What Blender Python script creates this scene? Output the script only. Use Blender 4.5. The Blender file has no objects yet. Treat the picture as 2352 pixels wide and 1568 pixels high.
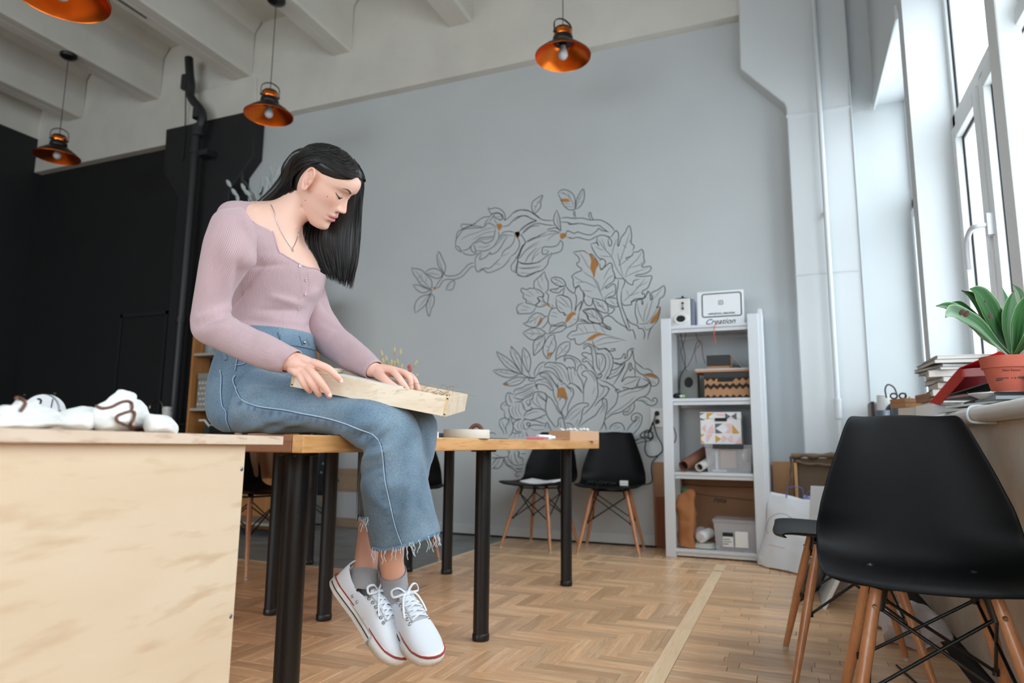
import bpy, bmesh, math, random
import numpy as np
from mathutils import Vector, Matrix, Euler
random.seed(7); np.random.seed(7)
SC = bpy.context.scene
COL = SC.collection
PI = math.pi
# ---------------------------------------------------------------- camera
CAMZ = 0.74
YAW, PIT, ROL, FPX = math.radians(-22.1907), math.radians(8.4955), math.radians(0.5735), 1554.46
_f = Vector((math.sin(YAW)*math.cos(PIT), math.cos(YAW)*math.cos(PIT), math.sin(PIT)))
_r = Vector((math.cos(YAW), -math.sin(YAW), 0)); _u = _r.cross(_f)
CR = _r*math.cos(ROL)+_u*math.sin(ROL); CU = -_r*math.sin(ROL)+_u*math.cos(ROL); CF = _f
cam_data = bpy.data.cameras.new('camera'); cam = bpy.data.objects.new('camera', cam_data); COL.objects.link(cam)
cam_data.sensor_width = 36; cam_data.lens = FPX/2352*36; cam_data.clip_start = 0.02
cam.matrix_world = Matrix(((CR.x, CU.x, -CF.x, 0), (CR.y, CU.y, -CF.y, 0), (CR.z, CU.z, -CF.z, CAMZ), (0, 0, 0, 1)))
cam_data.dof.use_dof = True; cam_data.dof.focus_distance = 1.68; cam_data.dof.aperture_fstop = 3.5
SC.camera = cam
CP = Vector((0, 0, CAMZ))
# ---------------------------------------------------------------- world, exposure
w = bpy.data.worlds.new('overcast_sky'); SC.world = w; w.use_nodes = True
bg = w.node_tree.nodes['Background']; bg.inputs[0].default_value = (0.86, 0.94, 1.0, 1); bg.inputs[1].default_value = 6.3
_wt = w.node_tree; _tc = _wt.nodes.new('ShaderNodeTexCoord'); _sx = _wt.nodes.new('ShaderNodeSeparateXYZ'); _wt.links.new(_tc.outputs['Generated'], _sx.inputs[0])
_cr = _wt.nodes.new('ShaderNodeValToRGB'); _mr = _wt.nodes.new('ShaderNodeMapRange'); _mr.inputs['From Min'].default_value = -1; _wt.links.new(_sx.outputs[2], _mr.inputs['Value']); _wt.links.new(_mr.outputs[0], _cr.inputs[0])
for _i, (_p, _v) in enumerate(((.0, .44), (.49, .46), (.51, .54), (1.0, .80))):     # snowy ground, overcast horizon, brighter zenith
    _e = _cr.color_ramp.elements[_i] if _i < 2 else _cr.color_ramp.elements.new(_p); _e.position = _p; _e.color = (_v*.86, _v*.94, _v, 1)
_wt.links.new(_cr.outputs[0], bg.inputs[0])
SC.view_settings.view_transform = 'Standard'; SC.view_settings.look = 'None'; SC.view_settings.gamma = 1
SC.view_settings.use_curve_mapping = False; SC.view_settings.exposure = 0.78
SC.cycles.use_denoising = True; SC.cycles.max_bounces = 10; SC.cycles.diffuse_bounces = 6
SC.cycles.transparent_max_bounces = 12; SC.cycles.sample_clamp_indirect = 8
SC.cycles.caustics_reflective = False; SC.cycles.caustics_refractive = False
def portal(name, x, y0, y1, z0, z1):
    l = bpy.data.lights.new(name, 'AREA'); l.shape = 'RECTANGLE'; l.size = abs(z1-z0); l.size_y = abs(y1-y0)
    l.cycles.is_portal = True
    o = bpy.data.objects.new(name, l); COL.objects.link(o); o.location = (x, (y0+y1)/2, (z0+z1)/2); o.rotation_euler = (0, PI/2, 0)
for _a, _b in ((3.9, 4.97), (.9, 3.78), (-2.3, .5), (-5.2, -2.7)): portal('window_portal', 0.96, _a, _b, 0.86, 3.07)
for _a, _b in ((-7.4, -5.4), (-4.9, -2.9), (-2.4, -.4)):      # made-up openings in the wall behind the viewer, added for fill light
    l = bpy.data.lights.new('window_portal', 'AREA'); l.shape = 'RECTANGLE'; l.size = _b-_a; l.size_y = 3.0; l.cycles.is_portal = True
    o = bpy.data.objects.new('window_portal', l); COL.objects.link(o); o.location = ((_a+_b)/2, -5.5, 2.36); o.rotation_euler = (PI/2, 0, 0)
# ---------------------------------------------------------------- projection helpers (read a point off the photograph onto a real plane)
def ray(px, py): return CR*((px-1176)/FPX) - CU*((py-784)/FPX) + CF
def onz(px, py, z): d = ray(px, py); return CP + d*((z-CAMZ)/d.z)
def onx(px, py, x): d = ray(px, py); return CP + d*(x/d.x)
def ony(px, py, y): d = ray(px, py); return CP + d*(y/d.y)
def atd(px, py, dep): return CP + ray(px, py)*dep
# ---------------------------------------------------------------- materials
def srgb(h):
    if isinstance(h, str):
        h = h.lstrip('#'); c = [int(h[i:i+2], 16)/255 for i in (0, 2, 4)]
    else: c = h
    return tuple(((v/12.92) if v <= 0.04045 else ((v+0.055)/1.055)**2.4) for v in c)+(1,)
MATS = {}
def mat(name, col, rough=0.6, metal=0.0, bump=0, bscale=200, var=0, vscale=6, spec=0.5, coat=0, sheen=0, trans=0, alpha=1, sss=0, emis=None):
    if name in MATS: return MATS[name]
    m = bpy.data.materials.new(name); m.use_nodes = True; nt = m.node_tree; b = nt.nodes['Principled BSDF']
    c = srgb(col); b.inputs['Base Color'].default_value = c
    b.inputs['Roughness'].default_value = rough; b.inputs['Metallic'].default_value = metal
    b.inputs['Specular IOR Level'].default_value = spec
    if coat: b.inputs['Coat Weight'].default_value = coat; b.inputs['Coat Roughness'].default_value = 0.15
    if sheen: b.inputs['Sheen Weight'].default_value = sheen
    if trans: b.inputs['Transmission Weight'].default_value = trans
    if sss: b.inputs['Subsurface Weight'].default_value = sss; b.inputs['Subsurface Radius'].default_value = (0.012, 0.005, 0.003); b.inputs['Subsurface Scale'].default_value = 1
    if alpha < 1: b.inputs['Alpha'].default_value = alpha
    tc = nt.nodes.new('ShaderNodeTexCoord')
    if var:
        n = nt.nodes.new('ShaderNodeTexNoise'); n.inputs['Scale'].default_value = vscale; n.inputs['Detail'].default_value = 5
        nt.links.new(tc.outputs['Object'], n.inputs['Vector'])
        r = nt.nodes.new('ShaderNodeValToRGB'); r.color_ramp.elements[0].position = 0.3; r.color_ramp.elements[1].position = 0.7
        r.color_ramp.elements[0].color = tuple(v*(1-var) for v in c[:3])+(1,); r.color_ramp.elements[1].color = tuple(min(1, v*(1+var)) for v in c[:3])+(1,)
        nt.links.new(n.outputs['Fac'], r.inputs[0]); nt.links.new(r.outputs[0], b.inputs['Base Color'])
    if bump:
        n2 = nt.nodes.new('ShaderNodeTexNoise'); n2.inputs['Scale'].default_value = bscale; n2.inputs['Detail'].default_value = 4
        nt.links.new(tc.outputs['Object'], n2.inputs['Vector'])
        bp = nt.nodes.new('ShaderNodeBump'); bp.inputs['Strength'].default_value = bump; bp.inputs['Distance'].default_value = 0.002
        nt.links.new(n2.outputs['Fac'], bp.inputs['Height']); nt.links.new(bp.outputs[0], b.inputs['Normal'])
    MATS[name] = m
    return m
def wood(name, c0, c1, c2=None, axis='Y', scale=1.0, rough=0.5, coat=0, uv=False, rings=1.0, knots=0.0, shade=0.0):
    """procedural wood: grain stretched along an axis; shade = per-piece brightness spread"""
    if name in MATS: return MATS[name]
    m = bpy.data.materials.new(name); m.use_nodes = True; nt = m.node_tree; N = nt.nodes; L = nt.links; b = N['Principled BSDF']
    b.inputs['Roughness'].default_value = rough
    if coat: b.inputs['Coat Weight'].default_value = coat; b.inputs['Coat Roughness'].default_value = 0.18
    tc = N.new('ShaderNodeTexCoord'); oi = N.new('ShaderNodeObjectInfo'); ge = N.new('ShaderNodeNewGeometry')
    rnd = N.new('ShaderNodeMath'); rnd.operation = 'ADD'; L.new(oi.outputs['Random'], rnd.inputs[0]); L.new(ge.outputs['Random Per Island'], rnd.inputs[1])
    fr = N.new('ShaderNodeMath'); fr.operation = 'FRACT'; L.new(rnd.outputs[0], fr.inputs[0])
    off = N.new('ShaderNodeVectorMath'); off.operation = 'SCALE'; off.inputs[0].default_value = (13.7, 29.1, 7.3)
    if shade: L.new(fr.outputs[0], off.inputs['Scale'])
    else: off.inputs['Scale'].default_value = 0
    add = N.new('ShaderNodeVectorMath'); L.new(tc.outputs['UV' if uv else 'Object'], add.inputs[0]); L.new(off.outputs[0], add.inputs[1])
    mp = N.new('ShaderNodeMapping'); L.new(add.outputs[0], mp.inputs[0])
    s = {'X': (1.2, 14, 14), 'Y': (14, 1.2, 14), 'Z': (14, 14, 1.2)}[axis]; mp.inputs['Scale'].default_value = tuple(v*scale for v in s)
    n1 = N.new('ShaderNodeTexNoise'); n1.inputs['Scale'].default_value = 1.0; n1.inputs['Detail'].default_value = 6; n1.inputs['Distortion'].default_value = 0.6*rings; L.new(mp.outputs[0], n1.inputs['Vector'])
    n2 = N.new('ShaderNodeTexNoise'); n2.inputs['Scale'].default_value = 9; n2.inputs['Detail'].default_value = 3; L.new(mp.outputs[0], n2.inputs['Vector'])
    sn = N.new('ShaderNodeMath'); sn.operation = 'MULTIPLY'; sn.inputs[1].default_value = 22*rings; L.new(n1.outputs['Fac'], sn.inputs[0])
    si = N.new('ShaderNodeMath'); si.operation = 'SINE'; L.new(sn.outputs[0], si.inputs[0])
    mr = N.new('ShaderNodeMapRange'); mr.inputs['From Min'].default_value = -1; L.new(si.outputs[0], mr.inputs['Value'])
    mx = N.new('ShaderNodeMix'); mx.data_type = 'RGBA'; L.new(mr.outputs[0], mx.inputs[0])
    mx.inputs[6].default_value = srgb(c0); mx.inputs[7].default_value = srgb(c1)
    mx2 = N.new('ShaderNodeMix'); mx2.data_type = 'RGBA'; L.new(mx.outputs[2], mx2.inputs[6]); mx2.inputs[7].default_value = srgb(c2 or c0)
    rr = N.new('ShaderNodeValToRGB'); rr.color_ramp.elements[0].position = 0.55; rr.color_ramp.elements[1].position = 0.75; L.new(n2.outputs['Fac'], rr.inputs[0]); L.new(rr.outputs[0], mx2.inputs[0])
    out = mx2.outputs[2]
    if knots:
        vo = N.new('ShaderNodeTexVoronoi'); vo.inputs['Scale'].default_value = knots
        mp2 = N.new('ShaderNodeMapping'); mp2.inputs['Scale'].default_value = {'X': (.55, 1, 1), 'Y': (1, .55, 1), 'Z': (1, 1, .55)}[axis]; L.new(tc.outputs['Object'], mp2.inputs[0]); L.new(mp2.outputs[0], vo.inputs['Vector'])
        kr = N.new('ShaderNodeValToRGB'); kr.color_ramp.elements[0].position = 0.004; kr.color_ramp.elements[0].color = (0.45, 0.34, 0.24, 1); kr.color_ramp.elements[1].position = 0.045; kr.color_ramp.elements[1].color = (1, 1, 1, 1)
        L.new(vo.outputs['Distance'], kr.inputs[0])
        mk = N.new('ShaderNodeMix'); mk.data_type = 'RGBA'; mk.blend_type = 'MULTIPLY'; mk.inputs[0].default_value = 0.8; L.new(out, mk.inputs[6]); L.new(kr.outputs[0], mk.inputs[7]); out = mk.outputs[2]
    if shade:
        hs = N.new('ShaderNodeHueSaturation'); mv = N.new('ShaderNodeMapRange'); mv.inputs['To Min'].default_value = 1-shade; mv.inputs['To Max'].default_value = 1+shade
        L.new(fr.outputs[0], mv.inputs['Value']); L.new(mv.outputs[0], hs.inputs['Value']); L.new(out, hs.inputs['Color']); out = hs.outputs[0]
    L.new(out, b.inputs['Base Color'])
    bp = N.new('ShaderNodeBump'); bp.inputs['Strength'].default_value = 0.15; bp.inputs['Distance'].default_value = 0.001; L.new(n2.outputs['Fac'], bp.inputs['Height']); L.new(bp.outputs[0], b.inputs['Normal'])
    MATS[name] = m
    return m
# ---------------------------------------------------------------- mesh builder
class MB:
    def __init__(s): s.v = []; s.f = []; s.m = []; s.uv = {}; s.mi = 0
    def raw(s, vs, fs):
        k = len(s.v); s.v += [tuple(v) for v in vs]; s.f += [tuple(i+k for i in f) for f in fs]; s.m += [s.mi]*len(fs); return s
    def box(s, x0, x1, y0, y1, z0, z1, M=None):
        vs = [Vector((x, y, z)) for z in (z0, z1) for y in (y0, y1) for x in (x0, x1)]
        if M is not None: vs = [M @ v for v in vs]
        return s.raw(vs, [(0, 2, 3, 1), (4, 5, 7, 6), (0, 1, 5, 4), (1, 3, 7, 5), (3, 2, 6, 7), (2, 0, 4, 6)])
    def cyl(s, p0, p1, r0, r1=None, n=16, caps=True):
        return s.tube([p0, p1], [r0, r0 if r1 is None else r1], n, caps)
    def tube(s, pts, r, n=10, caps=True, closed=False, flat=1.0, up=None):
        pts = [Vector(p) for p in pts]; K = len(pts); rs = r if isinstance(r, (list, tuple)) else [r]*K
        T = []
        for i in range(K):
            a = pts[(i-1) % K] if (i > 0 or closed) else pts[i]; b = pts[(i+1) % K] if (i < K-1 or closed) else pts[i]
            t = (b-a); T.append(t.normalized() if t.length > 1e-9 else Vector((0, 0, 1)))
        u = Vector(up) if up is not None else (Vector((0, 0, 1)) if abs(T[0].z) < 0.9 else Vector((1, 0, 0)))
        u = (u - T[0]*u.dot(T[0])).normalized(); vs = []
        for i in range(K):
            u = (u - T[i]*u.dot(T[i])); u = u.normalized() if u.length > 1e-6 else T[i].orthogonal().normalized()
            w_ = T[i].cross(u)
            for j in range(n):
                a = 2*PI*j/n; vs.append(pts[i] + (u*math.cos(a)*flat + w_*math.sin(a))*rs[i])
        fs = []
        for i in range(K if closed else K-1):
            a = i*n; b = ((i+1) % K)*n
            for j in range(n): fs.append((a+j, a+(j+1) % n, b+(j+1) % n, b+j))
        if caps and not closed: fs.append(tuple(range(n-1, -1, -1))); fs.append(tuple((K-1)*n+j for j in range(n)))
        return s.raw(vs, fs)
    def lathe(s, prof, c=(0, 0, 0), n=32, M=None, caps=False):
        vs = []; fs = []; K = len(prof)
        for (r, z) in prof:
            for j in range(n):
                a = 2*PI*j/n; v = Vector((r*math.cos(a), r*math.sin(a), z))
                if M is not None: v = M @ v
                vs.append(v + Vector(c))
        for i in range(K-1):
            for j in range(n): fs.append((i*n+j, i*n+(j+1) % n, (i+1)*n+(j+1) % n, (i+1)*n+j))
        if caps: fs.append(tuple(range(n-1, -1, -1))); fs.append(tuple((K-1)*n+j for j in range(n)))
        return s.raw(vs, fs)
    def grid(s, fn, nu, nv, cu=False):
        vs = [fn(i/(nu if cu else nu-1), j/(nv-1)) for i in range(nu) for j in range(nv)]; fs = []
        for i in range(nu if cu else nu-1):
            for j in range(nv-1):
                a = i*nv+j; b = ((i+1) % nu)*nv+j; fs.append((a, b, b+1, a+1))
        return s.raw(vs, fs)
    def prism(s, poly, ax, a0, a1):
        """extrude a 2D polygon along an axis ('X','Y','Z') from a0 to a1"""
        n = len(poly)
        def P(p, a): return {'X': (a, p[0], p[1]), 'Y': (p[0], a, p[1]), 'Z': (p[0], p[1], a)}[ax]
        vs = [P(p, a0) for p in poly]+[P(p, a1) for p in poly]
        fs = [tuple(range(n)), tuple(range(2*n-1, n-1, -1))]+[(i, n+i, n+(i+1) % n, (i+1) % n) for i in range(n)]
        return s.raw(vs, fs)
    def sphere(s, c, r, nu=16, nv=10, sx=1, sy=1, sz=1, M=None):
        vs = []; c = Vector(c)
        prof = [(r*math.sin(PI*i/nv), -r*math.cos(PI*i/nv)) for i in range(nv+1)]; k = MB()
        k.lathe([(max(a, 1e-5), b) for a, b in prof], n=nu)
        for v in k.v:
            p = Vector((v[0]*sx, v[1]*sy, v[2]*sz)); vs.append((M @ p if M is not None else p)+c)
        return s.raw(vs, k.f)
def WM(o):
    if o is None: return Matrix.Identity(4)
    b = o.matrix_basis
    return (WM(o.parent) @ o.matrix_parent_inverse @ b) if o.parent else b.copy()
def build(name, mb, mats, parent=None, smooth=None, bevel=0, world=True, sub=0, solid=0, merge=0):
    me = bpy.data.meshes.new(name); me.from_pydata([tuple(v) for v in mb.v], [], mb.f)
    if not isinstance(mats, (list, tuple)): mats = [mats]
    for m in mats: me.materials.append(m)
    if len(mats) > 1: me.polygons.foreach_set('material_index', mb.m)
    if mb.uv:
        ul = me.uv_layers.new(name='UVMap')
        for pi, uvs in mb.uv.items():
            p = me.polygons[pi]
            for k, li in enumerate(p.loop_indices): ul.data[li].uv = uvs[k]
    bm = bmesh.new(); bm.from_mesh(me)
    if merge: bmesh.ops.remove_doubles(bm, verts=bm.verts, dist=merge)
    lo = [v for v in bm.verts if not v.link_faces]
    if lo: bmesh.ops.delete(bm, geom=lo, context='VERTS')
    bmesh.ops.recalc_face_normals(bm, faces=bm.faces); bm.to_mesh(me); bm.free()
    if smooth is not None:
        me.polygons.foreach_set('use_smooth', [True]*len(me.polygons))
        if smooth < 180: me.set_sharp_from_angle(angle=math.radians(smooth))
    me.update()
    o = bpy.data.objects.new(name, me); COL.objects.link(o)
    if parent is not None:
        o.parent = parent
        if world: o.matrix_parent_inverse = WM(parent).inverted()
    if solid: md = o.modifiers.new('solid', 'SOLIDIFY'); md.thickness = solid; md.offset = 0
    if bevel: md = o.modifiers.new('bevel', 'BEVEL'); md.width = bevel; md.segments = 2; md.limit_method = 'ANGLE'; md.angle_limit = 0.7
    if sub: md = o.modifiers.new('sub', 'SUBSURF'); md.levels = sub; md.render_levels = sub
    return o
def tag(o, label, cat=None, group=None, kind=None):
    if label: o['label'] = label
    if cat: o['category'] = cat
    if group: o['group'] = group
    if kind: o['kind'] = kind
    return o
def thing(name, label, cat, loc=(0, 0, 0), rz=0, group=None, kind=None):
    o = bpy.data.objects.new(name, None); COL.objects.link(o); o.location = loc; o.rotation_euler = (0, 0, rz); o.empty_display_size = 0.1
    return tag(o, label, cat, group, kind)
def struct(name, mb, m, label, cat, **k):
    return tag(build(name, mb, m, **k), label, cat, None, 'structure')
def dup(o, parent=None, loc=None, rz=None, label=None, group=None):
    kids = list(o.children); c = o.copy(); COL.objects.link(c)
    if parent is not None: c.parent = parent
    for k in kids: dup(k, c)
    if loc is not None: c.location = loc
    if rz is not None: c.rotation_euler = (0, 0, rz)
    if label: c['label'] = label
    if group: c['group'] = group
    return c
def cr(pts, n=6, closed=False):
    """Catmull-Rom through points"""
    P = [np.array(p, float) for p in pts]; K = len(P); out = []
    rng = range(K if closed else K-1)
    for i in rng:
        p0 = P[(i-1) % K] if (closed or i > 0) else 2*P[0]-P[1]; p1 = P[i]; p2 = P[(i+1) % K]; p3 = P[(i+2) % K] if (closed or i+2 < K) else 2*P[-1]-P[-2]
        for j in range(n):
            t = j/n; out.append(0.5*((2*p1)+(-p0+p2)*t+(2*p0-5*p1+4*p2-p3)*t*t+(-p0+3*p1-3*p2+p3)*t**3))
    if not closed: out.append(P[-1])
    return out
def text(name, s, size, M, m, parent=None, extrude=0.0004, align='CENTER', bold=0.0, shear=0.0):
    cu = bpy.data.curves.new(name, 'FONT'); cu.body = s; cu.size = size; cu.extrude = extrude; cu.align_x = align; cu.align_y = 'CENTER'; cu.offset = bold; cu.shear = shear
    cu.resolution_u = 3
    o = bpy.data.objects.new(name, cu); COL.objects.link(o); dg = bpy.context.evaluated_depsgraph_get()
    me = bpy.data.meshes.new_from_object(o.evaluated_get(dg)); bpy.data.objects.remove(o)
    me.transform(M); me.materials.clear(); me.materials.append(m)
    t = bpy.data.objects.new(name, me); COL.objects.link(t)
    if parent is not None: t.parent = parent; t.matrix_parent_inverse = WM(parent).inverted()
    return t
def frame(o, x, y, z=None):
    """matrix with local x, y axes given, at origin o"""
    x = Vector(x).normalized(); y = Vector(y); z = x.cross(y).normalized(); y = z.cross(x)
    return Matrix(((x.x, y.x, z.x, o[0]), (x.y, y.y, z.y, o[1]), (x.z, y.z, z.z, o[2]), (0, 0, 0, 1)))
# frames for lettering: facing the camera side (-Y) or the room (-X)
def facing_mY(o): return frame(o, (1, 0, 0), (0, 0, 1))
# ================================================================ THE ROOM
YW = 5.10; XW = 0.65; XL = -8.28; YF = -5.4; ZC = 5.06
W_MURAL = mat('grey_wall_paint', (.75, .77, .778), .85, bump=.25, bscale=60, var=.03, vscale=1.5)
W_WHITE = mat('white_wall_paint', (.81, .83, .84), .8, bump=.2, bscale=70, var=.02, vscale=2)
W_CEIL = mat('ceiling_whitewash', (.83, .82, .79), .9, bump=.5, bscale=25, var=.06, vscale=2.5)
W_BLACK = mat('black_wall_paint', (.05, .05, .058), .7, bump=.4, bscale=60, var=.15, vscale=3)
W_BLK2 = mat('black_column_paint', (.10, .10, .11), .65, bump=.4, bscale=60, var=.12, vscale=3)
W_SILLWALL = mat('unpainted_plaster', (.80, .755, .70), .9, bump=.8, bscale=45, var=.14, vscale=5)
PVC = mat('white_pvc', (.86, .88, .885), .3)
GASKET = mat('window_gasket', (.10, .11, .13), .6)
# back wall: grey part with the mural, black part, each a piece of the setting
b = MB(); b.box(-5.0, .45, YW, YW+.25, 0, ZC); b.box(.45, .92, 5.02, YW+.25, 0, ZC); struct('wall_back', b, W_MURAL, 'light grey back wall with the flower line drawing', 'wall')
b = MB(); b.box(XL-.2, -5.0, YW, YW+.25, 0, 3.92); blackwall = struct('wall_back_left', b, W_BLACK, 'black painted wall left of the seated woman', 'wall')
b = MB(); b.box(XL-.2, -5.0, YW, YW+.25, 3.92, ZC); struct('wall_back_top', b, W_CEIL, 'whitewashed strip of wall above the black wall', 'wall')
b = MB(); b.box(XL-.25, XL, YF, YW, 0, 4.32); struct('wall_left', b, W_BLK2, 'black side wall at the left edge of the room', 'wall')
b = MB(); b.box(XL-.25, XL, YF, YW, 4.32, ZC); struct('wall_left_top', b, W_CEIL, 'whitewashed top of the left side wall', 'wall')
b = MB(); b.box(XL-.25, .92, YF-.15, YF, 0, .86); b.box(XL-.25, .92, YF-.15, YF, 3.86, ZC)
for _a, _b in ((XL-.25, -7.4), (-5.4, -4.9), (-2.9, -2.4), (-.4, .92)): b.box(_a, _b, YF-.15, YF, .86, 3.86)  # gaps between these piers are openings added to brighten the room
struct('wall_front', b, W_WHITE, 'white wall with tall windows behind the viewer', 'wall')
# door in the black wall: a flush jib door with a thin frame
b = MB(); b.box(-6.62, -6.0, YW-.012, YW, 0, 2.03); d = struct('door_1', b, W_BLACK, 'black flush door in the black wall', 'door', bevel=.003)
b = MB()
for a in ((-6.66, -6.625, 0, 2.07), (-5.995, -5.96, 0, 2.07), (-6.66, -5.96, 2.035, 2.07)): b.box(a[0], a[1], YW-.02, YW, a[2], a[3])
build('door_frame', b, W_BLK2, d)
# ceiling slab, joists, wall beam
b = MB(); b.box(XL-.25, .92, YF-.15, YW+.25, ZC, ZC+.2); struct('ceiling', b, W_CEIL, 'whitewashed concrete ceiling slab between the joists', 'ceiling')
def joist(x0, x1, lab):
    b = MB(); y0 = YF; y1 = 5.013; c = .018; n = 40
    pr = [(x0, ZC), (x0, 4.46+c), (x0+c, 4.46), ((x0+x1)/2-.004, 4.46), ((x0+x1)/2, 4.464), ((x0+x1)/2+.004, 4.46), (x1-c, 4.46), (x1, 4.46+c), (x1+.0, ZC-.12), (x1+.09, ZC)]
    b.prism(pr, 'Y', y0, y1); return struct('trim_joist', b, W_CEIL, lab, 'beam')
for i, (xa, xb) in enumerate(((-7.78, -7.52), (-6.53, -6.28), (-5.24, -4.98), (-3.98, -3.75), (-2.71, -2.46), (-1.45, -1.2), (-.2, .05))):
    joist(xa, xb, 'whitewashed ceiling joist, number %s counted from the left wall' % ('one', 'two', 'three', 'four', 'five', 'six', 'seven')[i])
b = MB(); b.prism([(5.013, 3.972), (YW+.01, 3.972), (YW+.01, ZC), (5.03, ZC), (5.013, 4.46)], 'X', -4.86, .92)
struct('trim_beam', b, W_CEIL, 'whitewashed beam above the flower mural', 'beam')
b = MB(); b.prism([(5.013, 3.90), (YW+.01, 3.90), (YW+.01, ZC), (5.03, ZC), (5.013, 4.46)], 'X', XL, -4.86)
struct('trim_beam_left', b, W_CEIL, 'whitewashed beam above the black wall', 'beam')
# the beam is thickened with a haunch over each column
b = MB(); b.prism([(-6.0, 4.02), (-4.87, 4.02), (-4.9, 4.42), (-5.9, 4.42)], 'Y', 4.985, 5.02)
struct('trim_corbel', b, W_CEIL, 'whitewashed plaster pad above the black column head', 'plaster pad', bevel=.01)
def column(name, pts, yf, m, label, seam=None):
    b = MB(); b.prism(pts, 'Y', yf, YW+.02); return struct(name, b, m, label, 'column', bevel=.008, smooth=30)
column('trim_column_left', [(-5.81, 0), (-5.15, 0), (-5.13, 3.24), (-4.85, 3.55), (-4.85, 4.05), (-6.09, 4.05), (-6.07, 3.56), (-5.83, 3.24)], 4.97, W_BLK2, 'black column with a flared head beside the mural wall')
column('trim_column_right', [(.087, 0), (.503, 0), (.503, 5.0), (-.205, 5.0), (-.205, 3.985), (-.213, 3.50), (.075, 3.17), (.087, 3.13)], 4.95, W_WHITE, 'white column with a flared head beside the windows')
b = MB(); b.box(.083, .503, 4.944, 4.955, 3.055, 3.075); b.box(.083, .503, 4.944, 4.955, 1.90, 1.903); b.box(.497, .503, 4.94, 4.955, 0, 4.4)
struct('trim_column_seam', b, W_WHITE, 'casing seams on the white column', 'trim')
# baseboard
b = MB(); b.box(-5.0, .09, YW-.014, YW, 0, .085); struct('baseboard_back', b, mat('baseboard_paint', (.78, .80, .80), .5), 'painted grey baseboard below the mural', 'baseboard', bevel=.004)
b = MB(); b.box(-5.0, .09, YW-.022, YW-.014, 0, .012); struct('baseboard_gap', b, mat('dark_gap', (.12, .08, .06), .9), 'dark gap under the grey baseboard', 'baseboard')
# right wall: parapet, piers, lintels
def wbox(name, a, m, lab, cat='wall', **k): b = MB(); b.box(*a); return struct(name, b, m, lab, cat, **k)
XO = .92; XP = .57
wbox('wall_right_parapet', (XP, XO, YF, 5.02, 0, .815), W_SILLWALL, 'unpainted plaster parapet under the window sill')
PIERS = ((3.78, 3.90), (.5, .9), (-2.7, -2.3), (YF, -5.2))
for i, (a, c) in enumerate(PIERS):
    wbox('wall_right_pier', (XW, XO, a, c, .858, ZC), W_WHITE, ('narrow white pier between the two windows', 'white pier beside the viewer', 'white pier behind the viewer', 'white pier in the far corner behind the viewer')[i])
for i, (a, c) in enumerate(((3.90, 5.02), (.9, 3.78), (-2.3, .5), (-5.2, -2.7))):
    wbox('wall_right_lintel', (XW, XO, a, c, 3.08, ZC), W_WHITE, ('white wall above the back window', 'white wall above the window with the plant', 'white wall above the window beside the viewer', 'white wall above the window behind the viewer')[i])
wbox('trim_lintel_board', (.636, .65, 3.90, 4.99, 3.03, 3.115), W_WHITE, 'white board along the bottom of the wall above the back window', 'trim', bevel=.003)
# windows
GLASS = bpy.data.materials.new('window_glass'); GLASS.use_nodes = True
_nt = GLASS.node_tree; _nt.nodes.remove(_nt.nodes['Principled BSDF'])
_t = _nt.nodes.new('ShaderNodeBsdfTransparent'); _t.inputs[0].default_value = (.985, .993, .996, 1); _g = _nt.nodes.new('ShaderNodeBsdfGlossy'); _g.inputs['Roughness'].default_value = .02
_mx = _nt.nodes.new('ShaderNodeMixShader'); _mx.inputs[0].default_value = .035
_nt.links.new(_t.outputs[0], _mx.inputs[1]); _nt.links.new(_g.outputs[0], _mx.inputs[2]); _nt.links.new(_mx.outputs[0], _nt.nodes['Material Output'].inputs[0])
def ring(b, x0, x1, y0, y1, z0, z1, t):
    b.box(x0, x1, y0, y0+t, z0, z1); b.box(x0, x1, y1-t, y1, z0, z1); b.box(x0, x1, y0+t, y1-t, z0, z0+t); b.box(x0, x1, y0+t, y1-t, z1-t, z1)
def window(n, x, y0, y1, z0, z1, posts, zt, label, extra=True):
    posts = sorted(posts)
    t = thing('window_%d' % n, label, 'window', (x, (y0+y1)/2, z0), kind='structure')
    b = MB(); ring(b, x, x+.07, y0, y1, z0, z1, .05); b.box(x, x+.07, y0, y1, zt-.05, zt+.05)
    for p in posts: b.box(x, x+.07, p-.035, p+.035, z0, zt)
    build('window_frame', b, PVC, t, bevel=.004)
    ys = [y0+.05]+[v for p in posts for v in (p-.035, p+.035)]+[y1-.05]
    b = MB()
    cells = [(ys[i], ys[i+1], z0+.05, zt-.05) for i in range(0, len(ys), 2)]
    for (a, c, e, f) in cells:
        s = MB(); ring(s, x-.018, x+.05, a-.012, c+.012, e-.012, f+.012, .062); so = build('window_sash', s, PVC, t, bevel=.005)
        g = MB(); ring(g, x+.011, x+.0155, a+.0495, c-.0495, e+.0495, f-.0495, .007); build('gasket', g, GASKET, so)
        ring(s2 := MB(), x+.0162, x+.046, a+.05, c-.05, e+.05, f-.05, .02); build('glazing_bead', s2, PVC, so, bevel=.003)
        gl = MB(); gl.box(x+.022, x+.028, a+.055, c-.055, e+.055, f-.055); build('window_pane', gl, GLASS, so)
    a, c, e, f = y0+.05, y1-.05, zt+.05, z1-.05
    g = MB(); ring(g, x+.012, x+.017, a-.001, c+.001, e-.001, f+.001, .007); ring(s2 := MB(), x+.0175, x+.06, a, c, e, f, .03); build('glazing_bead', s2, PVC, t, bevel=.003)
    gl = MB(); gl.box(x+.03, x+.036, a+.01, c-.01, e+.01, f-.01)
    build('gasket', g, GASKET, t); build('window_pane', gl, GLASS, t)
    return t
window(1, .83, 3.90, 5.02, .86, 3.10, (4.5,), 2.32, 'tall white framed window at the back corner, seen edge on')
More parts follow.
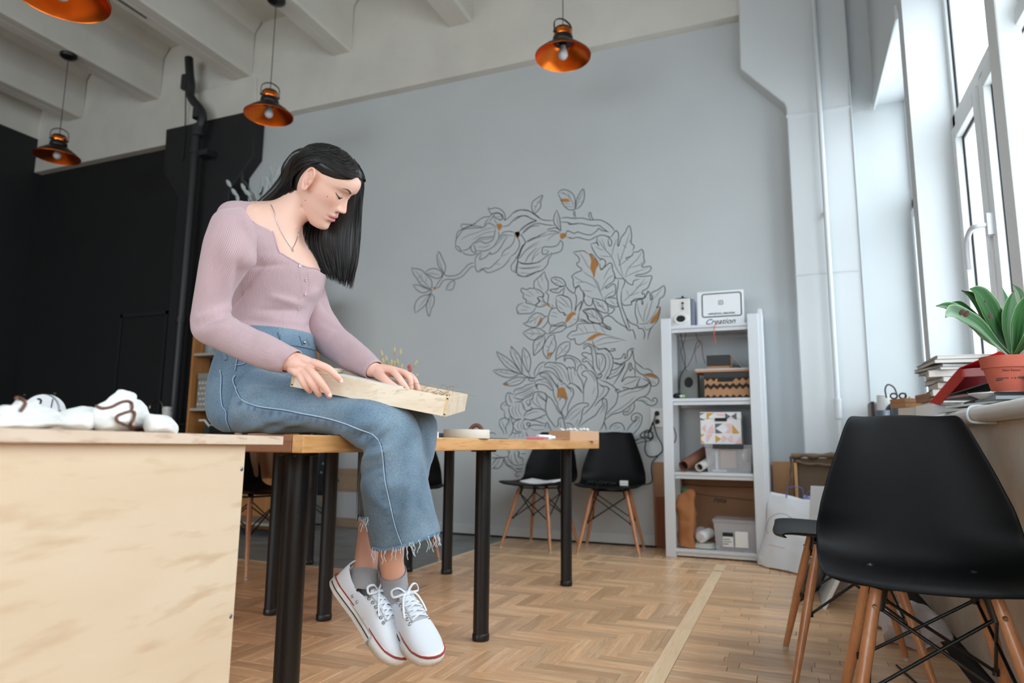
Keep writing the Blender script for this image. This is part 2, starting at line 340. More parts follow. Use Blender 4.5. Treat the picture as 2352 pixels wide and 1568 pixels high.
w2 = window(2, .83, .9, 3.785, .86, 3.10, (3.255, 2.35, 1.6), 2.325, 'white framed window behind the potted plant')
window(3, .83, -2.3, .5, .86, 3.10, (-.4, -1.3), 2.325, 'white framed window beside the viewer')
window(4, .83, -5.2, -2.7, .86, 3.10, (-3.5, -4.4), 2.325, 'white framed window behind the viewer')
b = MB(); b.box(.755, .83, 2.72, 2.835, .86, 3.10); build('window_post', b, PVC, w2, bevel=.006)
b = MB(); b.box(.79, .812, 3.20, 3.235, 1.60, 1.69); b.tube(cr([(.795, 3.218, 1.645), (.76, 3.222, 1.645), (.745, 3.26, 1.643), (.745, 3.33, 1.62), (.745, 3.35, 1.56), (.745, 3.345, 1.49)], 5), .011, 10)
build('window_handle', b, mat('handle_white', (.80, .82, .84), .35), w2, smooth=60)
# window sill board with rounded nose
SZ = .857; SX = .50; zt = SZ; b = MB(); pr = [(.83, zt), (SX+.015, zt), (SX+.004, zt-.004), (SX, zt-.014), (SX+.004, zt-.032), (SX+.016, zt-.040), (SX+.035, zt-.041), (.83, zt-.041)]
b.prism(pr, 'Y', .6, 4.945); sill = struct('window_sill', b, mat('sill_plastic', (.88, .87, .85), .35), 'white plastic window sill carrying the plant and the papers', 'window sill', smooth=50)
p = onx(2226, 950, SX); yy = p.y
ringm = MB(); ringm.tube(cr([(.565, yy, zt+.0045), (SX+.012, yy, zt+.0045), (SX-.0045, yy-.002, zt-.012), (SX-.002, yy-.004, zt-.037), (SX+.016, yy-.006, zt-.0445), (.565, yy-.006, zt-.045)], 6), .004, 8)
tag(build('cable_tie', ringm, PVC, smooth=60), 'white loop clipped around the nose of the window sill', 'cable tie')
# ================================================================ FLOOR
OAK = wood('oak_parquet', '#ddb185', '#ebc59a', '#c29367', axis='X', scale=1.5, rough=.33, coat=.22, uv=True, shade=.20)
OAKL = wood('pale_oak_strip', '#f3d3aa', '#f8ddb8', '#e6c298', axis='X', scale=1.0, rough=.38, uv=True, shade=.05)
CONC = mat('grey_slate_tile', (.50, .51, .50), .45, bump=.3, bscale=40, var=.25, vscale=7)
b = MB(); b.box(XL-.25, .92, YF-.15, YW+.25, -.2, -.013); FL = struct('floor', b, mat('floor_screed', (.12, .07, .04), .9), 'oak parquet floor, herringbone with straight borders', 'floor')
def plank_into(b, x0, x1, y0, y1, alongx, h=0.0):
    g = .0007; x0 += g; x1 -= g; y0 += g; y1 -= g; c = .0008
    if x1-x0 < .004 or y1-y0 < .004: return False
    k = len(b.f)
    vs = [(x0, y0, -.013), (x1, y0, -.013), (x1, y1, -.013), (x0, y1, -.013), (x0, y0, h-c), (x1, y0, h-c), (x1, y1, h-c), (x0, y1, h-c), (x0+c, y0+c, h), (x1-c, y0+c, h), (x1-c, y1-c, h), (x0+c, y1-c, h)]
    fs = [(0, 1, 5, 4), (1, 2, 6, 5), (2, 3, 7, 6), (3, 0, 4, 7), (4, 5, 9, 8), (5, 6, 10, 9), (6, 7, 11, 10), (7, 4, 8, 11), (8, 9, 10, 11)]
    b.raw(vs, fs)
    ou, ov = random.random()*9, random.random()*9
    for i, f in enumerate(fs):
        b.uv[k+i] = [((vs[q][0]+ou, vs[q][1]+ov) if alongx else (vs[q][1]+ou, vs[q][0]+ov)) for q in f]
    return True
W_, N_ = .056, 5
cand = []
def clip(r, q):
    x0, x1, y0, y1 = max(r[0], q[0]), min(r[1], q[1]), max(r[2], q[2]), min(r[3], q[3])
    return (x0, x1, y0, y1) if x1-x0 > .006 and y1-y0 > .006 else None
HER = [(-8.28, -.463, -1.2, 3.42), (-2.05, -.463, 3.42, 4.315)]
ox, oy = -.60, 3.03
for k in range(-190, 190):
    for m in range(-24, 24):
        for H in (0, 1):
            if H == 0: r = ((k+N_*m)*W_, (k+N_*m+N_)*W_, (k-N_*m)*W_, (k-N_*m+1)*W_)
            else: r = ((k-1+N_*m)*W_, (k+N_*m)*W_, (k-N_*m)*W_, (k-N_*m+N_)*W_)
            r = (r[0]+ox, r[1]+ox, r[2]+oy, r[3]+oy)
            if r[1] < -8.3 or r[0] > -.4 or r[3] < -1.3 or r[2] > 4.4: continue
            for q in HER:
                c_ = clip(r, q)
                if c_: cand.append((c_, H == 0))
# right of the pale strip: boards running along the wall; behind: border blocks
for j in range(0, 100):
    y0 = 4.315-(j+1)*W_
    if y0 < -1.2: break
    x = -.40-random.random()*.2
    while x < .5:
        c_ = clip((x, x+.28, y0, y0+W_), (-.40, .5, -1.2, 4.315))
        if c_: cand.append((c_, True))
        x += .28
bor = []
x = -2.05; t = 0
while x < .5:
    if t % 3 != 1:
        for i in range(4): bor.append(((x, min(x+.20, .5), 4.335+i*.0605, 4.335+(i+1)*.0605), True))
        x += .20
    else:
        for i in range(3): bor.append(((x+i*.056, x+(i+1)*.056, 4.335, 4.577), False))
        x += .168
    t += 1
x = -2.05
while x < .5:
    for i in range(2): bor.append(((x, x+.056, 4.597+i*.25, min(4.597+(i+1)*.25, YW)), False))
    x += .056
cand += bor
CFL = Vector((CF.x, CF.y, 0)).normalized()
def score(c_):
    cx, cy = (c_[0][0]+c_[0][1])/2, (c_[0][2]+c_[0][3])/2; v = Vector((cx, cy, -CAMZ)); d = v.dot(CF)
    if d < .3: return -1
    px = 1176+v.dot(CR)/d*FPX; py = 784-v.dot(CU)/d*FPX
    if not (-20 < px < 2370 and 1000 < py < 1590): return -1
    if px < 540: return -1
    if px > 2250: return -1
    return (c_[0][1]-c_[0][0])*(c_[0][3]-c_[0][2])/d**3
cand = [(score(c_), c_) for c_ in cand]; cand.sort(key=lambda a: -a[0])
rest = MB()
for i, (sc_, (r, ax)) in enumerate(cand):
    h = random.uniform(-.0005, .0003)
    if i < 296 and sc_ > 0:
        b = MB(); plank_into(b, *r, ax, h); build('plank', b, OAK, FL)
    else: plank_into(rest, *r, ax, h)
o = build('plank_field', rest, OAK, FL); o['kind'] = 'stuff'
# pale strips
def strip(x0, x1, y0, y1, ax, cut):
    L_ = (x1-x0) if ax else (y1-y0); p = 0
    while p < L_-.01:
        l = min(cut*random.uniform(.8, 1.2), L_-p); b = MB()
        if ax: plank_into(b, x0+p, x0+p+l, y0, y1, True, .0004)
        else: plank_into(b, x0, x1, y0+p, y0+p+l, False, .0004)
        build('border_strip', b, OAKL, FL); p += l
strip(-.463, -.401, -.9, 4.6, False, .8)
strip(-2.05, .5, 4.315, 4.334, True, .9); strip(-2.05, .5, 4.578, 4.597, True, .9)
strip(-2.075, -2.05, 3.42, 5.08, False, .8); strip(-8.2, -2.075, 3.42, 3.445, True, 1.4)
# slate coloured tiles in the back left part
b = MB()
x = -2.08
T_ = .6
i = 0
while x > XL:
    y = 3.45
    while y < YW:
        bb = MB(); bb.box(max(x-T_, XL)+.002, x-.002, y+.002, min(y+T_, YW)-.002, -.013, random.uniform(-.0015, 0)); build('floor_tile', bb, CONC, FL, bevel=.0015)
        y += T_
    x -= T_
SCRAP = mat('paper_scrap', (.82, .86, .88), .8)
# ================================================================ LARGE FURNITURE
PINE = wood('oiled_pine_edge', '#c8935a', '#dba66d', '#b9824b', axis='Y', scale=.9, rough=.45, knots=2.2, rings=1.0)
PINE_END = wood('stained_pine_end', '#7a4c2e', '#8a5836', '#6b4128', axis='X', scale=1.2, rough=.55)
BLKM = mat('black_powdercoat', (.06, .055, .06), .38, bump=.2, bscale=300)
def table(x0, x1, y0, y1, legs, label, grp):
    t = thing('work_table', label, 'table', ((x0+x1)/2, (y0+y1)/2, 0), group=grp)
    # top glued from solid boards, their long joints just visible
    n = 6; wd = (x1-x0-.03)/n
    for i in range(n):
        b = MB(); b.box(x0+i*wd+.0006, x0+(i+1)*wd-.0006 if i < n-1 else x0+(n)*wd-.0006, y0+.028, y1-.028, .7135, .752+random.uniform(-.0004, .0004)); build('top_board', b, PINE, t, bevel=.0015)
    b = MB(); b.box(x1-.03, x1, y0, y1, .7135, .7523); build('edge_board', b, PINE, t, bevel=.003)
    for a in (y0, y1-.027):
        b = MB(); b.box(x0, x1-.0305, a, a+.027, .7137, .7521); build('end_board', b, PINE_END, t, bevel=.003)
    for lx, ly in legs:
        b = MB(); b.cyl((lx, ly, .004), (lx, ly, .704), .030, n=28); b.lathe([(.031, 0), (.0325, .004), (.0325, .022), (.030, .026)], (lx, ly, 0), 28); b.lathe([(.001, .704), (.05, .704), (.05, .7105), (.001, .7105)], (lx, ly, 0), 28)
        lg = build('leg', b, BLKM, t, smooth=40)
        for k in range(4):
            s = MB(); a = k*PI/2+.5; s.cyl((lx+.041*math.cos(a), ly+.041*math.sin(a), .7025), (lx+.041*math.cos(a), ly+.041*math.sin(a), .7045), .004, n=8); build('bolt', s, mat('steel', (.6, .6, .62), .3, metal=1), lg)
    return t
T1X = -.955
table(-1.99, T1X, 1.176, 3.60, [(-1.12, 1.365), (-1.12, 2.462), (-1.125, 3.549), (-1.84, 1.365), (-1.84, 2.458), (-1.843, 3.569)], 'pine topped table with black tube legs that the woman sits on', 'pine work tables')
table(-3.02, -1.995, 1.30, 3.68, [(-2.104, 1.5), (-2.104, 2.442), (-2.079, 3.53), (-2.86, 1.5), (-2.86, 2.442), (-2.74, 3.482)], 'second pine topped table pushed up behind the first one', 'pine work tables')
# ---- desk at the left: oak laminate slab on a laminate panel, seen from its front; it stands a touch out of level
OAKLAM = wood('oak_laminate', '#d9c2a6', '#dfccb2', '#cdb394', axis='Y', scale=.42, rough=.38, knots=3.2, rings=.55)
OAKLAM2 = wood('oak_laminate_edge', '#c9b099', '#d8c4b0', '#b3957a', axis='Y', scale=1.0, rough=.35, rings=.6)
pR = atd(651, 1011.5, 1.255); pL = atd(0, 998.5, .725); ddir = (pR-pL); ddir.normalize()
side = Vector((-ddir.y, ddir.x, 0)).normalized()            # away from the viewer, into the desk
upv = side.cross(ddir)*-1
if upv.z < 0: upv = -upv
DM = Matrix(((ddir.x, side.x, upv.x, pR.x), (ddir.y, side.y, upv.y, pR.y), (ddir.z, side.z, upv.z, pR.z), (0, 0, 0, 1)))  # local x along the edge, y inward, z up, origin at the right end mid thickness
desk = thing('oak_desk', 'pale oak laminate desk in the left foreground with white pouches on it', 'desk', (pR.x-.4, pR.y-.5, 0))
b = MB(); b.box(-1.5, 0, 0, .66, -.0077, .0077, DM); build('desk_top', b, OAKLAM2, desk, bevel=.0008)
b = MB(); b.box(-1.45, -.094, .014, .032, -.735, -.0078, DM); fp = build('front_panel', b, OAKLAM, desk, bevel=.0006)
b = MB(); b.box(-.11, -.094, .0325, .62, -.735, -.0078, DM); build('end_panel', b, OAKLAM, desk, bevel=.0006)
b = MB(); b.box(-1.45, -1.434, .0325, .62, -.735, -.0078, DM); build('end_panel', b, OAKLAM, desk, bevel=.0006)
SCREW = mat('screw_zinc', (.55, .57, .6), .3, metal=.9)
for px, py in ((555, 1077), (530, 1415)):
    d_ = ray(px, py); Mi = DM.inverted(); o_ = Mi @ CP; v_ = Mi.to_3x3() @ d_; tt = (.014-o_.y)/v_.y; q = o_+v_*tt
    b = MB(); b.lathe([(.0001, .0012), (.0028, .0012), (.0036, .0006), (.0038, 0), (.0038, -.003)], (0, 0, 0), 20, M=DM @ Matrix.Translation(q) @ Matrix.Rotation(PI/2, 4, 'X'))
    s_ = build('screw', b, SCREW, fp, smooth=60)
# ================================================================ CHAIRS
SHELL = mat('black_moulded_plastic', (.036, .038, .046), .52, bump=.12, bscale=500, spec=.2)
BEECH = wood('beech_leg', '#b87b52', '#c68c61', '#a86a42', axis='Z', scale=1.6, rough=.32, coat=.25, rings=.8)
WIRE = mat('black_steel_rod', (.06, .06, .065), .35)
BOLT = mat('bolt_steel', (.7, .66, .58), .3, metal=1)
PADM = mat('chair_glide', (.75, .74, .7), .5)
prof = cr([(-.231, .440), (-.222, .448), (-.195, .453), (-.13, .449), (-.04, .440), (.05, .436), (.115, .440), (.160, .462), (.190, .505), (.207, .57), (.222, .65), (.236, .73), (.249, .800), (.257, .822), (.268, .828)], 3)
wid = [(0, .185), (.04, .210), (.10, .226), (.25, .233), (.42, .234), (.5, .233), (.571, .230), (.643, .216), (.714, .192), (.786, .164), (.857, .138), (.929, .122), (.97, .112), (1, .096)]
def shell_mb():
    b = MB(); nv = len(prof)
    def fn(u, v):
        i = min(int(round(v*(nv-1))), nv-1); y, z = prof[i]; t = v
        hw = float(np.interp(t, [a for a, _ in wid], [c for _, c in wid]))
        s = (u*2-1); s = math.copysign(abs(s)**.85, s); e = abs(s)**3.0
        curl = float(np.interp(t, [0, .15, .45, .6, .8, 1], [.002, .016, .036, .028, .010, 0]))
        back = float(np.interp(t, [0, .35, .5, .62, .85, 1], [0, 0, .03, .062, .045, .02]))
        # front corners sweep back, top corners sweep down
        yy = y + (e*.035 if t < .1 else 0)*(1-t/.1) - e*back
        zz = z + e*curl - (e*.028*max(0, (t-.93)/.07))
        return (s*hw, yy, zz)
    b.grid(fn, 29, nv); return b
_shell = None
def make_chair(label, grp, loc, rz):
    global _shell
    t = thing('shell_chair', label, 'chair', (0, 0, 0), 0, grp)
    o = build('seat_shell', shell_mb(), SHELL, t, smooth=180); md = o.modifiers.new('solid', 'SOLIDIFY'); md.thickness = .006; md.offset = -1
    md2 = o.modifiers.new('sub', 'SUBSURF'); md2.levels = 1; md2.render_levels = 1
    top = {}; foot = {}
    for sx in (-1, 1):
        for sy in (-1, 1):
            a = Vector((sx*.115, sy*.10+.0, .418)); f = Vector((sx*.205, sy*.195+.0, .012)); top[sx, sy] = a; foot[sx, sy] = f
            b = MB(); b.tube([a, a.lerp(f, .3), a.lerp(f, .55), f], [.0125, .0145, .0138, .0098], 14); lg = build('leg', b, BEECH, t, smooth=50)
            b = MB(); b.cyl(f-Vector((0, 0, .012)), f, .009, .0105, n=12); build('glide', b, PADM, lg)
            ax = Vector((sx, sy*.2, .2)).normalized()
            for k in (.08, .50):
                c = a.lerp(f, k); s = MB(); n_ = Vector((0, -1, -.2)).normalized() if sy < 0 else Vector((0, 1, -.2)).normalized()
                s.cyl(c+n_*.012, c+n_*.0175, .0055, .0045, n=10); build('bolt', s, BOLT, lg)
    b = MB()
    # rod frame: crossing rods on four sides, plus brackets
    K = [(-1, -1), (1, -1), (1, 1), (-1, 1)]
    for i in range(4):
        A, B = K[i], K[(i+1) % 4]
        ta, tb = top[A].lerp(foot[A], .10), top[B].lerp(foot[B], .10); fa, fb = top[A].lerp(foot[A], .52), top[B].lerp(foot[B], .52)
        inn = lambda p: Vector((p.x*.90, p.y*.90, p.z))
        for p_, q_ in ((inn(ta), inn(fb)), (inn(tb), inn(fa))): b = MB(); b.tube([p_, q_], .0042, 8); build('rod', b, WIRE, t, smooth=50)
        b = MB(); b.cyl(inn(fa)-Vector((0, 0, .008)), inn(fa)+Vector((0, 0, .008)), .008, n=10); build('rod_end', b, WIRE, t, smooth=50)
    for (A, B) in (((-1, -1), (1, 1)), ((1, -1), (-1, 1))): b = MB(); b.tube([top[A]+Vector((0, 0, .0)), Vector((0, 0, .412)), top[B]], .0055, 8); build('brace', b, WIRE, t, smooth=50)
    for A in K:
        b = MB(); i_ = lambda p: Vector((p.x*.88, p.y*.88, p.z)); b.tube([top[A]+Vector((0, 0, .020)), i_(top[A]), i_(top[A].lerp(foot[A], .12))], [.013, .0125, .009], 10); build('bracket', b, WIRE, t, smooth=50)
    t.location = loc; t.rotation_euler = (0, 0, rz)
    return t
G = 'black shell chairs with beech legs'
CH = {}
ch0 = make_chair('black shell chair nearest the viewer at the right edge, empty seat', G, (.284, 1.905, 0), -.02)
CH['second'] = dup(ch0, None, (.16, 2.62, 0), -1.50, 'black shell chair half hidden behind the nearest chair', G)
CH['A'] = dup(ch0, None, (-1.70, 4.74, 0), -.22, 'black shell chair at the mural wall with white paper on its seat', G)
CH['B'] = dup(ch0, None, (-1.18, 4.76, 0), .12, 'black shell chair at the mural wall beside the white shelf unit', G)
CH['L1'] = dup(ch0, None, (-2.92, 3.16, 0), PI/2, 'black shell chair under the tables with a beige cloth over it', G)
CH['L2'] = dup(ch0, None, (-3.35, 4.20, 0), 2.2, 'black shell chair behind the tables with a dark flowered cloth over it', G)
CH['L3'] = dup(ch0, None, (-2.36, 3.98, 0), .55, 'black shell chair on the slate tiles seen behind the denim leg', G)
# ================================================================ PENDANT LAMPS
COPPER = mat('copper_inside', (.93, .46, .16), .30, metal=1.0, bump=.02, bscale=30)
COPPER2 = mat('copper_band', (.95, .50, .20), .12, metal=1.0)
BULB = mat('frosted_bulb', (.78, .78, .80), .35, sss=0)
CORD = mat('grey_cord', (.22, .22, .22), .8)
LBLK = mat('black_lamp_enamel', (.05, .052, .06), .38)
def lamp(x, y, z, ztop, label, rose=True, rz=.3):
    """z = rim height"""
    t = thing('pendant_lamp', label, 'lamp', (x, y, z), rz, 'copper and black pendant lamps')
    c = (0, 0, 0); k = dict(parent=t, world=False, smooth=50)
    b = MB(); b.lathe([(.130, .004), (.131, .001), (.1305, -.001), (.129, .003), (.1, .030), (.06, .060), (.047, .068), (.0455, .072)], c, 48)
    build('shade_lining', b, COPPER, **k)
    b = MB(); b.lathe([(.0455, .0745), (.0485, .0705), (.062, .0625), (.102, .0325), (.1315, .0055)], c, 48); sh = build('shade', b, LBLK, **k)
    b = MB(); b.lathe([(.046, .070), (.0485, .074), (.050, .080), (.0495, .087), (.047, .091), (.0475, .094), (.0475, .099), (.044, .104), (.040, .106), (.001, .106)], c, 40); build('neck_ring', b, LBLK, **k)
    b = MB(); b.lathe([(.0405, .105), (.0425, .109), (.0425, .131), (.0405, .136), (.001, .136)], c, 40); build('copper_band', b, COPPER2, **k)
    b = MB(); b.lathe([(.0425, .134), (.0425, .1375), (.036, .145), (.022, .150), (.008, .152), (.001, .152)], c, 40); build('cap', b, LBLK, **k)
    b = MB(); path = cr([(-.0475, 0, .112), (-.0485, 0, .14), (-.0485, 0, .160), (-.040, 0, .178), (-.02, 0, .190), (0, 0, .194), (.02, 0, .190), (.040, 0, .178), (.0485, 0, .160), (.0485, 0, .14), (.0475, 0, .112)], 4)
    b.tube(path, .006, 8, flat=.38, up=(1, 0, 0)); b.cyl((-.052, 0, .117), (-.042, 0, .117), .0065, n=12); b.cyl((.042, 0, .117), (.052, 0, .117), .0065, n=12); build('handle', b, LBLK, **k)
    b = MB(); b.lathe([(.0001, -.012), (.010, -.0105), (.019, -.003), (.0235, .009), (.022, .022), (.016, .038), (.0125, .052), (.012, .075)], c, 28); build('bulb', b, BULB, **k)
    b = MB(); b.lathe([(.0125, .055), (.017, .056), (.018, .072), (.0455, .072)], c, 28); build('lamp_holder', b, LBLK, **k)
    b = MB(); b.cyl((0, 0, .15), (0, 0, ztop-z-.01), .0022, n=8); build('cord', b, CORD, **k)
    b = MB(); b.lathe([(.001, ztop-z-.034), (.012, ztop-z-.034), (.042, ztop-z-.024), (.05, ztop-z-.016), (.05, ztop-z), (.001, ztop-z)], c, 32); build('ceiling_rose', b, LBLK, **k)
    return t
def lampat(px, py, D, ztop, label, rz, y=None, x=None):
    p = onx(px, py, x) if x is not None else ony(px, py, y); l = lamp(p.x, p.y, 0, (ztop-p.z)/D, label, rz=rz); l.location = p; l.scale = (D, D, D); return l
LS = 1.50
lampat(1293, 131, LS, 4.46, 'copper lined pendant lamp hanging in front of the grey mural wall', .9, y=4.24)
lampat(617, 266, LS, 4.46, 'copper lined pendant lamp hanging above and left of the woman', .9, y=4.12)
lampat(131, 361, LS, 4.46, 'copper lined pendant lamp furthest left, before the black wall', 1.0, y=4.05)
p = atd(140, -8, 3.05); lampat(140, -8, LS, 4.46, 'copper lined pendant lamp cut off by the top edge of the picture', 1.0, y=p.y)
# ================================================================ PIPES
BP = mat('black_pipe_paint', (.15, .15, .16), .45)
P = [ony(425, 128, 4.8), ony(427, 165, 4.8), ony(430, 190, 4.8), ony(428, 212, 4.8), ony(436, 228, 4.8), ony(452, 247, 4.8), ony(456, 268, 4.8), ony(455, 300, 4.8)]
P = [Vector((a.x, 4.85, a.z)) for a in P]; base = ony(398, 990, 4.85); P[-1].x = ony(452, 305, 4.85).x
t = thing('drain_pipe', 'black painted drain pipe with bends in front of the black column', 'pipe', (P[-1].x, 4.85, 0))
b = MB(); b.tube([(P[-1].x, 4.85, 0), (P[-1].x, 4.85, P[-1].z)], .041, 24); b.tube(cr([P[-1]+Vector((0, 0, -.02))]+P[::-1], 4), .043, 20); build('pipe', b, BP, t, smooth=60)
for (px, py, h) in ((456, 300, .12), (428, 190, .14), (455, 262, .10)):
    q = ony(px, py, 4.85); b = MB(); b.cyl((q.x, 4.85, q.z-h/2), (q.x, 4.85, q.z+h/2), .053, n=24); build('pipe_collar', b, BP, t, smooth=50)
for zz in (3.66, 1.9, .9): b = MB(); b.cyl((P[-1].x, 4.85, zz-.03), (P[-1].x, 4.85, zz+.03), .05, n=24); build('pipe_collar', b, BP, t, smooth=50)
b = MB(); b.box(P[-1].x+.03, P[-1].x+.17, 4.84, 4.97, 3.60, 3.66); build('wall_bracket', b, BP, t, bevel=.005)
c1 = ony(421, 225, 4.9); c2 = ony(429, 288, 4.97)
b = MB(); b.tube(cr([(c1.x, 4.92, c1.z+.1), (c1.x+.01, 4.93, c1.z-.1), (c2.x, 4.95, c2.z), (c2.x, 4.955, c2.z-.4)], 5), .006, 8)
tag(build('hanging_cable', b, BP, smooth=60), 'thin dark cable hanging beside the black drain pipe', 'cable')
t = thing('heating_pipe', 'white heating pipe running down the white column', 'pipe', (.30, 4.9, 0))
b = MB(); b.tube([(.30, 4.90, .3), (.30, 4.90, ZC)], .0165, 20); build('pipe', b, W_WHITE, t, smooth=60)
b = MB(); b.cyl((.30, 4.90, .915), (.30, 4.90, 1.035), .0225, n=20); b.cyl((.30, 4.90, 1.025), (.30, 4.90, 1.045), .0245, n=20); build('pipe_collar', b, W_WHITE, t, smooth=40)
b = MB(); b.box(.292, .308, 4.90, 4.95, 2.3, 2.33); b.box(.292, .308, 4.90, 4.95, 3.6, 3.63); build('pipe_clip', b, W_WHITE, t)
# conduit along the second joist
q0 = onz(336, 42, 4.45); x_ = q0.x
b = MB(); b.tube([(x_, q0.y, 4.452), (x_, q0.y-1.6, 4.452)], .006, 8)
tag(build('joist_cable', b, mat('cable_dark', (.2, .19, .18), .7)), 'dark cable running along the underside of a ceiling joist', 'cable')
# ================================================================ THE WOMAN
from mathutils.bvhtree import BVHTree
SKIN = mat('skin', (.90, .715, .635), .46, sss=.12, bump=.05, bscale=900)
def skin_attr(m):
    nt = m.node_tree; b = nt.nodes['Principled BSDF']; a = nt.nodes.new('ShaderNodeVertexColor'); a.layer_name = 'tone'
    nt.links.new(a.outputs[0], b.inputs['Base Color'])
skin_attr(SKIN)
def ribbed(name, col, sc, ang='U'):
    m = mat(name, col, .85, sheen=.25); nt = m.node_tree; b = nt.nodes['Principled BSDF']; tc = nt.nodes.new('ShaderNodeTexCoord'); mp = nt.nodes.new('ShaderNodeMapping'); nt.links.new(tc.outputs['UV'], mp.inputs[0])
    wv = nt.nodes.new('ShaderNodeTexWave'); wv.wave_type = 'BANDS'; wv.bands_direction = 'X'; wv.inputs['Scale'].default_value = sc; wv.inputs['Distortion'].default_value = .15; nt.links.new(mp.outputs[0], wv.inputs['Vector'])
    mx = nt.nodes.new('ShaderNodeMix'); mx.data_type = 'RGBA'; c = srgb(col); mx.inputs[6].default_value = tuple(v*.76 for v in c[:3])+(1,); mx.inputs[7].default_value = tuple(min(1, v*1.08) for v in c[:3])+(1,)
    nt.links.new(wv.outputs['Fac'], mx.inputs[0]); nt.links.new(mx.outputs[2], b.inputs['Base Color'])
    bp = nt.nodes.new('ShaderNodeBump'); bp.inputs['Strength'].default_value = .5; bp.inputs['Distance'].default_value = .0012; nt.links.new(wv.outputs['Fac'], bp.inputs['Height']); nt.links.new(bp.outputs[0], b.inputs['Normal'])
    return m
KNIT = ribbed('pink_rib_knit', (.77, .655, .672), 85)
KNITP = mat('pink_knit_plain', (.76, .64, .66), .85, sheen=.2)
def denim():
    m = mat('blue_denim', (.46, .59, .69), .88, sheen=.15); nt = m.node_tree; b = nt.nodes['Principled BSDF']; tc = nt.nodes.new('ShaderNodeTexCoord')
    n1 = nt.nodes.new('ShaderNodeTexNoise'); n1.inputs['Scale'].default_value = 9; n1.inputs['Detail'].default_value = 6; nt.links.new(tc.outputs['Object'], n1.inputs['Vector'])
    mp = nt.nodes.new('ShaderNodeMapping'); mp.inputs['Scale'].default_value = (260, 260, 420); nt.links.new(tc.outputs['Object'], mp.inputs[0])
    n2 = nt.nodes.new('ShaderNodeTexNoise'); n2.inputs['Scale'].default_value = 1; n2.inputs['Detail'].default_value = 3; nt.links.new(mp.outputs[0], n2.inputs['Vector'])
    r1 = nt.nodes.new('ShaderNodeValToRGB'); r1.color_ramp.elements[0].position = .3; r1.color_ramp.elements[0].color = srgb((.37, .465, .54)); r1.color_ramp.elements[1].position = .72; r1.color_ramp.elements[1].color = srgb((.51, .595, .655)); nt.links.new(n1.outputs['Fac'], r1.inputs[0])
    r2 = nt.nodes.new('ShaderNodeValToRGB'); r2.color_ramp.elements[0].position = .32; r2.color_ramp.elements[0].color = (.66, .70, .76, 1); r2.color_ramp.elements[1].position = .62; r2.color_ramp.elements[1].color = (1.0, 1.0, 1.0, 1); nt.links.new(n2.outputs['Fac'], r2.inputs[0])
    mx = nt.nodes.new('ShaderNodeMix'); mx.data_type = 'RGBA'; mx.blend_type = 'MULTIPLY'; mx.inputs[0].default_value = 1; nt.links.new(r1.outputs[0], mx.inputs[6]); nt.links.new(r2.outputs[0], mx.inputs[7]); vc = nt.nodes.new('ShaderNodeVertexColor'); vc.layer_name = 'wear'; m2 = nt.nodes.new('ShaderNodeMix'); m2.data_type = 'RGBA'; nt.links.new(vc.outputs[0], m2.inputs[0]); nt.links.new(mx.outputs[2], m2.inputs[6]); m2.inputs[7].default_value = srgb((.24, .34, .45)); nt.links.new(m2.outputs[2], b.inputs['Base Color'])
    bp = nt.nodes.new('ShaderNodeBump'); bp.inputs['Strength'].default_value = .25; bp.inputs['Distance'].default_value = .0008; nt.links.new(n2.outputs['Fac'], bp.inputs['Height']); nt.links.new(bp.outputs[0], b.inputs['Normal'])
    return m
DENIM = denim()
SEAM = mat('seam_dark_indigo', (.20, .29, .42), .9); SEAML = mat('seam_pale', (.66, .74, .80), .9)
def loft(b, st, n=40, caps=True, power=2.0, sub=4, uvw=None):
    """st: list of (ax, ay, bx, by, depth_a, depth_b, rd): photograph silhouette points a and b on a section, their distances, half thickness"""
    S = cr([np.array(s, float) for s in st], sub) if sub > 1 else [np.array(s, float) for s in st]
    cen = []; R1 = []; R2 = []
    for s in S:
        A = atd(s[0], s[1], s[4]); B_ = atd(s[2], s[3], s[5]); cen.append((A+B_)/2); R1.append((B_-A)/2); R2.append(s[6])
    vs = []; K = len(S); L = 0; Ls = []
    for i in range(K):
        t = (cen[min(i+1, K-1)]-cen[max(i-1, 0)]).normalized(); r1 = R1[i]; d = t.cross(r1).normalized()
        if d.dot(CF) > 0: d = -d          # towards the viewer
        if i: L += (cen[i]-cen[i-1]).length
        Ls.append(L)
        for j in range(n):
            a = 2*PI*j/n; ca, sa = math.cos(a), math.sin(a)
            k = (abs(ca)**power+abs(sa)**power)**(-1/power)
            vs.append(cen[i]+r1*ca*k+d*R2[i]*sa*k)
    fs = []; k0 = len(b.f)
    for i in range(K-1):
        for j in range(n):
            fs.append((i*n+j, i*n+(j+1) % n, (i+1)*n+(j+1) % n, (i+1)*n+j))
            if uvw is not None:
                u0, u1 = j/n*uvw, (j+1)/n*uvw; b.uv[k0+len(fs)-1] = [(u0, Ls[i]), (u1, Ls[i]), (u1, Ls[i+1]), (u0, Ls[i+1])]
    if caps: fs.append(tuple(range(n-1, -1, -1))); fs.append(tuple((K-1)*n+j for j in range(n)))
    b.raw(vs, fs); return cen
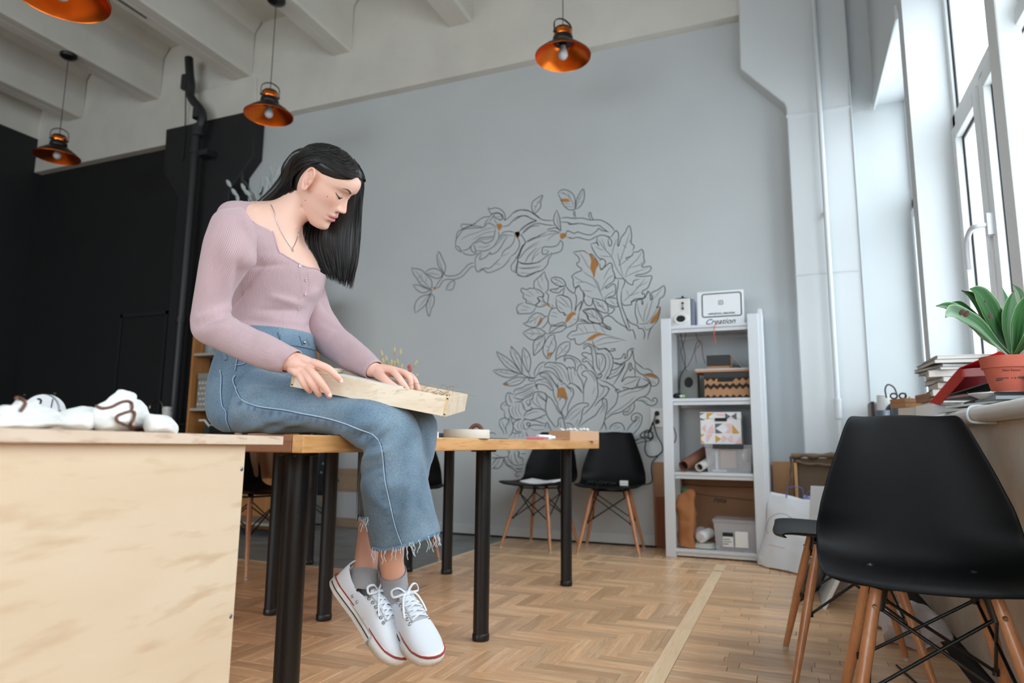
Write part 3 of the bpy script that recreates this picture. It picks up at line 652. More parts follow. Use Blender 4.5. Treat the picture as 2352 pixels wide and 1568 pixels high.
def ell(b, st, n=48, uvw=None, caps=True, power=2.0, sub=4, grow=0.0):
    """st: (centre x, y, z, rx, ry, tilt about Y in degrees)"""
    S = cr([np.array(s, float) for s in st], sub) if sub > 1 else st; vs = []; fs = []; k0 = len(b.f); L = 0; Ls = []
    for i, s in enumerate(S):
        if i: L += (Vector(s[:3])-Vector(S[i-1][:3])).length
        Ls.append(L); c = Vector(s[:3]); t = math.radians(s[5]); X = Vector((math.cos(t), 0, -math.sin(t)))
        for j in range(n):
            a = 2*PI*j/n; ca, sa = math.cos(a), math.sin(a); k = (abs(ca)**power+abs(sa)**power)**(-1/power)
            vs.append(c+X*(s[3]+grow)*ca*k+Vector((0, 1, 0))*(s[4]+grow)*sa*k)
    K = len(S)
    for i in range(K-1):
        for j in range(n):
            fs.append((i*n+j, i*n+(j+1) % n, (i+1)*n+(j+1) % n, (i+1)*n+j))
            if uvw is not None: b.uv[k0+len(fs)-1] = [(j/n*uvw, Ls[i]), ((j+1)/n*uvw, Ls[i]), ((j+1)/n*uvw, Ls[i+1]), (j/n*uvw, Ls[i+1])]
    if caps: fs.append(tuple(range(n-1, -1, -1))); fs.append(tuple((K-1)*n+j for j in range(n)))
    b.raw(vs, fs); return vs
def remeshed(mb, vox, smooth=2, factor=.5):
    me = bpy.data.meshes.new('tmp'); me.from_pydata([tuple(v) for v in mb.v], [], mb.f)
    bm = bmesh.new(); bm.from_mesh(me); bmesh.ops.recalc_face_normals(bm, faces=bm.faces); bm.to_mesh(me); bm.free()
    o = bpy.data.objects.new('tmp', me); COL.objects.link(o); md = o.modifiers.new('r', 'REMESH'); md.mode = 'VOXEL'; md.voxel_size = vox
    if smooth: ms = o.modifiers.new('s', 'SMOOTH'); ms.iterations = smooth; ms.factor = factor
    dg = bpy.context.evaluated_depsgraph_get(); out = bpy.data.meshes.new_from_object(o.evaluated_get(dg)); bpy.data.objects.remove(o)
    return out
def link(name, me, m, parent):
    me.materials.clear(); me.materials.append(m); me.polygons.foreach_set('use_smooth', [True]*len(me.polygons))
    o = bpy.data.objects.new(name, me); COL.objects.link(o)
    if parent is not None: o.parent = parent; o.matrix_parent_inverse = WM(parent).inverted()
    return o
def bvh(me): return BVHTree.FromPolygons([v.co[:] for v in me.vertices], [p.vertices[:] for p in me.polygons])
def onsurf(T, px, py, lift=0.0, sm=None):
    d = ray(px, py).normalized(); h = T.ray_cast(CP, d)
    if h[0] is None: return None
    n = h[1] if h[1].dot(d) < 0 else -h[1]
    return h[0]+n*lift
def stroke(b, T, pts, r, n=4, lift=0.0, flat=1.0, closed=False, taper=None, sides=6):
    P = [onsurf(T, p[0], p[1], lift) for p in cr(pts, n, closed)]; P = [p for p in P if p is not None]
    if len(P) < 2: return
    R = [r*(taper(i/(len(P)-1)) if taper else 1) for i in range(len(P))]
    b.tube(P, R, sides, True, closed)
WX, WY = -1.29, 1.46
woman = thing('person', 'seated young woman with long black hair, pink ribbed top, blue jeans and white sneakers', 'person', (WX, WY, .753))
def row(py, L, R, ry, y0=WY, tilt=0):
    c = ony((L+R)/2, py, y0); dep = (c-CP).dot(CF); h = (R-L)/2*dep/FPX; rx = math.sqrt(max(h*h-(.378*ry)**2, .0016))/.926
    return (c.x, y0, c.z, rx, ry, tilt)
TOR = [row(800, 517, 716, .128), row(775, 517, 712, .125), row(740, 515, 708, .122), row(705, 510, 716, .130), row(665, 506, 732, .144), row(630, 502, 742, .152), row(590, 503, 734, .155, tilt=6), row(550, 512, 715, .158, tilt=11), row(515, 530, 694, .152, tilt=14), row(494, 556, 686, .128, tilt=12), row(480, 590, 676, .085, tilt=8), row(470, 612, 672, .052, tilt=6)]
# ------------------------------------------------------------ head, in its own frame: x forward, y to her left, z up
HS = .93; HC = Vector((-1.158, 1.45, 1.437))
HR = (Matrix.Rotation(math.radians(24.6), 3, 'Z') @ Matrix.Rotation(math.radians(40.3), 3, 'Y') @ Matrix.Rotation(math.radians(20.4), 3, 'X'))
HM = Matrix.Translation(HC) @ (HR.to_4x4() @ Matrix.Scale(HS, 4)); HMI = HM.inverted()
_IC = {}
def ip(z, t):
    k = id(t)
    if k not in _IC:
        g = np.linspace(-.114, .108, 445); v = np.interp(g, [a for a, _ in t], [c for _, c in t]); q = v.copy()
        kern = np.exp(-.5*(np.arange(-16, 17)/6.0)**2); kern /= kern.sum(); q = np.convolve(np.pad(v, 16, mode='edge'), kern, 'valid'); e = np.clip(np.minimum(g+.114, .108-g)/.010, 0, 1); _IC[k] = (g, v*(1-e)+q*e)
    return float(np.interp(z, *_IC[k]))
FX = [(-.114, .050), (-.110, .068), (-.104, .080), (-.095, .086), (-.084, .0845), (-.074, .0835), (-.066, .0848), (-.057, .0858), (-.049, .0864), (-.040, .0862), (-.033, .0856), (-.02, .084), (0, .083), (.015, .0835), (.025, .086), (.04, .092), (.055, .0935), (.07, .090), (.083, .080), (.093, .064), (.101, .042), (.106, .018), (.108, .004)]
BX = [(-.114, .035), (-.105, .018), (-.09, -.012), (-.07, -.045), (-.04, -.074), (-.01, -.088), (.02, -.094), (.05, -.091), (.075, -.076), (.09, -.055), (.1, -.032), (.106, -.01), (.108, -.002)]
WD = [(-.114, .008), (-.109, .019), (-.102, .028), (-.092, .037), (-.08, .045), (-.065, .053), (-.045, .060), (-.02, .067), (.005, .071), (.03, .074), (.055, .071), (.075, .060), (.09, .044), (.1, .027), (.106, .010), (.108, .003)]
def G(d, s): return math.exp(-.5*(d/s)**2)
def headpt(u, z):
    a = 2*PI*u; fx, bx, wd = ip(z, FX), ip(z, BX), ip(z, WD); c = (fx+bx)/2*.0+ (bx + (fx-bx)*.42); ca, sa = math.cos(a), math.sin(a)
    rx = (fx-c) if ca > 0 else (c-bx); p = 2.25 if ca > 0 else 2.0; k = (abs(ca)**p+abs(sa)**p)**(-1/p)
    x, y = c+rx*ca*k, wd*sa*k; ay = abs(y)
    if x > 0:
        # eye sockets, lids, brows
        s = G(ay-.031, .014)*G(z-.020, .011); x -= .0075*s; x += .0062*G(ay-.0315, .0095)*G(z-.0175, .0075)
        x -= .0022*G(ay-.031, .011)*G(z-.0265, .0022)*1.0
        x += .0022*G(ay-.028, .017)*G(z-.039, .006)
        x -= .002*G(ay-.0135, .004)*G(z-.018, .008)
        # nose
        rid = .0
        if -.036 < z < .034:
            h = np.interp(z, [-.036, -.032, -.027, -.0205, -.013, .0, .012, .024, .034], [0, .004, .017, .0225, .0205, .0125, .0065, .003, 0]); wdt = np.interp(z, [-.034, -.024, -.015, 0, .02, .034], [.0085, .0105, .0088, .0072, .0066, .008])
            x += float(h)*math.exp(-(ay/float(wdt))**2.2)
        x += .0085*G(ay-.0125, .0052)*G(z+.0245, .0058); x -= .004*G(ay-.0205, .003)*G(z+.022, .007)
        x -= .0045*G(ay-.0065, .0030)*G(z+.0335, .0026)
        # mouth
        e = math.exp(-(ay/.0215)**4)
        x += e*(.0062*G(z+.0498, .0042)*(1-.22*G(ay, .0035)) + .0068*G(z+.0638, .0048)); x -= .0046*math.exp(-(ay/.0225)**6)*G(z+.0568, .0014)
        x -= .0022*G(ay-.0255, .004)*G(z+.057, .004); x -= .0016*G(ay, .0035)*G(z+.041, .004); x -= .002*G(ay, .016)*G(z+.075, .004)
        x += .003*G(ay, .014)*G(z+.096, .011)
        y += math.copysign(.0035*G(z+.004, .02)*G(ay-.052, .016), y); x += .0035*G(ay-.043, .013)*G(z+.005, .014)
        x -= .002*G(ay-.042, .012)*G(z+.045, .014)
    return HM @ Vector((x, y, z))
body = MB()
nz, nu = 150, 180
zs = [-.114+.222*(.5-.5*math.cos(PI*i/(nz-1))) for i in range(nz)]
vs = [headpt(j/nu, z) for z in zs for j in range(nu)]; fs = [(i*nu+j, i*nu+(j+1) % nu, (i+1)*nu+(j+1) % nu, (i+1)*nu+j) for i in range(nz-1) for j in range(nu)]
fs += [tuple(range(nu-1, -1, -1)), tuple((nz-1)*nu+j for j in range(nu))]
body.raw(vs, fs)
# ears
for sy in (-1, 1):
    E = HM @ Matrix.Translation((-.006, sy*.0735, .002)) @ Matrix.Rotation(sy*.50, 4, 'Z') @ Matrix.Scale(1.13, 4) @ Matrix.Rotation(-.12, 4, 'Y')
    k = MB(); k.sphere((0, 0, 0), 1, 24, 14, .0150, .0042, .0265); body.raw([E @ Vector((v[0], v[1]+sy*.002, v[2])) for v in k.v], k.f)
    hp = cr([(.010, 0, -.004), (.013, sy*.004, .006), (.013, sy*.006, .018), (.004, sy*.0085, .0285), (-.008, sy*.009, .0265), (-.0155, sy*.0085, .014), (-.0165, sy*.0075, 0), (-.012, sy*.006, -.014), (-.006, sy*.0055, -.024), (.001, sy*.005, -.030), (.006, sy*.004, -.026), (.007, sy*.003, -.017)], 5)
    body.tube([E @ Vector(p) for p in hp], [HS*r for r in np.interp(np.linspace(0, 1, len(hp)), [0, .2, .5, .8, .92, 1], [.0028, .0036, .0040, .0040, .0052, .004])], 10)
    body.tube([E @ Vector(p) for p in cr([(-.002, sy*.006, .016), (-.009, sy*.0065, .008), (-.009, sy*.006, -.004), (-.003, sy*.005, -.012), (.004, sy*.005, -.014)], 4)], .0026, 8)
    body.tube([E @ Vector(p) for p in cr([(.008, sy*.004, .002), (.010, sy*.0065, -.004), (.008, sy*.005, -.010)], 3)], .0032, 8)
# neck, chest and arms of the body (one surface with the head)
loft(body, [(590, 500, 690, 606, 1.865, 1.865, .040), (600, 486, 688, 582, 1.865, 1.865, .050), (620, 468, 685, 552, 1.868, 1.868, .0515), (646, 449, 688, 528, 1.875, 1.875, .050), (668, 428, 702, 512, 1.885, 1.885, .050), (686, 408, 716, 494, 1.895, 1.895, .048), (700, 396, 726, 472, 1.905, 1.905, .040)], 40)
ell(body, [(s[0], s[1], s[2], s[3], s[4], s[5]) for s in TOR], grow=-.007)
body.tube([ony(640, 512, WY-.02), ony(600, 508, WY-.07), ony(566, 506, WY-.12)], [.056, .052, .046], 24); body.tube([ony(655, 520, WY+.02), ony(680, 535, WY+.08), ony(712, 552, WY+.13)], [.054, .050, .044], 24)
RA = [(560, 480, 592, 530, 1.66, 1.66, .050), (500, 492, 587, 560, 1.65, 1.65, .056), (478, 535, 585, 602, 1.64, 1.64, .056), (465, 590, 562, 626, 1.64, 1.64, .050), (455, 650, 541, 662, 1.64, 1.64, .046), (446, 705, 528, 702, 1.64, 1.64, .043), (442, 745, 530, 722, 1.635, 1.635, .041), (452, 778, 545, 737, 1.62, 1.62, .041), (500, 802, 580, 752, 1.60, 1.60, .041), (558, 829, 622, 771, 1.575, 1.575, .037), (612, 849, 663, 793, 1.555, 1.555, .031), (652, 856, 688, 806, 1.545, 1.545, .0265)]
LA = [(690, 585, 742, 612, 1.97, 1.97, .042), (695, 640, 741, 650, 1.98, 1.98, .046), (696, 700, 754, 694, 1.98, 1.98, .044), (700, 752, 774, 733, 1.97, 1.97, .043), (714, 789, 800, 764, 1.94, 1.94, .041), (746, 817, 826, 786, 1.89, 1.89, .037), (791, 846, 851, 807, 1.83, 1.83, .031), (845, 868, 874, 832, 1.78, 1.78, .0245)]
def shrink(st, k): return [((a+(c-a)*k, b_+(d-b_)*k, c-(c-a)*k, d-(d-b_)*k, e, f, r*(1-2*k))) for a, b_, c, d, e, f, r in st]
loft(body, shrink(RA, .09), 28); loft(body, shrink(LA, .09), 28)
# hands
def chain(pts, r, n=12):
    P = [atd(*p) for p in pts]; c = cr(P, 4); R = np.interp(np.linspace(0, 1, len(c)), np.linspace(0, 1, len(r)), r)
    e = (c[-1]-c[-2]); e = e/np.linalg.norm(e); c += [c[-1]+e*R[-1]*.45, c[-1]+e*R[-1]*.8]; R = list(R)+[R[-1]*.82, R[-1]*.45]
    body.tube(c, [float(x) for x in R], n)
D0 = 1.520
# right hand: wrist, back of the hand, four fingers over the rim of the box, thumb inside the box
chain([(655, 828, 1.552), (672, 831, 1.548), (690, 838, 1.54)], [.023, .022, .021], 20)
for k_, (a, b_) in enumerate((((680, 822), (719, 834)), ((678, 830), (709, 846)), ((675, 838), (699, 856)), ((670, 845), (687, 861)))):
    chain([(a[0], a[1], 1.545), ((a[0]+b_[0])/2, (a[1]+b_[1])/2-1, 1.533), (b_[0], b_[1], 1.526)], [.0135, .0115, .0095])
chain([(718, 832, 1.526), (736, 838, 1.514), (756, 848, 1.512), (771, 862, 1.514), (782, 873, 1.522)], [.0098, .0088, .0090, .0076, .0066])
chain([(708, 845, 1.524), (722, 860, 1.506), (735, 876, 1.505), (748, 894, 1.512), (757, 909, 1.522)], [.0098, .0090, .0093, .0080, .0068])
chain([(698, 855, 1.524), (709, 869, 1.508), (719, 884, 1.507), (728, 898, 1.514), (733, 907, 1.522)], [.0094, .0087, .0090, .0076, .0066])
chain([(686, 859, 1.526), (693, 871, 1.512), (700, 884, 1.512), (707, 893, 1.516), (712, 899, 1.523)], [.0086, .0077, .0080, .0068, .0060])
chain([(690, 828, 1.56), (712, 834, 1.585), (735, 846, 1.60), (752, 858, 1.60)], [.013, .011, .0095, .008])
# left hand reaching into the box
chain([(845, 846, 1.80), (862, 850, 1.785), (880, 853, 1.775)], [.021, .0195, .0185], 20)
for a, b_, d in (((872, 847), (902, 851), 1.755), ((876, 846), (917, 853), 1.775), ((878, 850), (931, 858), 1.80), ((880, 853), (940, 864), 1.825)):
    chain([(a[0], a[1], 1.78), ((a[0]+b_[0])/2, (a[1]+b_[1])/2-1, (1.78+d)/2), (b_[0], b_[1], d)], [.0130, .0112, .0096])
chain([(902, 852, 1.755), (912, 862, 1.738), (921, 874, 1.735), (929, 884, 1.735), (936, 893, 1.738)], [.0096, .0088, .0086, .0074, .0064])
chain([(917, 853, 1.775), (931, 857, 1.765), (941, 868, 1.76), (943, 880, 1.76), (944, 893, 1.762)], [.0096, .0090, .0090, .0076, .0066])
chain([(930, 858, 1.80), (943, 863, 1.79), (952, 873, 1.785), (957, 884, 1.785), (960, 894, 1.787)], [.0092, .0086, .0086, .0074, .0064])
chain([(939, 864, 1.825), (949, 868, 1.815), (955, 877, 1.81), (960, 888, 1.81), (962, 895, 1.81)], [.0084, .0076, .0076, .0066, .0058])
chain([(868, 858, 1.765), (880, 868, 1.735), (893, 879, 1.722), (906, 888, 1.715), (915, 894, 1.712)], [.0135, .0115, .0100, .0090, .0078])
# legs inside the jeans and the bare ankles
PELV = [row(782, 519, 713, .128), row(800, 517, 716, .134), row(830, 511, 722, .148), row(865, 505, 730, .164), row(900, 502, 738, .176), row(935, 502, 742, .180), row(965, 507, 742, .176), row(984, 519, 738, .160), row(994, 535, 725, .14)]
RL = [(560, 990, 590, 850, 1.71, 1.71, .085), (640, 996, 655, 866, 1.68, 1.68, .085), (720, 998, 735, 884, 1.64, 1.64, .083), (785, 1000, 825, 903, 1.61, 1.61, .082), (822, 1026, 893, 918, 1.585, 1.585, .080), (838, 1044, 948, 955, 1.57, 1.57, .078), (831, 1066, 966, 1005, 1.565, 1.565, .076), (828, 1095, 979, 1075, 1.56, 1.56, .076), (838, 1178, 996, 1152, 1.55, 1.55, .078), (847, 1225, 1004, 1192, 1.548, 1.548, .080), (855, 1259, 1011, 1223, 1.545, 1.545, .081)]
LL = [(690, 990, 700, 880, 1.86, 1.86, .080), (800, 1002, 850, 925, 1.84, 1.84, .080), (875, 1006, 950, 933, 1.80, 1.80, .078), (892, 1030, 996, 955, 1.785, 1.785, .076), (884, 1060, 1002, 1005, 1.775, 1.775, .074), (872, 1090, 988, 1090, 1.76, 1.76, .074), (852, 1140, 975, 1140, 1.745, 1.745, .078), (818, 1191, 955, 1182, 1.73, 1.73, .084)]
A1 = [(862, 1110, 1.76, .032), (856, 1160, 1.745, .030), (850, 1200, 1.715, .0285), (846, 1240, 1.67, .0275), (841, 1285, 1.625, .028), (836, 1325, 1.60, .030), (832, 1352, 1.59, .030)]
A2 = [(905, 1150, 1.60, .040), (900, 1240, 1.585, .032), (899, 1285, 1.575, .0285), (905, 1330, 1.595, .0285), (908, 1372, 1.60, .031)]
for A in (A1, A2):
    c = cr([tuple(atd(a, b_, d))+(r,) for a, b_, d, r in A], 5); body.tube([p[:3] for p in c], [p[3] for p in c], 28)
loft(body, [(a+(c-a)*.3, b_+(d-b_)*.3, c-(c-a)*.3, d-(d-b_)*.3, e, f, r*.5) for a, b_, c, d, e, f, r in RL[:9]], 20)
loft(body, [(a+(c-a)*.3, b_+(d-b_)*.3, c-(c-a)*.3, d-(d-b_)*.3, e, f, r*.5) for a, b_, c, d, e, f, r in LL[:7]], 20)
ell(body, [(s[0], s[1], s[2], s[3], s[4], s[5]) for s in PELV], grow=-.02)
bme = remeshed(body, .0019, 3, .5)
def relax(me, wfn, it):
    n = len(me.vertices); co = np.empty(n*3); me.vertices.foreach_get('co', co); co = co.reshape(-1, 3); ed = np.empty(len(me.edges)*2, dtype=np.int64); me.edges.foreach_get('vertices', ed); ed = ed.reshape(-1, 2)
    w_ = wfn(co); act = w_ > 0; m_ = act[ed[:, 0]] | act[ed[:, 1]]; e = ed[m_]; src = np.concatenate([e[:, 0], e[:, 1]]); dst = np.concatenate([e[:, 1], e[:, 0]]); deg = np.maximum(np.bincount(src, minlength=n), 1)[:, None]
    for _ in range(it):
        s_ = np.stack([np.bincount(src, weights=co[dst, k], minlength=n) for k in range(3)], 1)/deg; co = np.where(act[:, None], co+(s_-co)*w_[:, None]*.9, co)
    me.vertices.foreach_set('co', co.ravel()); me.update()
def neckw(co):
    Mi = np.array(HMI); l = co @ Mi[:3, :3].T + Mi[:3, 3]
    headish = (l[:, 2] > -.085) & ~((l[:, 0] < .005) & (l[:, 2] < -.045)) & (np.abs(l[:, 1]) < .1) & (l[:, 0] < .13)
    headish |= (l[:, 0] > .03) & (l[:, 2] > -.14) & (l[:, 0] < .13) & (np.abs(l[:, 1]) < .06); low = np.clip((co[:, 2]-1.12)/.05, 0, 1); return np.where(headish, 0, low)*np.clip((-.075-l[:, 2])/.02+ (l[:, 0] < .005)*1.0, 0, 1)
relax(bme, neckw, 420)
def bump_chest(me):
    pass
# colour of the skin: lips, cheeks, ears, knuckles, brows
co = np.empty(len(bme.vertices)*3); bme.vertices.foreach_get('co', co); co = co.reshape(-1, 3)
Mi = np.array(HMI); loc = co @ Mi[:3, :3].T + Mi[:3, 3]; X_, Y_, Z_ = loc[:, 0], loc[:, 1], loc[:, 2]; ay = np.abs(Y_)
def gg(d, s): return np.exp(-.5*(d/s)**2)
base = np.array(srgb((.90, .735, .66))[:3]); tone = np.tile(base, (len(co), 1))
def blend(mask, c):
    global tone
    tone = tone*(1-mask[:, None])+np.array(srgb(c)[:3])*mask[:, None]
face = (X_ > .03)
blend(.35*gg(ay-.043, .014)*gg(Z_+.012, .014)*face, (.90, .60, .53))
blend(.30*gg(ay, .012)*gg(Z_+.022, .010)*(X_ > .09), (.88, .60, .53))
le = np.exp(-(ay/.0235)**6)
lipm = le*face*(((Z_ > -.0712+.16*ay) & (Z_ < -.0445-.14*ay)).astype(float))
blend(.85*lipm, (.80, .48, .47))
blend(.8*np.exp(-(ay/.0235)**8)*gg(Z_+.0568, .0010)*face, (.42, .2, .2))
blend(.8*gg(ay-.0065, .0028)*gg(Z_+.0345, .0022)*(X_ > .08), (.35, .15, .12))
blend(.35*gg(X_+.004, .016)*gg(Z_, .03)*(ay > .066), (.88, .55, .48))
blend(.30*gg(ay-.031, .014)*gg(Z_-.026, .007)*face, (.78, .58, .52))
inhead = (np.abs(X_) < .11) & (ay < .08) & (Z_ > -.13) & (Z_ < .12)
blend((~inhead & (co[:, 2] < .98) & (co[:, 2] > .75)).astype(float)*.25, (.93, .66, .60))
blend((co[:, 2] < .6).astype(float)*.45, (.85, .60, .50))
ca = bme.color_attributes.new('tone', 'FLOAT_COLOR', 'POINT'); ca.data.foreach_set('color', np.hstack([tone, np.ones((len(co), 1))]).ravel())
bo = link('body', bme, SKIN, woman); TB = bvh(bme)
# ------------------------------------------------------------ face details on the surface
BROW = mat('brow_hair', (.33, .25, .23), .9); LASH = mat('lash', (.07, .05, .05), .7); EYEW = mat('eye_white', (.80, .76, .74), .25); IRIS = mat('dark_iris', (.10, .06, .05), .12); MOLE = mat('mole', (.35, .2, .16), .6)
def hp2px(p):
    v = HM @ Vector(p) - CP; d = v.dot(CF); return (1176+v.dot(CR)/d*FPX, 784-v.dot(CU)/d*FPX)
def facestroke(b, pts, r, lift=0, n=5, taper=None, sides=6):
    P = []
    for p in cr(pts, n):
        o_ = HM @ Vector((.2, p[0], p[1])); d = (HR @ Vector((-1, 0, 0))).normalized(); h = TB.ray_cast(o_, d)
        if h[0] is not None: P.append(h[0]-d*lift)
    R = [r*(taper(i/(len(P)-1)) if taper else 1) for i in range(len(P))]; b.tube(P, R, sides)
tp = lambda t: .25+.75*math.sin(PI*min(1, max(0, .08+.84*t)))
for s in (-1, 1):
    b = MB()
    for k_ in range(5): facestroke(b, [(s*.0135, .034+k_*.0009), (s*.024, .0395+k_*.0009), (s*.036, .0425+k_*.0006), (s*.047, .038)], .0009, .0, taper=lambda t: 1.0-.6*t)
    build('eyebrow', b, BROW, bo, smooth=80)
    b = MB(); facestroke(b, [(s*.0175, .0125), (s*.024, .0105), (s*.032, .0098), (s*.040, .0125), (s*.0475, .0175)], .0015, .0003, taper=tp); build('lash_line', b, LASH, bo, smooth=80)
    b = MB(); facestroke(b, [(s*.020, .0100), (s*.026, .0072), (s*.033, .0066), (s*.040, .0092)], .0019, -.0006, taper=tp); build('eye_white', b, EYEW, bo, smooth=80)
    b = MB(); facestroke(b, [(s*.0255, .0084), (s*.030, .0072), (s*.0345, .0076)], .0021, -.0004); build('iris', b, IRIS, bo, smooth=80)
    b = MB(); facestroke(b, [(s*.019, .0185), (s*.026, .0235), (s*.034, .0245), (s*.043, .021)], .0005, -.0001, taper=tp); build('lid_crease', b, mat('lid_crease', (.62, .42, .36), .8), bo, smooth=80)
for px, py in ((752, 451), (701.5, 460)):
    p = onsurf(TB, px, py, 0); b = MB(); b.sphere(p, .0013, 8, 6); build('mole', b, MOLE, bo, smooth=80)
# fingernails
NAIL = mat('fingernail', (.95, .80, .76), .2)
for px, py, a in ((783.5, 874.5, .9), (756.5, 906, 1.15)):
    p = onsurf(TB, px, py, 0); n_ = (CP-p).normalized(); r1 = (CR*math.cos(a)-CU*math.sin(a))
    b = MB(); b.sphere(p, 1, 14, 8, .0058, .0040, .0012, M=frame((0, 0, 0), r1, n_.cross(r1)).to_3x3().to_4x4()); build('fingernail', b, NAIL, bo, smooth=80)
# ------------------------------------------------------------ pink top
top = MB()
ell(top, TOR[1:], n=190, uvw=.9, caps=False, grow=.0, sub=14)
def folded(mb, k0, k1, fn):
    for i in range(k0, k1): mb.v[i] = tuple(Vector(mb.v[i])+fn(Vector(mb.v[i])))
def proj(v):
    v = Vector(v)-CP; d = v.dot(CF); return (1176+v.dot(CR)/d*FPX, 784-v.dot(CU)/d*FPX)
def seg(px, py, ax, ay_, bx, by, s):
    dx, dy = bx-ax, by-ay_; L = dx*dx+dy*dy; t = max(0, min(1, ((px-ax)*dx+(py-ay_)*dy)/L)); d = math.hypot(px-ax-t*dx, py-ay_-t*dy); return math.exp(-.5*(d/s)**2)*(.4+.6*math.sin(PI*min(1, max(0, t))))
TF = [((600, 610), (520, 720), 5, -.005), ((575, 590), (640, 585), 6, .003), ((560, 612), (655, 606), 5, -.004), ((690, 700), (620, 680), 6, .004), ((685, 712), (600, 712), 6, -.004), ((700, 740), (610, 735), 6, .003), ((640, 740), (545, 735), 6, -.003), ((735, 700), (700, 770), 7, -.004), ((700, 690), (730, 660), 8, .005)]
def tfold(v):
    px, py = proj(v); s = 1.7*sum(a*seg(px, py, *A, *B_, w_) for A, B_, w_, a in TF); c = Vector((WX, WY, v.z)); n_ = (v-c); n_.z = 0; return n_.normalized()*s
folded(top, 0, len(top.v), tfold)
TT0 = BVHTree.FromPolygons([tuple(v) for v in top.v], top.f)
NECK = [(588, 440), (597, 478), (612, 500), (628, 535), (640, 575), (648, 582), (672, 596), (690, 606), (706, 613), (722, 617), (736, 624), (752, 636), (770, 640), (770, 440)]
def inpoly(x, y, P):
    c = False; j = len(P)-1
    for i in range(len(P)):
        if (P[i][1] > y) != (P[j][1] > y) and x < (P[j][0]-P[i][0])*(y-P[i][1])/(P[j][1]-P[i][1])+P[i][0]: c = not c
        j = i
    return c
front = lambda v: (Vector(v)-Vector((WX-.01, 0, 0))).x > 0 or v[2] > 1.325
keep = []; uvn = {}
for fi, f in enumerate(top.f):
    c = sum((Vector(top.v[i]) for i in f), Vector())/len(f); q = proj(c)
    if inpoly(q[0], q[1], NECK) and front(c): continue
    if c.z > 1.372: continue
    uvn[len(keep)] = top.uv.get(fi); keep.append(f)
top.f = keep; top.uv = {k: v for k, v in uvn.items() if v}; top.m = [0]*len(keep)
def sleeve(st, folds):
    b = MB(); loft(b, st, 64, caps=False, sub=6, uvw=.34); S = cr([np.array(s, float) for s in st], 6); n = 64
    for i in range(len(S)):
        c = sum((Vector(b.v[i*n+j]) for j in range(n)), Vector())/n
        for j in range(n):
            v = Vector(b.v[i*n+j]); px, py = proj(v); s = 1.7*sum(a*seg(px, py, *A, *B_, w_) for A, B_, w_, a in folds); v = v+(v-c).normalized()*s; b.v[i*n+j] = tuple(v)
    return b
RF = [((455, 730), (530, 705), 6, .004), ((450, 748), (525, 722), 5, -.005), ((470, 765), (545, 735), 5, .004), ((530, 560), (520, 660), 9, .004), ((550, 600), (530, 700), 6, -.004), ((500, 560), (488, 650), 9, -.003), ((590, 760), (560, 800), 8, -.003), ((630, 800), (600, 830), 7, .002), ((640, 818), (656, 845), 6, -.002), ((560, 500), (590, 560), 7, .003)]
rs = sleeve(RA, RF)
LF = [((735, 690), (760, 720), 6, -.004), ((740, 740), (790, 760), 6, -.003), ((760, 760), (720, 790), 6, .003), ((800, 790), (770, 825), 7, -.002)]
ls = sleeve(LA, LF)
def withuv(name, mb, m, parent, solid): return build(name, mb, m, parent, smooth=180, solid=solid)
shirt = withuv('top', top, KNIT, woman, .0025)
build('sleeve', rs, KNIT, shirt, smooth=180, solid=.0025); build('sleeve', ls, KNIT, shirt, smooth=180, solid=.0025)
# seams and buttons of the top, laid on the real surface
def joinbvh(*mbs):
    V = []; F = []
    for m_ in mbs:
        k = len(V); V += [tuple(v) for v in m_.v]; F += [tuple(i+k for i in f) for f in m_.f]
    return BVHTree.FromPolygons(V, F)
TT = joinbvh(top, rs, ls)
b = MB(); stroke(b, TT0, [(593, 473), (597, 480), (612, 502), (628, 537), (640, 577), (648, 584), (672, 598), (690, 608), (706, 614), (722, 616), (733, 619)], .0024, lift=.001, sides=8); build('neck_binding', b, KNITP, shirt, smooth=80)
b = MB()
stroke(b, TT, [(563, 470), (580, 500), (588, 545), (588, 578), (572, 590)], .0008, lift=.0012); stroke(b, TT, [(556, 625), (557, 680), (556, 735)], .0008, lift=.0012)
stroke(b, TT, [(701, 612), (708, 640), (708, 672), (694, 700), (686, 715)], .0010, lift=.0012); stroke(b, TT, [(681, 606), (690, 640), (692, 672), (680, 700)], .0007, lift=.0012)
build('seam', b, KNITP, shirt, smooth=80)
BTN = mat('pearl_snap', (.80, .74, .75), .25, metal=.3)
for px, py in ((688, 611), (702, 642), (701, 675), (686, 708)):
    p = onsurf(TT, px, py, .002); d = ray(px, py).normalized(); h = TT.ray_cast(CP, d); n_ = h[1] if h[1].dot(d) < 0 else -h[1]
    b = MB(); M_ = frame((0, 0, 0), n_.orthogonal(), n_.cross(n_.orthogonal())).to_3x3().to_4x4(); b.lathe([(.0001, .0006), (.0024, .0006), (.003, .0016), (.0042, .0014), (.0046, .0)], p, 18, M=M_); build('button', b, BTN, shirt, smooth=60)
# necklace
SIL = mat('silver_chain', (.75, .75, .76), .25, metal=1)
b = MB(); stroke(b, TB, [(622, 470), (629, 485), (636, 508), (646, 532), (660, 557), (671, 572)], .0008, lift=.0016, sides=6); stroke(b, TB, [(671, 572), (677, 560), (683, 543), (684, 532)], .0008, lift=.0016, sides=6)
nk_ = build('necklace', b, SIL, woman, smooth=80); p = onsurf(TB, 672, 576, .002)
b = MB(); b.sphere(p, .0028, 10, 8); b.sphere(p+Vector((0, 0, .004)), .0016, 8, 6); build('pendant', b, SIL, nk_, smooth=80)
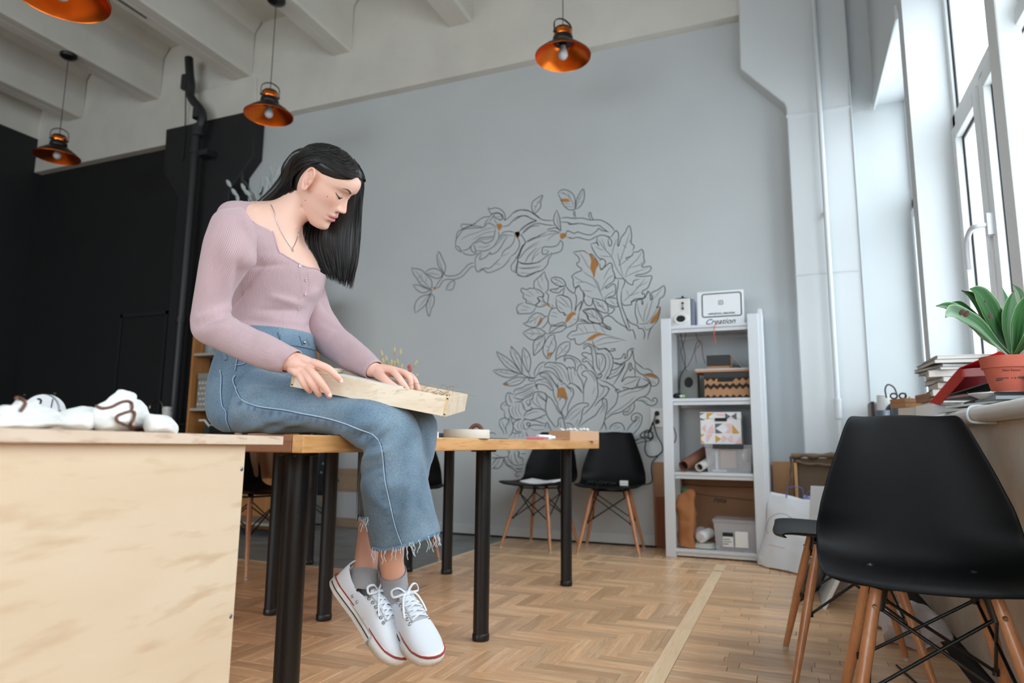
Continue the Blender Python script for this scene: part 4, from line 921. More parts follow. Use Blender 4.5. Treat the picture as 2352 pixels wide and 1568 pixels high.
# ------------------------------------------------------------ jeans
jn = MB(); ell(jn, PELV, n=64, sub=5, power=2.15)
loft(jn, RL+[(866, 1255, 1002, 1224, 1.545, 1.545, .074), (862, 1230, 992, 1200, 1.548, 1.548, .070)], 56, sub=5); loft(jn, LL+[(824, 1187, 946, 1180, 1.73, 1.73, .076), (830, 1168, 946, 1160, 1.735, 1.735, .068)], 48, sub=5)
jme = remeshed(jn, .0042, 6, .5)
JF = [((560, 985), (700, 945), 8, .006), ((600, 970), (740, 1000), 7, -.005), ((640, 905), (560, 890), 9, .006), ((650, 880), (560, 875), 7, -.005), ((640, 900), (550, 930), 7, -.005), ((560, 860), (640, 855), 6, .004), ((830, 1040), (905, 985), 8, -.009), ((836, 1050), (890, 1030), 7, .006), ((826, 1095), (880, 1065), 8, -.006), ((840, 1120), (900, 1180), 9, .004), ((960, 1000), (925, 1240), 12, .006), ((945, 1010), (905, 1100), 9, -.005), ((985, 1100), (990, 1230), 9, -.004), ((975, 1000), (990, 1090), 6, -.006), ((820, 1010), (860, 985), 7, -.007), ((780, 995), (850, 960), 9, .005), ((740, 930), (840, 935), 10, .003), ((540, 870), (520, 960), 9, -.004), ((870, 1120), (940, 1110), 10, .003), ((960, 1130), (1000, 1210), 8, .004), ((700, 965), (620, 990), 7, .005), ((500, 900), (545, 830), 8, -.003)]
me = jme; me.calc_loop_triangles(); vn = [v.normal.copy() for v in me.vertices]
for i, v in enumerate(me.vertices):
    px, py = proj(v.co)
    if vn[i].dot(CF) > .35: continue
    s = 0
    for A, B_, w_, a in JF:
        if min(A[0], B_[0])-35 < px < max(A[0], B_[0])+35 and min(A[1], B_[1])-35 < py < max(A[1], B_[1])+35: s += 1.5*a*seg(px, py, *A, *B_, w_)
    # keep the cloth out of the table top
    co_ = v.co+vn[i]*s
    if co_.x < -.95 and co_.z < .7535: co_.z = .7535
    v.co = co_
SEAMP = [(541, 890), (560, 921), (612, 936), (691, 949), (757, 962), (823, 985), (862, 1003), (880, 1056), (886, 1110), (904, 1193), (923, 1250)]
SP = cr(SEAMP, 12); acc = 0; BL = []; rw = random.Random(4)
for i in range(1, len(SP)):
    d = SP[i]-SP[i-1]; L_ = float(np.linalg.norm(d)); acc += L_
    if acc > 13: acc = rw.uniform(-4, 2); n_ = np.array([-d[1], d[0]])/max(L_, 1e-6); BL.append((SP[i]+n_*rw.uniform(7, 12), d/max(L_, 1e-6), rw.uniform(3.5, 6), rw.uniform(.35, .9)))
W_ = np.zeros(len(me.vertices))
for i, v in enumerate(me.vertices):
    if vn[i].dot(CF) > .2: continue
    px, py = proj(v.co)
    for c_, d_, r_, a_ in BL:
        dx, dy = px-c_[0], py-c_[1]
        if abs(dx) < 22 and abs(dy) < 22: al = dx*d_[0]+dy*d_[1]; ac = -dx*d_[1]+dy*d_[0]; W_[i] = max(W_[i], a_*math.exp(-.5*((al/(r_*.55))**2+(ac/(r_*1.1))**2)))
wa = me.color_attributes.new('wear', 'FLOAT_COLOR', 'POINT'); wa.data.foreach_set('color', np.repeat(W_[:, None], 4, 1).ravel())
jeans = link('jeans', jme, DENIM, woman); TJ = bvh(jme)
def seamline(pts, r=.0016, off=(2.2, 2.2), dark=True):
    b = MB(); stroke(b, TJ, pts, r, lift=.0004, sides=6); build('seam', b, SEAML, jeans, smooth=80)
    if dark: b = MB(); stroke(b, TJ, [(x+off[0], y+off[1]) for x, y in pts], r*.8, lift=.0003, sides=6); build('seam_shadow_thread', b, SEAM, jeans, smooth=80)  # darker indigo line laid just beside each seam
seamline([(540, 862), (535, 872), (541, 890), (547, 905), (560, 921), (585, 931), (612, 936), (650, 941), (691, 949), (725, 955), (757, 962), (790, 972), (823, 985), (848, 994), (862, 1003), (874, 1020), (880, 1056), (884, 1100), (890, 1130), (904, 1193), (914, 1226), (923, 1250)])
seamline([(546, 815), (543, 830), (540, 850)], .0012)
seamline([(505, 850), (508, 865), (507, 900), (510, 930), (519, 945), (520, 965), (530, 990)], .0014)
seamline([(540, 838), (556, 836), (570, 829), (588, 826)], .001)
seamline([(533, 800), (545, 812), (560, 808)], .001)
# waistband and belt loops
b = MB(); W_st = [row(765, 521, 711, .127), row(775, 520, 712, .129), row(797, 518, 716, .133), row(802, 518, 716, .131)]
ell(b, W_st, n=72, caps=False, sub=3, grow=.002); build('waistband', b, DENIM, jeans, smooth=60, solid=.003)
TW = joinbvh(b)
for pts in ([(640, 764), (642, 778), (644, 796)], [(688, 772), (692, 790), (699, 806)], [(703, 776), (708, 790), (713, 806)], [(519, 803), (518, 815), (520, 828)]):
    b = MB(); T_ = TW if pts[0][0] > 530 else TJ
    P = [onsurf(T_, *p, .003) or onsurf(TJ, *p, .003) for p in pts]; P = [p for p in P if p is not None]
    if len(P) > 1: b.tube(P, .005, 8, flat=.5); build('belt_loop', b, DENIM, jeans, smooth=60)
b = MB(); p = onsurf(TW, 696, 787, .004)
if p: b.sphere(p, .005, 14, 8); build('jeans_button', b, BOLT, jeans, smooth=80)
# frayed hem
FR = mat('frayed_thread', (.82, .86, .90), .9); FRB = mat('frayed_blue', (.44, .56, .66), .9)
rnd_ = random.Random(3); b = MB(); b2 = MB()
for hem, dd, N in (([(855, 1259), (885, 1262), (915, 1256), (945, 1247), (975, 1237), (1011, 1223)], 1.465, 70), ([(824, 1188), (832, 1190), (846, 1190)], 1.66, 14)):
    H = cr(hem, 8)
    for i in range(N):
        t = rnd_.random()*(len(H)-1); k_ = int(t); q = H[k_]+(H[min(k_+1, len(H)-1)]-H[k_])*(t-k_)
        L = rnd_.choice([4, 5, 6, 8, 12, 20, 30, 36]) if N > 20 else rnd_.choice([10, 20, 34]); dx = 0
        p0 = onsurf(TJ, q[0], q[1]-3, .001) or atd(q[0], q[1]-3, dd); dep = (p0-CP).dot(CF)
        pts = [p0]
        for s in range(1, 5): dx += rnd_.uniform(-2.5, 3.0)*L/20; pts.append(atd(q[0]+dx, q[1]-3+L*s/4, dep))
        b.tube(cr(pts, 3), .0007 if L > 9 else .0006, 4)
    for i in range(N*5):
        t = rnd_.random()*(len(H)-1); k_ = int(t); q = H[k_]+(H[min(k_+1, len(H)-1)]-H[k_])*(t-k_); p0 = onsurf(TJ, q[0], q[1]-4, .001)
        if p0 is None: continue
        dep = (p0-CP).dot(CF); b2.tube([p0, atd(q[0]+rnd_.uniform(-3, 3), q[1]+rnd_.uniform(0, 3), dep)], .0008, 4)
f = build('frayed_threads', b, FR, jeans); f['kind'] = 'stuff'; f = build('frayed_edge', b2, FRB, jeans); f['kind'] = 'stuff'
# ------------------------------------------------------------ socks and sneakers
SOCK = mat('grey_sock', (.62, .63, .65), .95, bump=.6, bscale=700, sheen=.2)
CANV = mat('white_canvas', (.86, .88, .91), .8, bump=.25, bscale=900); RUB = mat('white_rubber', (.90, .90, .89), .45); REDR = mat('red_foxing_line', (.62, .22, .20), .5); NAVY = mat('navy_line', (.12, .14, .2), .5); LACE = mat('white_lace', (.88, .90, .93), .85); EYL = mat('eyelet_metal', (.75, .77, .8), .25, metal=1)
for A in (A1, A2):
    b = MB(); c = cr([tuple(atd(a, b_, d))+(r,) for a, b_, d, r in A], 5); P = [Vector(p[:3]) for p in c][-8:]; R = [p[3] for p in c][-8:]
    b.tube(P, [r+.0028 for r in R], 32); b.tube([P[0]-(P[1]-P[0])*.0, P[0]+(P[1]-P[0])*1.2], R[0]+.0038, 32); build('sock', b, SOCK, woman, smooth=60)
XS = [0, .01, .03, .06, .10, .14, .18, .21, .235, .248, .254]
def sole_w(x, side):  # half width, medial(-) / lateral(+)
    return float(np.interp(x, XS, [.016, .025, .0315, .032, .031, .036, .043, .0425, .033, .020, .006]))
def make_shoe(f, u, origin, flip=1):
    """local x toe, y to the visible flank, z up; origin at heel bottom"""
    f = f.normalized(); u = (u-f*u.dot(f)).normalized(); s = u.cross(f)*flip; M = Matrix(((f.x, s.x, u.x, origin.x), (f.y, s.y, u.y, origin.y), (f.z, s.z, u.z, origin.z), (0, 0, 0, 1)))
    T = lambda b: [tuple(M @ Vector(v)) for v in b.v]
    sh = MB(); n = 60
    def outline(t):
        # closed outline of the sole, t in 0..1
        a = 2*PI*t; x = .127-.127*math.cos(a); y = math.sin(a); xx = min(max(x, .0005), .2535); return xx, math.copysign(sole_w(xx, y)*min(1, abs(y)**.0+0), y) if abs(y) > .02 else 0.0
    O = [outline(i/n) for i in range(n)]
    def ringv(k, z, dz=0): return [Vector((.127+(x-.127)*k, y*k, z+(.012*max(0, (x-.2)/.054)**2))) for x, y in O]
    def band(z0, z1, k0, k1, m, name, parent):
        b = MB(); A = ringv(k0, z0); B_ = ringv(k1, z1); A2_ = ringv(k0*.93, z0); B2 = ringv(k1*.93, z1); vs = A+B_+B2+A2_
        fs = []
        for q in range(4):
            for i in range(n): fs.append((q*n+i, q*n+(i+1) % n, ((q+1) % 4)*n+(i+1) % n, ((q+1) % 4)*n+i))
        b.raw(vs, fs); b.v = T(b); return build(name, b, m, parent, smooth=50)
    # sole slab
    b = MB(); A = ringv(.985, 0); B_ = ringv(1.0, .003); C_ = ringv(1.0, .0255); D_ = ringv(.93, .0275); b.raw(A+B_+C_+D_, [(q*n+i, q*n+(i+1) % n, (q+1)*n+(i+1) % n, (q+1)*n+i) for q in range(3) for i in range(n)]+[tuple(range(n)), tuple(3*n+i for i in range(n))]); b.v = T(b)
    # upper
    stn = [(.006, .020, .068, .072), (.02, .027, .064, .066), (.045, .030, .052, .052), (.07, .0305, .050, .050), (.095, .031, .058, .060), (.12, .033, .062, .064), (.145, .0365, .055, .058), (.17, .040, .048, .050), (.195, .041, .041, .043), (.22, .037, .035, .036), (.238, .028, .030, .030), (.248, .014, .026, .026)]
    S = cr([np.array(q) for q in stn], 4); ub = MB(); nn = 40
    for (x, wv, hh, hm) in S:
        for j in range(nn):
            a = PI*j/(nn-1); ca, sa = math.cos(a), math.sin(a); p = 2.6; k = (abs(ca)**p+abs(sa)**p)**(-1/p); z = .020+(hh-.012)*sa*k
            ub.v.append((x, wv*ca*k, z))
    K = len(S); ub.f = [(i*nn+j, i*nn+j+1, (i+1)*nn+j+1, (i+1)*nn+j) for i in range(K-1) for j in range(nn-1)]
    # open collar over the heel half
    nf = []
    for fc in ub.f:
        c = sum((Vector(ub.v[i]) for i in fc), Vector())/4
        lim = np.interp(c.x, [0, .02, .045, .07, .09, .100], [.072, .066, .054, .052, .060, .07])
        if .008 < c.x < .092 and c.z > lim-.004 and abs(c.y) < .028: continue
        nf.append(fc)
    ub.f = nf; ub.m = [0]*len(nf); ul = MB(); ul.raw(ub.v, ub.f); ul.v = T(ul)
    sn = build('sneaker', ul, CANV, woman, smooth=180, solid=.002)
    build('sole', b, RUB, sn, smooth=50)
    band(.0235, .0262, 1.013, 1.013, REDR, 'red_line', sn)
    # navy line on the flanks only
    for sg in (1, -1):
        pts = [Vector((x, sg*(sole_w(x, 1)+.0006), .0115)) for x in np.linspace(.006, .165, 24)]; q = MB(); q.tube(pts, .0013, 6); q.v = T(q); build('navy_line', q, NAVY, sn)
    # toe bumper
    q = MB(); pts = [(x, y) for x, y in O if x > .165]; pts = sorted(pts, key=lambda p: math.atan2(p[1], p[0]-.165)); tv = [Vector((x*1.004, y*1.03, z+(.012*max(0, (x-.2)/.054)**2))) for z in (.001, .022) for x, y in pts]; m_ = len(pts)
    q.raw(tv, [(i, i+1, m_+i+1, m_+i) for i in range(m_-1)]); q.v = T(q); build('toe_bumper', q, mat('textured_rubber', (.90, .90, .90), .5, bump=1.0, bscale=420), sn, smooth=80, solid=.0016)
    # toe cap stitching, tongue, laces, eyelets
    def top_z(x, y):
        q_ = min(S, key=lambda s_: abs(s_[0]-x)); w_, h_ = q_[1], q_[2]; r = min(.999, abs(y)/w_); return .020+(h_-.012)*(1-r**2.6)**(1/2.6)
    q = MB(); tv = []
    for x in np.linspace(.088, .165, 10):
        for y in np.linspace(-.018, .018, 7): tv.append(Vector((x, y*(1.1-.1*abs(y)), top_z(x, y)+.0022+(.010*max(0, (.105-x)/.017)))))
    q.raw(tv, [(i*7+j, i*7+j+1, (i+1)*7+j+1, (i+1)*7+j) for i in range(9) for j in range(6)]); q.v = T(q); tg = build('tongue', q, CANV, sn, smooth=180, solid=.002)
    ey = MB()
    for sg in (1, -1):
        for k in range(6):
            x = .100+k*.0125; y = sg*(.0225+.0006*k); z = top_z(x, y)+.001; c = Vector((x, y, z)); nrm = Vector((0, sg*.75, .66)); MM = frame((0, 0, 0), nrm.orthogonal(), nrm.cross(nrm.orthogonal())).to_3x3().to_4x4()
            e_ = MB(); e_.lathe([(.0016, .0016), (.0024, .0024), (.0042, .0014), (.0045, -.001)], c, 14, M=MM); e_.v = T(e_); build('eyelet', e_, EYL, sn, smooth=60)
    if True:
        for k in range(2):
            x = .070+k*.017; y = .0315; c = Vector((x, -y-.001, .036)); e_ = MB(); MM = Matrix.Rotation(PI/2, 4, 'X'); e_.lathe([(.0012, .001), (.002, .0016), (.0034, .0008), (.0036, -.001)], c, 14, M=MM); e_.v = T(e_); build('vent_eyelet', e_, EYL, sn, smooth=60)
    q = MB()
    for k in range(6):
        x = .100+k*.0125; y = .0185+.0006*k
        for sg in (1, -1):
            x2 = x+.0125 if k < 5 else x
            P = [Vector((x+(x2-x)*t, sg*y*(1-2*t), top_z(x, y*(1-2*t))+.0050+.0018*math.sin(PI*t))) for t in np.linspace(0, 1, 9)]; q.tube(P, .0026, 6, flat=.45)
        q.tube([Vector((x, y*c_, top_z(x, y*c_)+.0048)) for c_ in np.linspace(-1, 1, 7)], .0026, 6, flat=.45)
    # bow
    ctr = Vector((.098, 0, top_z(.1, 0)+.008))
    for sg in (1, -1):
        q.tube(cr([ctr, ctr+Vector((-.012, sg*.018, .012)), ctr+Vector((-.016, sg*.034, .006)), ctr+Vector((-.004, sg*.034, -.002)), ctr+Vector((.002, sg*.014, .004)), ctr], 5), .0028, 6, flat=.5)
        q.tube(cr([ctr, ctr+Vector((.010, sg*.016, .006)), ctr+Vector((.03, sg*.026, -.006)), ctr+Vector((.048, sg*.030, -.018))], 5), .0026, 6, flat=.5)
    q.sphere(ctr, .006, 10, 8); q.v = T(q); build('laces', q, LACE, sn, smooth=60)
    return sn, M
# left foot seen from its inner flank, right foot seen from the front
h1 = atd(764, 1332, 1.61); s1, M1 = make_shoe(CR*.70-CU*.71-CF*.34, CR*.64+CU*.66-CF*.12, h1, 1)
h2 = atd(872, 1356, 1.665); t2 = atd(978, 1508, 1.52); s2, M2 = make_shoe(t2-h2, CR*.45+CU*.75-CF*.50, h2, 1)
lb = text('tongue_label', 'STARS', .007, M2 @ frame((.104, .0, .0715), (0, -1, 0), (-1, 0, .25)), NAVY, s2, bold=.0002)
# ------------------------------------------------------------ hair
HAIR = mat('black_hair', (.055, .045, .045), .33, spec=.6); HAIR.node_tree.nodes['Principled BSDF'].inputs['Anisotropic'].default_value = .5
# cap over the skull: an inflated skull shell cut along the hairline
cap = MB(); nu2, nz2 = 120, 70
def hairline(u):  # lowest z of the cap by azimuth (0 = forehead, .25 = her left, .75 = her right)
    a = abs(((u+.5) % 1)-.5)*2   # 0 front .. 1 back
    right = ((u % 1) > .5)
    return float(np.interp(a, [0, .12, .22, .32, .42, .50, .545, .60, .66, 1], [.086, .083, .068, .050, .038, .037, .030, -.01, -.05, -.085])) if right else float(np.interp(a, [0, .12, .22, .32, .45, .55, .65, 1], [.083, .078, .060, .03, -.02, -.05, -.07, -.085]))
vs = []
for i in range(nu2):
    u = i/nu2; zl = hairline(u)
    for j in range(nz2):
        z = zl+(.1079-zl)*(1-(1-j/(nz2-1))**1.6); p = HMI @ headpt(u, z); c = Vector((0, 0, .01)); dr = (p-c).normalized(); th = .0105*min(1, j/22)**.7+.001
        q = p+dr*th; vs.append(HM @ q)
cap.raw(vs, [(i*nz2+j, ((i+1) % nu2)*nz2+j, ((i+1) % nu2)*nz2+j+1, i*nz2+j+1) for i in range(nu2) for j in range(nz2-1)])
hair = build('hair', cap, HAIR, woman, smooth=180)
# under volumes
hv = MB()
loft(hv, [(760, 372, 826, 392, 1.95, 1.93, .030), (742, 415, 833, 420, 1.97, 1.94, .036), (722, 460, 831, 470, 1.98, 1.95, .036), (704, 510, 827, 515, 1.98, 1.96, .034), (692, 548, 825, 560, 1.98, 1.96, .030), (708, 585, 820, 605, 1.98, 1.96, .024), (730, 612, 812, 638, 1.98, 1.96, .012)], 36, sub=5)
loft(hv, [(765, 350, 735, 386, 1.89, 1.88, .050), (727, 352, 706, 392, 1.89, 1.88, .062), (697, 367, 690, 423, 1.90, 1.88, .060), (672, 397, 682, 443, 1.91, 1.89, .052), (640, 434, 660, 462, 1.92, 1.90, .044), (608, 468, 632, 480, 1.93, 1.91, .040), (585, 500, 610, 510, 1.93, 1.90, .04), (560, 560, 590, 575, 1.95, 1.92, .04), (545, 640, 585, 650, 1.96, 1.93, .03)], 36, sub=5)
hv_o = build('hair_mass', hv, HAIR, hair, smooth=180)
# strands
st = MB(); rr = random.Random(11)
def strand(P, r=.0007): st.tube(cr(P, 4), [r]*((len(P)-1)*4)+[r*.3], 3, caps=False)
for i in range(620):      # far side curtain
    t = rr.random(); dz = rr.uniform(-.03, .03)
    P = []
    for (L_, R_, d) in (((770, 362), (822, 378), 1.93), ((745, 415), (836, 420), 1.95), ((720, 470), (832, 478), 1.96), ((692, 540), (828, 548), 1.965), ((706, 590), (823, 604), 1.965), ((735, 622), (810, 655), 1.965)):
        P.append(atd(L_[0]+(R_[0]-L_[0])*t+rr.uniform(-1.5, 1.5), L_[1]+(R_[1]-L_[1])*t, d+dz))
    e = atd(738+70*t+rr.uniform(-3, 3), 626+34*t+rr.uniform(-14, 8), 1.965+dz); P[-1] = e; strand(P)
for i in range(420):      # back hair, combed behind the ear
    t = rr.random(); dz = rr.uniform(-.062, -.03) if rr.random() < .8 else 0; P = []
    for (L_, R_, d) in (((790, 362), (766, 376), 1.885), ((760, 349), (738, 380), 1.885), ((725, 351), (704, 388), 1.885), ((697, 367), (690, 423), 1.89), ((668, 400), (682, 444), 1.90), ((638, 436), (658, 463), 1.915), ((606, 470), (630, 482), 1.93), ((580, 505), (606, 515), 1.95)):
        P.append(atd(L_[0]+(R_[0]-L_[0])*t+rr.uniform(-.8, .8), L_[1]+(R_[1]-L_[1])*t, d+dz))
    strand(P)
TC = joinbvh(cap)
for i in range(700):      # combed strands lying on the cap, from the parting to the back and sides
    u0 = rr.uniform(.04, .52) if rr.random() < .5 else rr.uniform(.48, .97); zt_ = rr.uniform(.07, .104)
    P = []
    uu = u0; 
    for k in range(6):
        f_ = k/5; ub_ = u0+(.5-u0)*f_*.75; zl = hairline(ub_); z = max(zl+.004, zt_-(zt_-zl)*f_*.95); p = HMI @ headpt(ub_, min(z, .1075)); dr = (p-Vector((0, 0, .01))).normalized()
        P.append(HM @ (p+dr*(.0138+rr.uniform(-.0004, .0006))))
    strand(P, .0006)
for i in range(40):       # fly-away hairs
    t = rr.random(); x0, y0 = 690+130*t, 385-42*math.sin(PI*t)+8*t; strand([atd(x0, y0, 1.9), atd(x0+rr.uniform(-12, 8), y0-rr.uniform(0, 4), 1.9), atd(x0+rr.uniform(-30, 0), y0+rr.uniform(0, 16), 1.91)], .00035)
so = build('hair_strands', st, HAIR, hair, smooth=180); so['kind'] = 'stuff'
# ------------------------------------------------------------ the wooden box on her lap
BOXW = wood('pale_pine_box', '#ddcbb2', '#e8d9c4', '#cfb99c', axis='X', scale=1.1, rough=.5, rings=.8)
ENDG = wood('end_grain', '#c9ab80', '#e2caa2', axis='Z', scale=3, rough=.6, rings=3)
nbl = atd(666, 887, 1.565); nbr = atd(1024, 957, 1.530); fx_ = (nbr-nbl); LEN = fx_.length; fx_.normalize()
far = (CF*1.0+CR*.085-CU*.055); far = (far-fx_*far.dot(fx_)).normalized(); upb = fx_.cross(far); 
if upb.z < 0: upb = -upb
BXM = Matrix(((fx_.x, far.x, upb.x, nbl.x), (fx_.y, far.y, upb.y, nbl.y), (fx_.z, far.z, upb.z, nbl.z), (0, 0, 0, 1)))
BH, BD, th = .0455, .275, .008
wb = thing('wooden_box', 'shallow pale pine box held on her lap, open at the top', 'box', tuple(nbl))
def bxp(name, a, m, parent, **k): b = MB(); b.box(*a, BXM); return build(name, b, m, parent, **k)
bxp('bottom', (.004, LEN-.004, .004, BD-.004, .003, .008), BOXW, wb)
fr_ = bxp('front_side', (0.0075, LEN-.0075, 0, th, 0, BH), BOXW, wb, bevel=.0008); bxp('back_side', (0, LEN, BD-th, BD, 0, BH), BOXW, wb, bevel=.0008)
bxp('left_end', (0, th, .0, BD-th, 0, BH), BOXW, wb, bevel=.0008); re_ = bxp('right_end', (LEN-th, LEN, .0, BD-th, 0, BH), BOXW, wb, bevel=.0008)
for x0 in (.0005, LEN-.0075):
    b = MB(); b.box(x0, x0+.007, -.0004, .0, .0005, BH-.0005, BXM); build('end_grain', b, ENDG, wb)
    for zz in (.0035, BH-.006):
        b = MB(); b.box(x0+.0015, x0+.0055, -.0008, -.0003, zz, zz+.0025, BXM); build('joint_notch', b, mat('joint_hole', (.12, .07, .04), .9), wb)
CARDM = mat('paper_white_stack', (.86, .86, .84), .8); DKB = mat('dark_album_edge', (.16, .12, .11), .7)
cont = thing('photo_prints', 'stack of paper sheets with dark edges lying in the wooden box', 'paper', tuple(nbl))
for i in range(6):
    b = MB(); o_ = random.uniform(0, .004); b.box(.035+o_, .215+o_, .045-o_*.5, .225-o_*.5, .0085+i*.0052, .0085+i*.0052+.0045, BXM); build('sheet', b, CARDM if i % 2 else DKB, cont, bevel=.0003)
cont2 = thing('card_stack', 'pale cards lying at the right end inside the wooden box', 'card', tuple(nbl))
for i in range(5):
    b = MB(); b.box(.225, .325, .05+i*.002, .20+i*.002, .0085+i*.004, .0085+i*.004+.0036, BXM); build('card', b, (CARDM, DKB)[i % 2], cont2, bevel=.0003)
FIB = mat('paper_shred', (.70, .58, .47), .8); b = MB(); rr = random.Random(5)
for i in range(90):
    c = Vector((rr.uniform(.285, .352), rr.uniform(.02, .12), rr.uniform(.024, .040))); P = [c]
    for k in range(4): P.append(P[-1]+Vector((rr.uniform(-.014, .014), rr.uniform(-.014, .014), rr.uniform(-.006, .008))))
    P = [Vector((min(max(p.x, .26), .353), min(max(p.y, .01), BD-.02), max(p.z, .012))) for p in P]; b.tube([BXM @ Vector(p) for p in cr(P, 4)], .0009, 4, flat=.4)
for pts in ([(1010, 893), (1015, 884), (1026, 888), (1029, 905)], [(1022, 905), (1027, 890), (1038, 888), (1052, 888)], [(1045, 900), (1060, 899), (1075, 904), (1092, 912)], [(942, 886), (955, 880), (972, 883), (990, 888)], [(941, 888), (943, 900), (941, 912)], [(1030, 903), (1031, 890), (1040, 886), (1040, 903)]):
    dd = 1.60 if pts[0][0] > 1000 else 1.545
    b.tube(cr([atd(x, y, dd) for x, y in pts], 5), .0009, 4, flat=.5)
o = tag(build('paper_shreds', b, FIB, smooth=60), 'curly brown paper shreds spilling from the right end of the box', 'packing shreds', kind='stuff')
b = MB(); b.box(.012, .030, .10, .26, BH-.006, BH+.004, BXM); tag(build('wooden_block', b, BOXW, bevel=.001), 'small pale wooden block at the left end of the lap box', 'block')
# ================================================================ THINGS AROUND THE ROOM
TERRA = mat('terracotta', (.72, .36, .28), .75, bump=.3, bscale=120, var=.06); SOIL = mat('potting_soil', (.12, .08, .06), .95, bump=1, bscale=200)
INK = mat('black_ink', (.05, .05, .055), .7); WHITEP = mat('white_paper', (.90, .91, .91), .8); KRAFT = mat('kraft_card', (.68, .50, .35), .8, var=.05, vscale=12); KRAFT2 = mat('brown_cardboard', (.60, .45, .34), .85, var=.06, vscale=5)
SHW = mat('white_painted_shelf', (.83, .85, .87), .55, bump=.1)
RED1 = mat('red_folder', (.72, .16, .17), .35, coat=.2); RED2 = mat('bright_red_folder', (.90, .30, .29), .35, coat=.2); DGREY = mat('dark_grey_card', (.22, .21, .22), .55); BLKP = mat('black_card', (.08, .08, .085), .5); GREYC = mat('grey_card', (.55, .57, .59), .6)
CLEAR = bpy.data.materials.new('clear_plastic'); CLEAR.use_nodes = True
_n = CLEAR.node_tree; _b = _n.nodes['Principled BSDF']; _b.inputs['Base Color'].default_value = (.75, .76, .8, 1); _b.inputs['Roughness'].default_value = .2; _b.inputs['Alpha'].default_value = .30
def rb(name, dims, M, m, parent=None, bevel=.001):
    """box of size dims centred on x, y with its base at z=0, placed by matrix M"""
    b = MB(); b.box(-dims[0]/2, dims[0]/2, -dims[1]/2, dims[1]/2, 0, dims[2], M); return build(name, b, m, parent, bevel=bevel)
def TR(x, y, z, rz=0, rx=0, ry=0): return Matrix.Translation((x, y, z)) @ Matrix.Rotation(rz, 4, 'Z') @ Matrix.Rotation(ry, 4, 'Y') @ Matrix.Rotation(rx, 4, 'X')
# ---------------------------------------------------------------- potted plant
pc = Vector((.604, 2.407)); pz = .900
pot = thing('potted_plant', 'broad leaved green plant in a terracotta pot on the window sill', 'plant', (pc.x, pc.y, pz))
b = MB(); b.lathe([(.0365, .0), (.0385, .001), (.0555, .072), (.0605, .0725), (.064, .105), (.0635, .107), (.0595, .107), (.056, .075), (.036, .006), (.001, .006)], (pc.x, pc.y, pz), 48); pt = build('pot', b, TERRA, pot, smooth=40)
b = MB(); b.lathe([(.001, .098), (.03, .101), (.0585, .095)], (pc.x, pc.y, pz), 32); build('soil', b, SOIL, pot, smooth=60)
dv = Vector((pc.x, pc.y, 0)).normalized(); sd = Vector((dv.y, -dv.x, 0))
for s_, zz, sz, dx in (('Plant Passion', .062, .0085, .015), ('PLANTASIA   X  83', .040, .0065, 0)):
    tm = text('pot_lettering', s_, sz, Matrix.Identity(4), INK, None)
    for v in tm.data.vertices:
        a = (v.co.x+dx)/.052; r_ = .0372+(.0565-.0372)*(zz+v.co.y)/.072+.0006; q = Vector((pc.x, pc.y, pz+zz+v.co.y)) - dv*r_*math.cos(a) + sd*r_*math.sin(a); v.co = q
    tm.parent = pt; tm.matrix_parent_inverse = WM(pt).inverted()
def leafmat():
    m = mat('leaf_green', (.20, .40, .20), .42); nt = m.node_tree; b = nt.nodes['Principled BSDF']; tc = nt.nodes.new('ShaderNodeTexCoord'); sp = nt.nodes.new('ShaderNodeSeparateXYZ'); nt.links.new(tc.outputs['UV'], sp.inputs[0])
    wv = nt.nodes.new('ShaderNodeTexNoise'); wv.inputs['Scale'].default_value = 1; mp = nt.nodes.new('ShaderNodeMapping'); mp.inputs['Scale'].default_value = (26, 1.2, 1); nt.links.new(tc.outputs['UV'], mp.inputs[0]); nt.links.new(mp.outputs[0], wv.inputs['Vector'])
    r = nt.nodes.new('ShaderNodeValToRGB'); r.color_ramp.elements[0].color = srgb((.10, .25, .12)); r.color_ramp.elements[0].position = .35; r.color_ramp.elements[1].color = srgb((.24, .44, .22)); r.color_ramp.elements[1].position = .68; nt.links.new(wv.outputs['Fac'], r.inputs[0])
    e = nt.nodes.new('ShaderNodeValToRGB'); e.color_ramp.elements[0].position = .0; e.color_ramp.elements[0].color = (1, 1, 1, 1); e.color_ramp.elements[1].position = .035; e.color_ramp.elements[1].color = (0, 0, 0, 1); e3 = e.color_ramp.elements.new(.965); e3.color = (0, 0, 0, 1); e4 = e.color_ramp.elements.new(1.0); e4.color = (1, 1, 1, 1); nt.links.new(sp.outputs[0], e.inputs[0])
    mx = nt.nodes.new('ShaderNodeMix'); mx.data_type = 'RGBA'; nt.links.new(e.outputs[0], mx.inputs[0]); nt.links.new(r.outputs[0], mx.inputs[6]); mx.inputs[7].default_value = srgb((.62, .72, .52))
    br = nt.nodes.new('ShaderNodeMath'); br.operation = 'GREATER_THAN'; br.inputs[1].default_value = .965; nt.links.new(sp.outputs[1], br.inputs[0])
    mx2 = nt.nodes.new('ShaderNodeMix'); mx2.data_type = 'RGBA'; nt.links.new(br.outputs[0], mx2.inputs[0]); nt.links.new(mx.outputs[2], mx2.inputs[6]); mx2.inputs[7].default_value = srgb((.24, .14, .11)); nt.links.new(mx2.outputs[2], b.inputs['Base Color'])
    b.inputs['Transmission Weight'].default_value = 0; b.inputs['Subsurface Weight'].default_value = 0
    return m
LEAF = leafmat(); LBR = mat('leaf_brown_spot', (.28, .15, .12), .7)
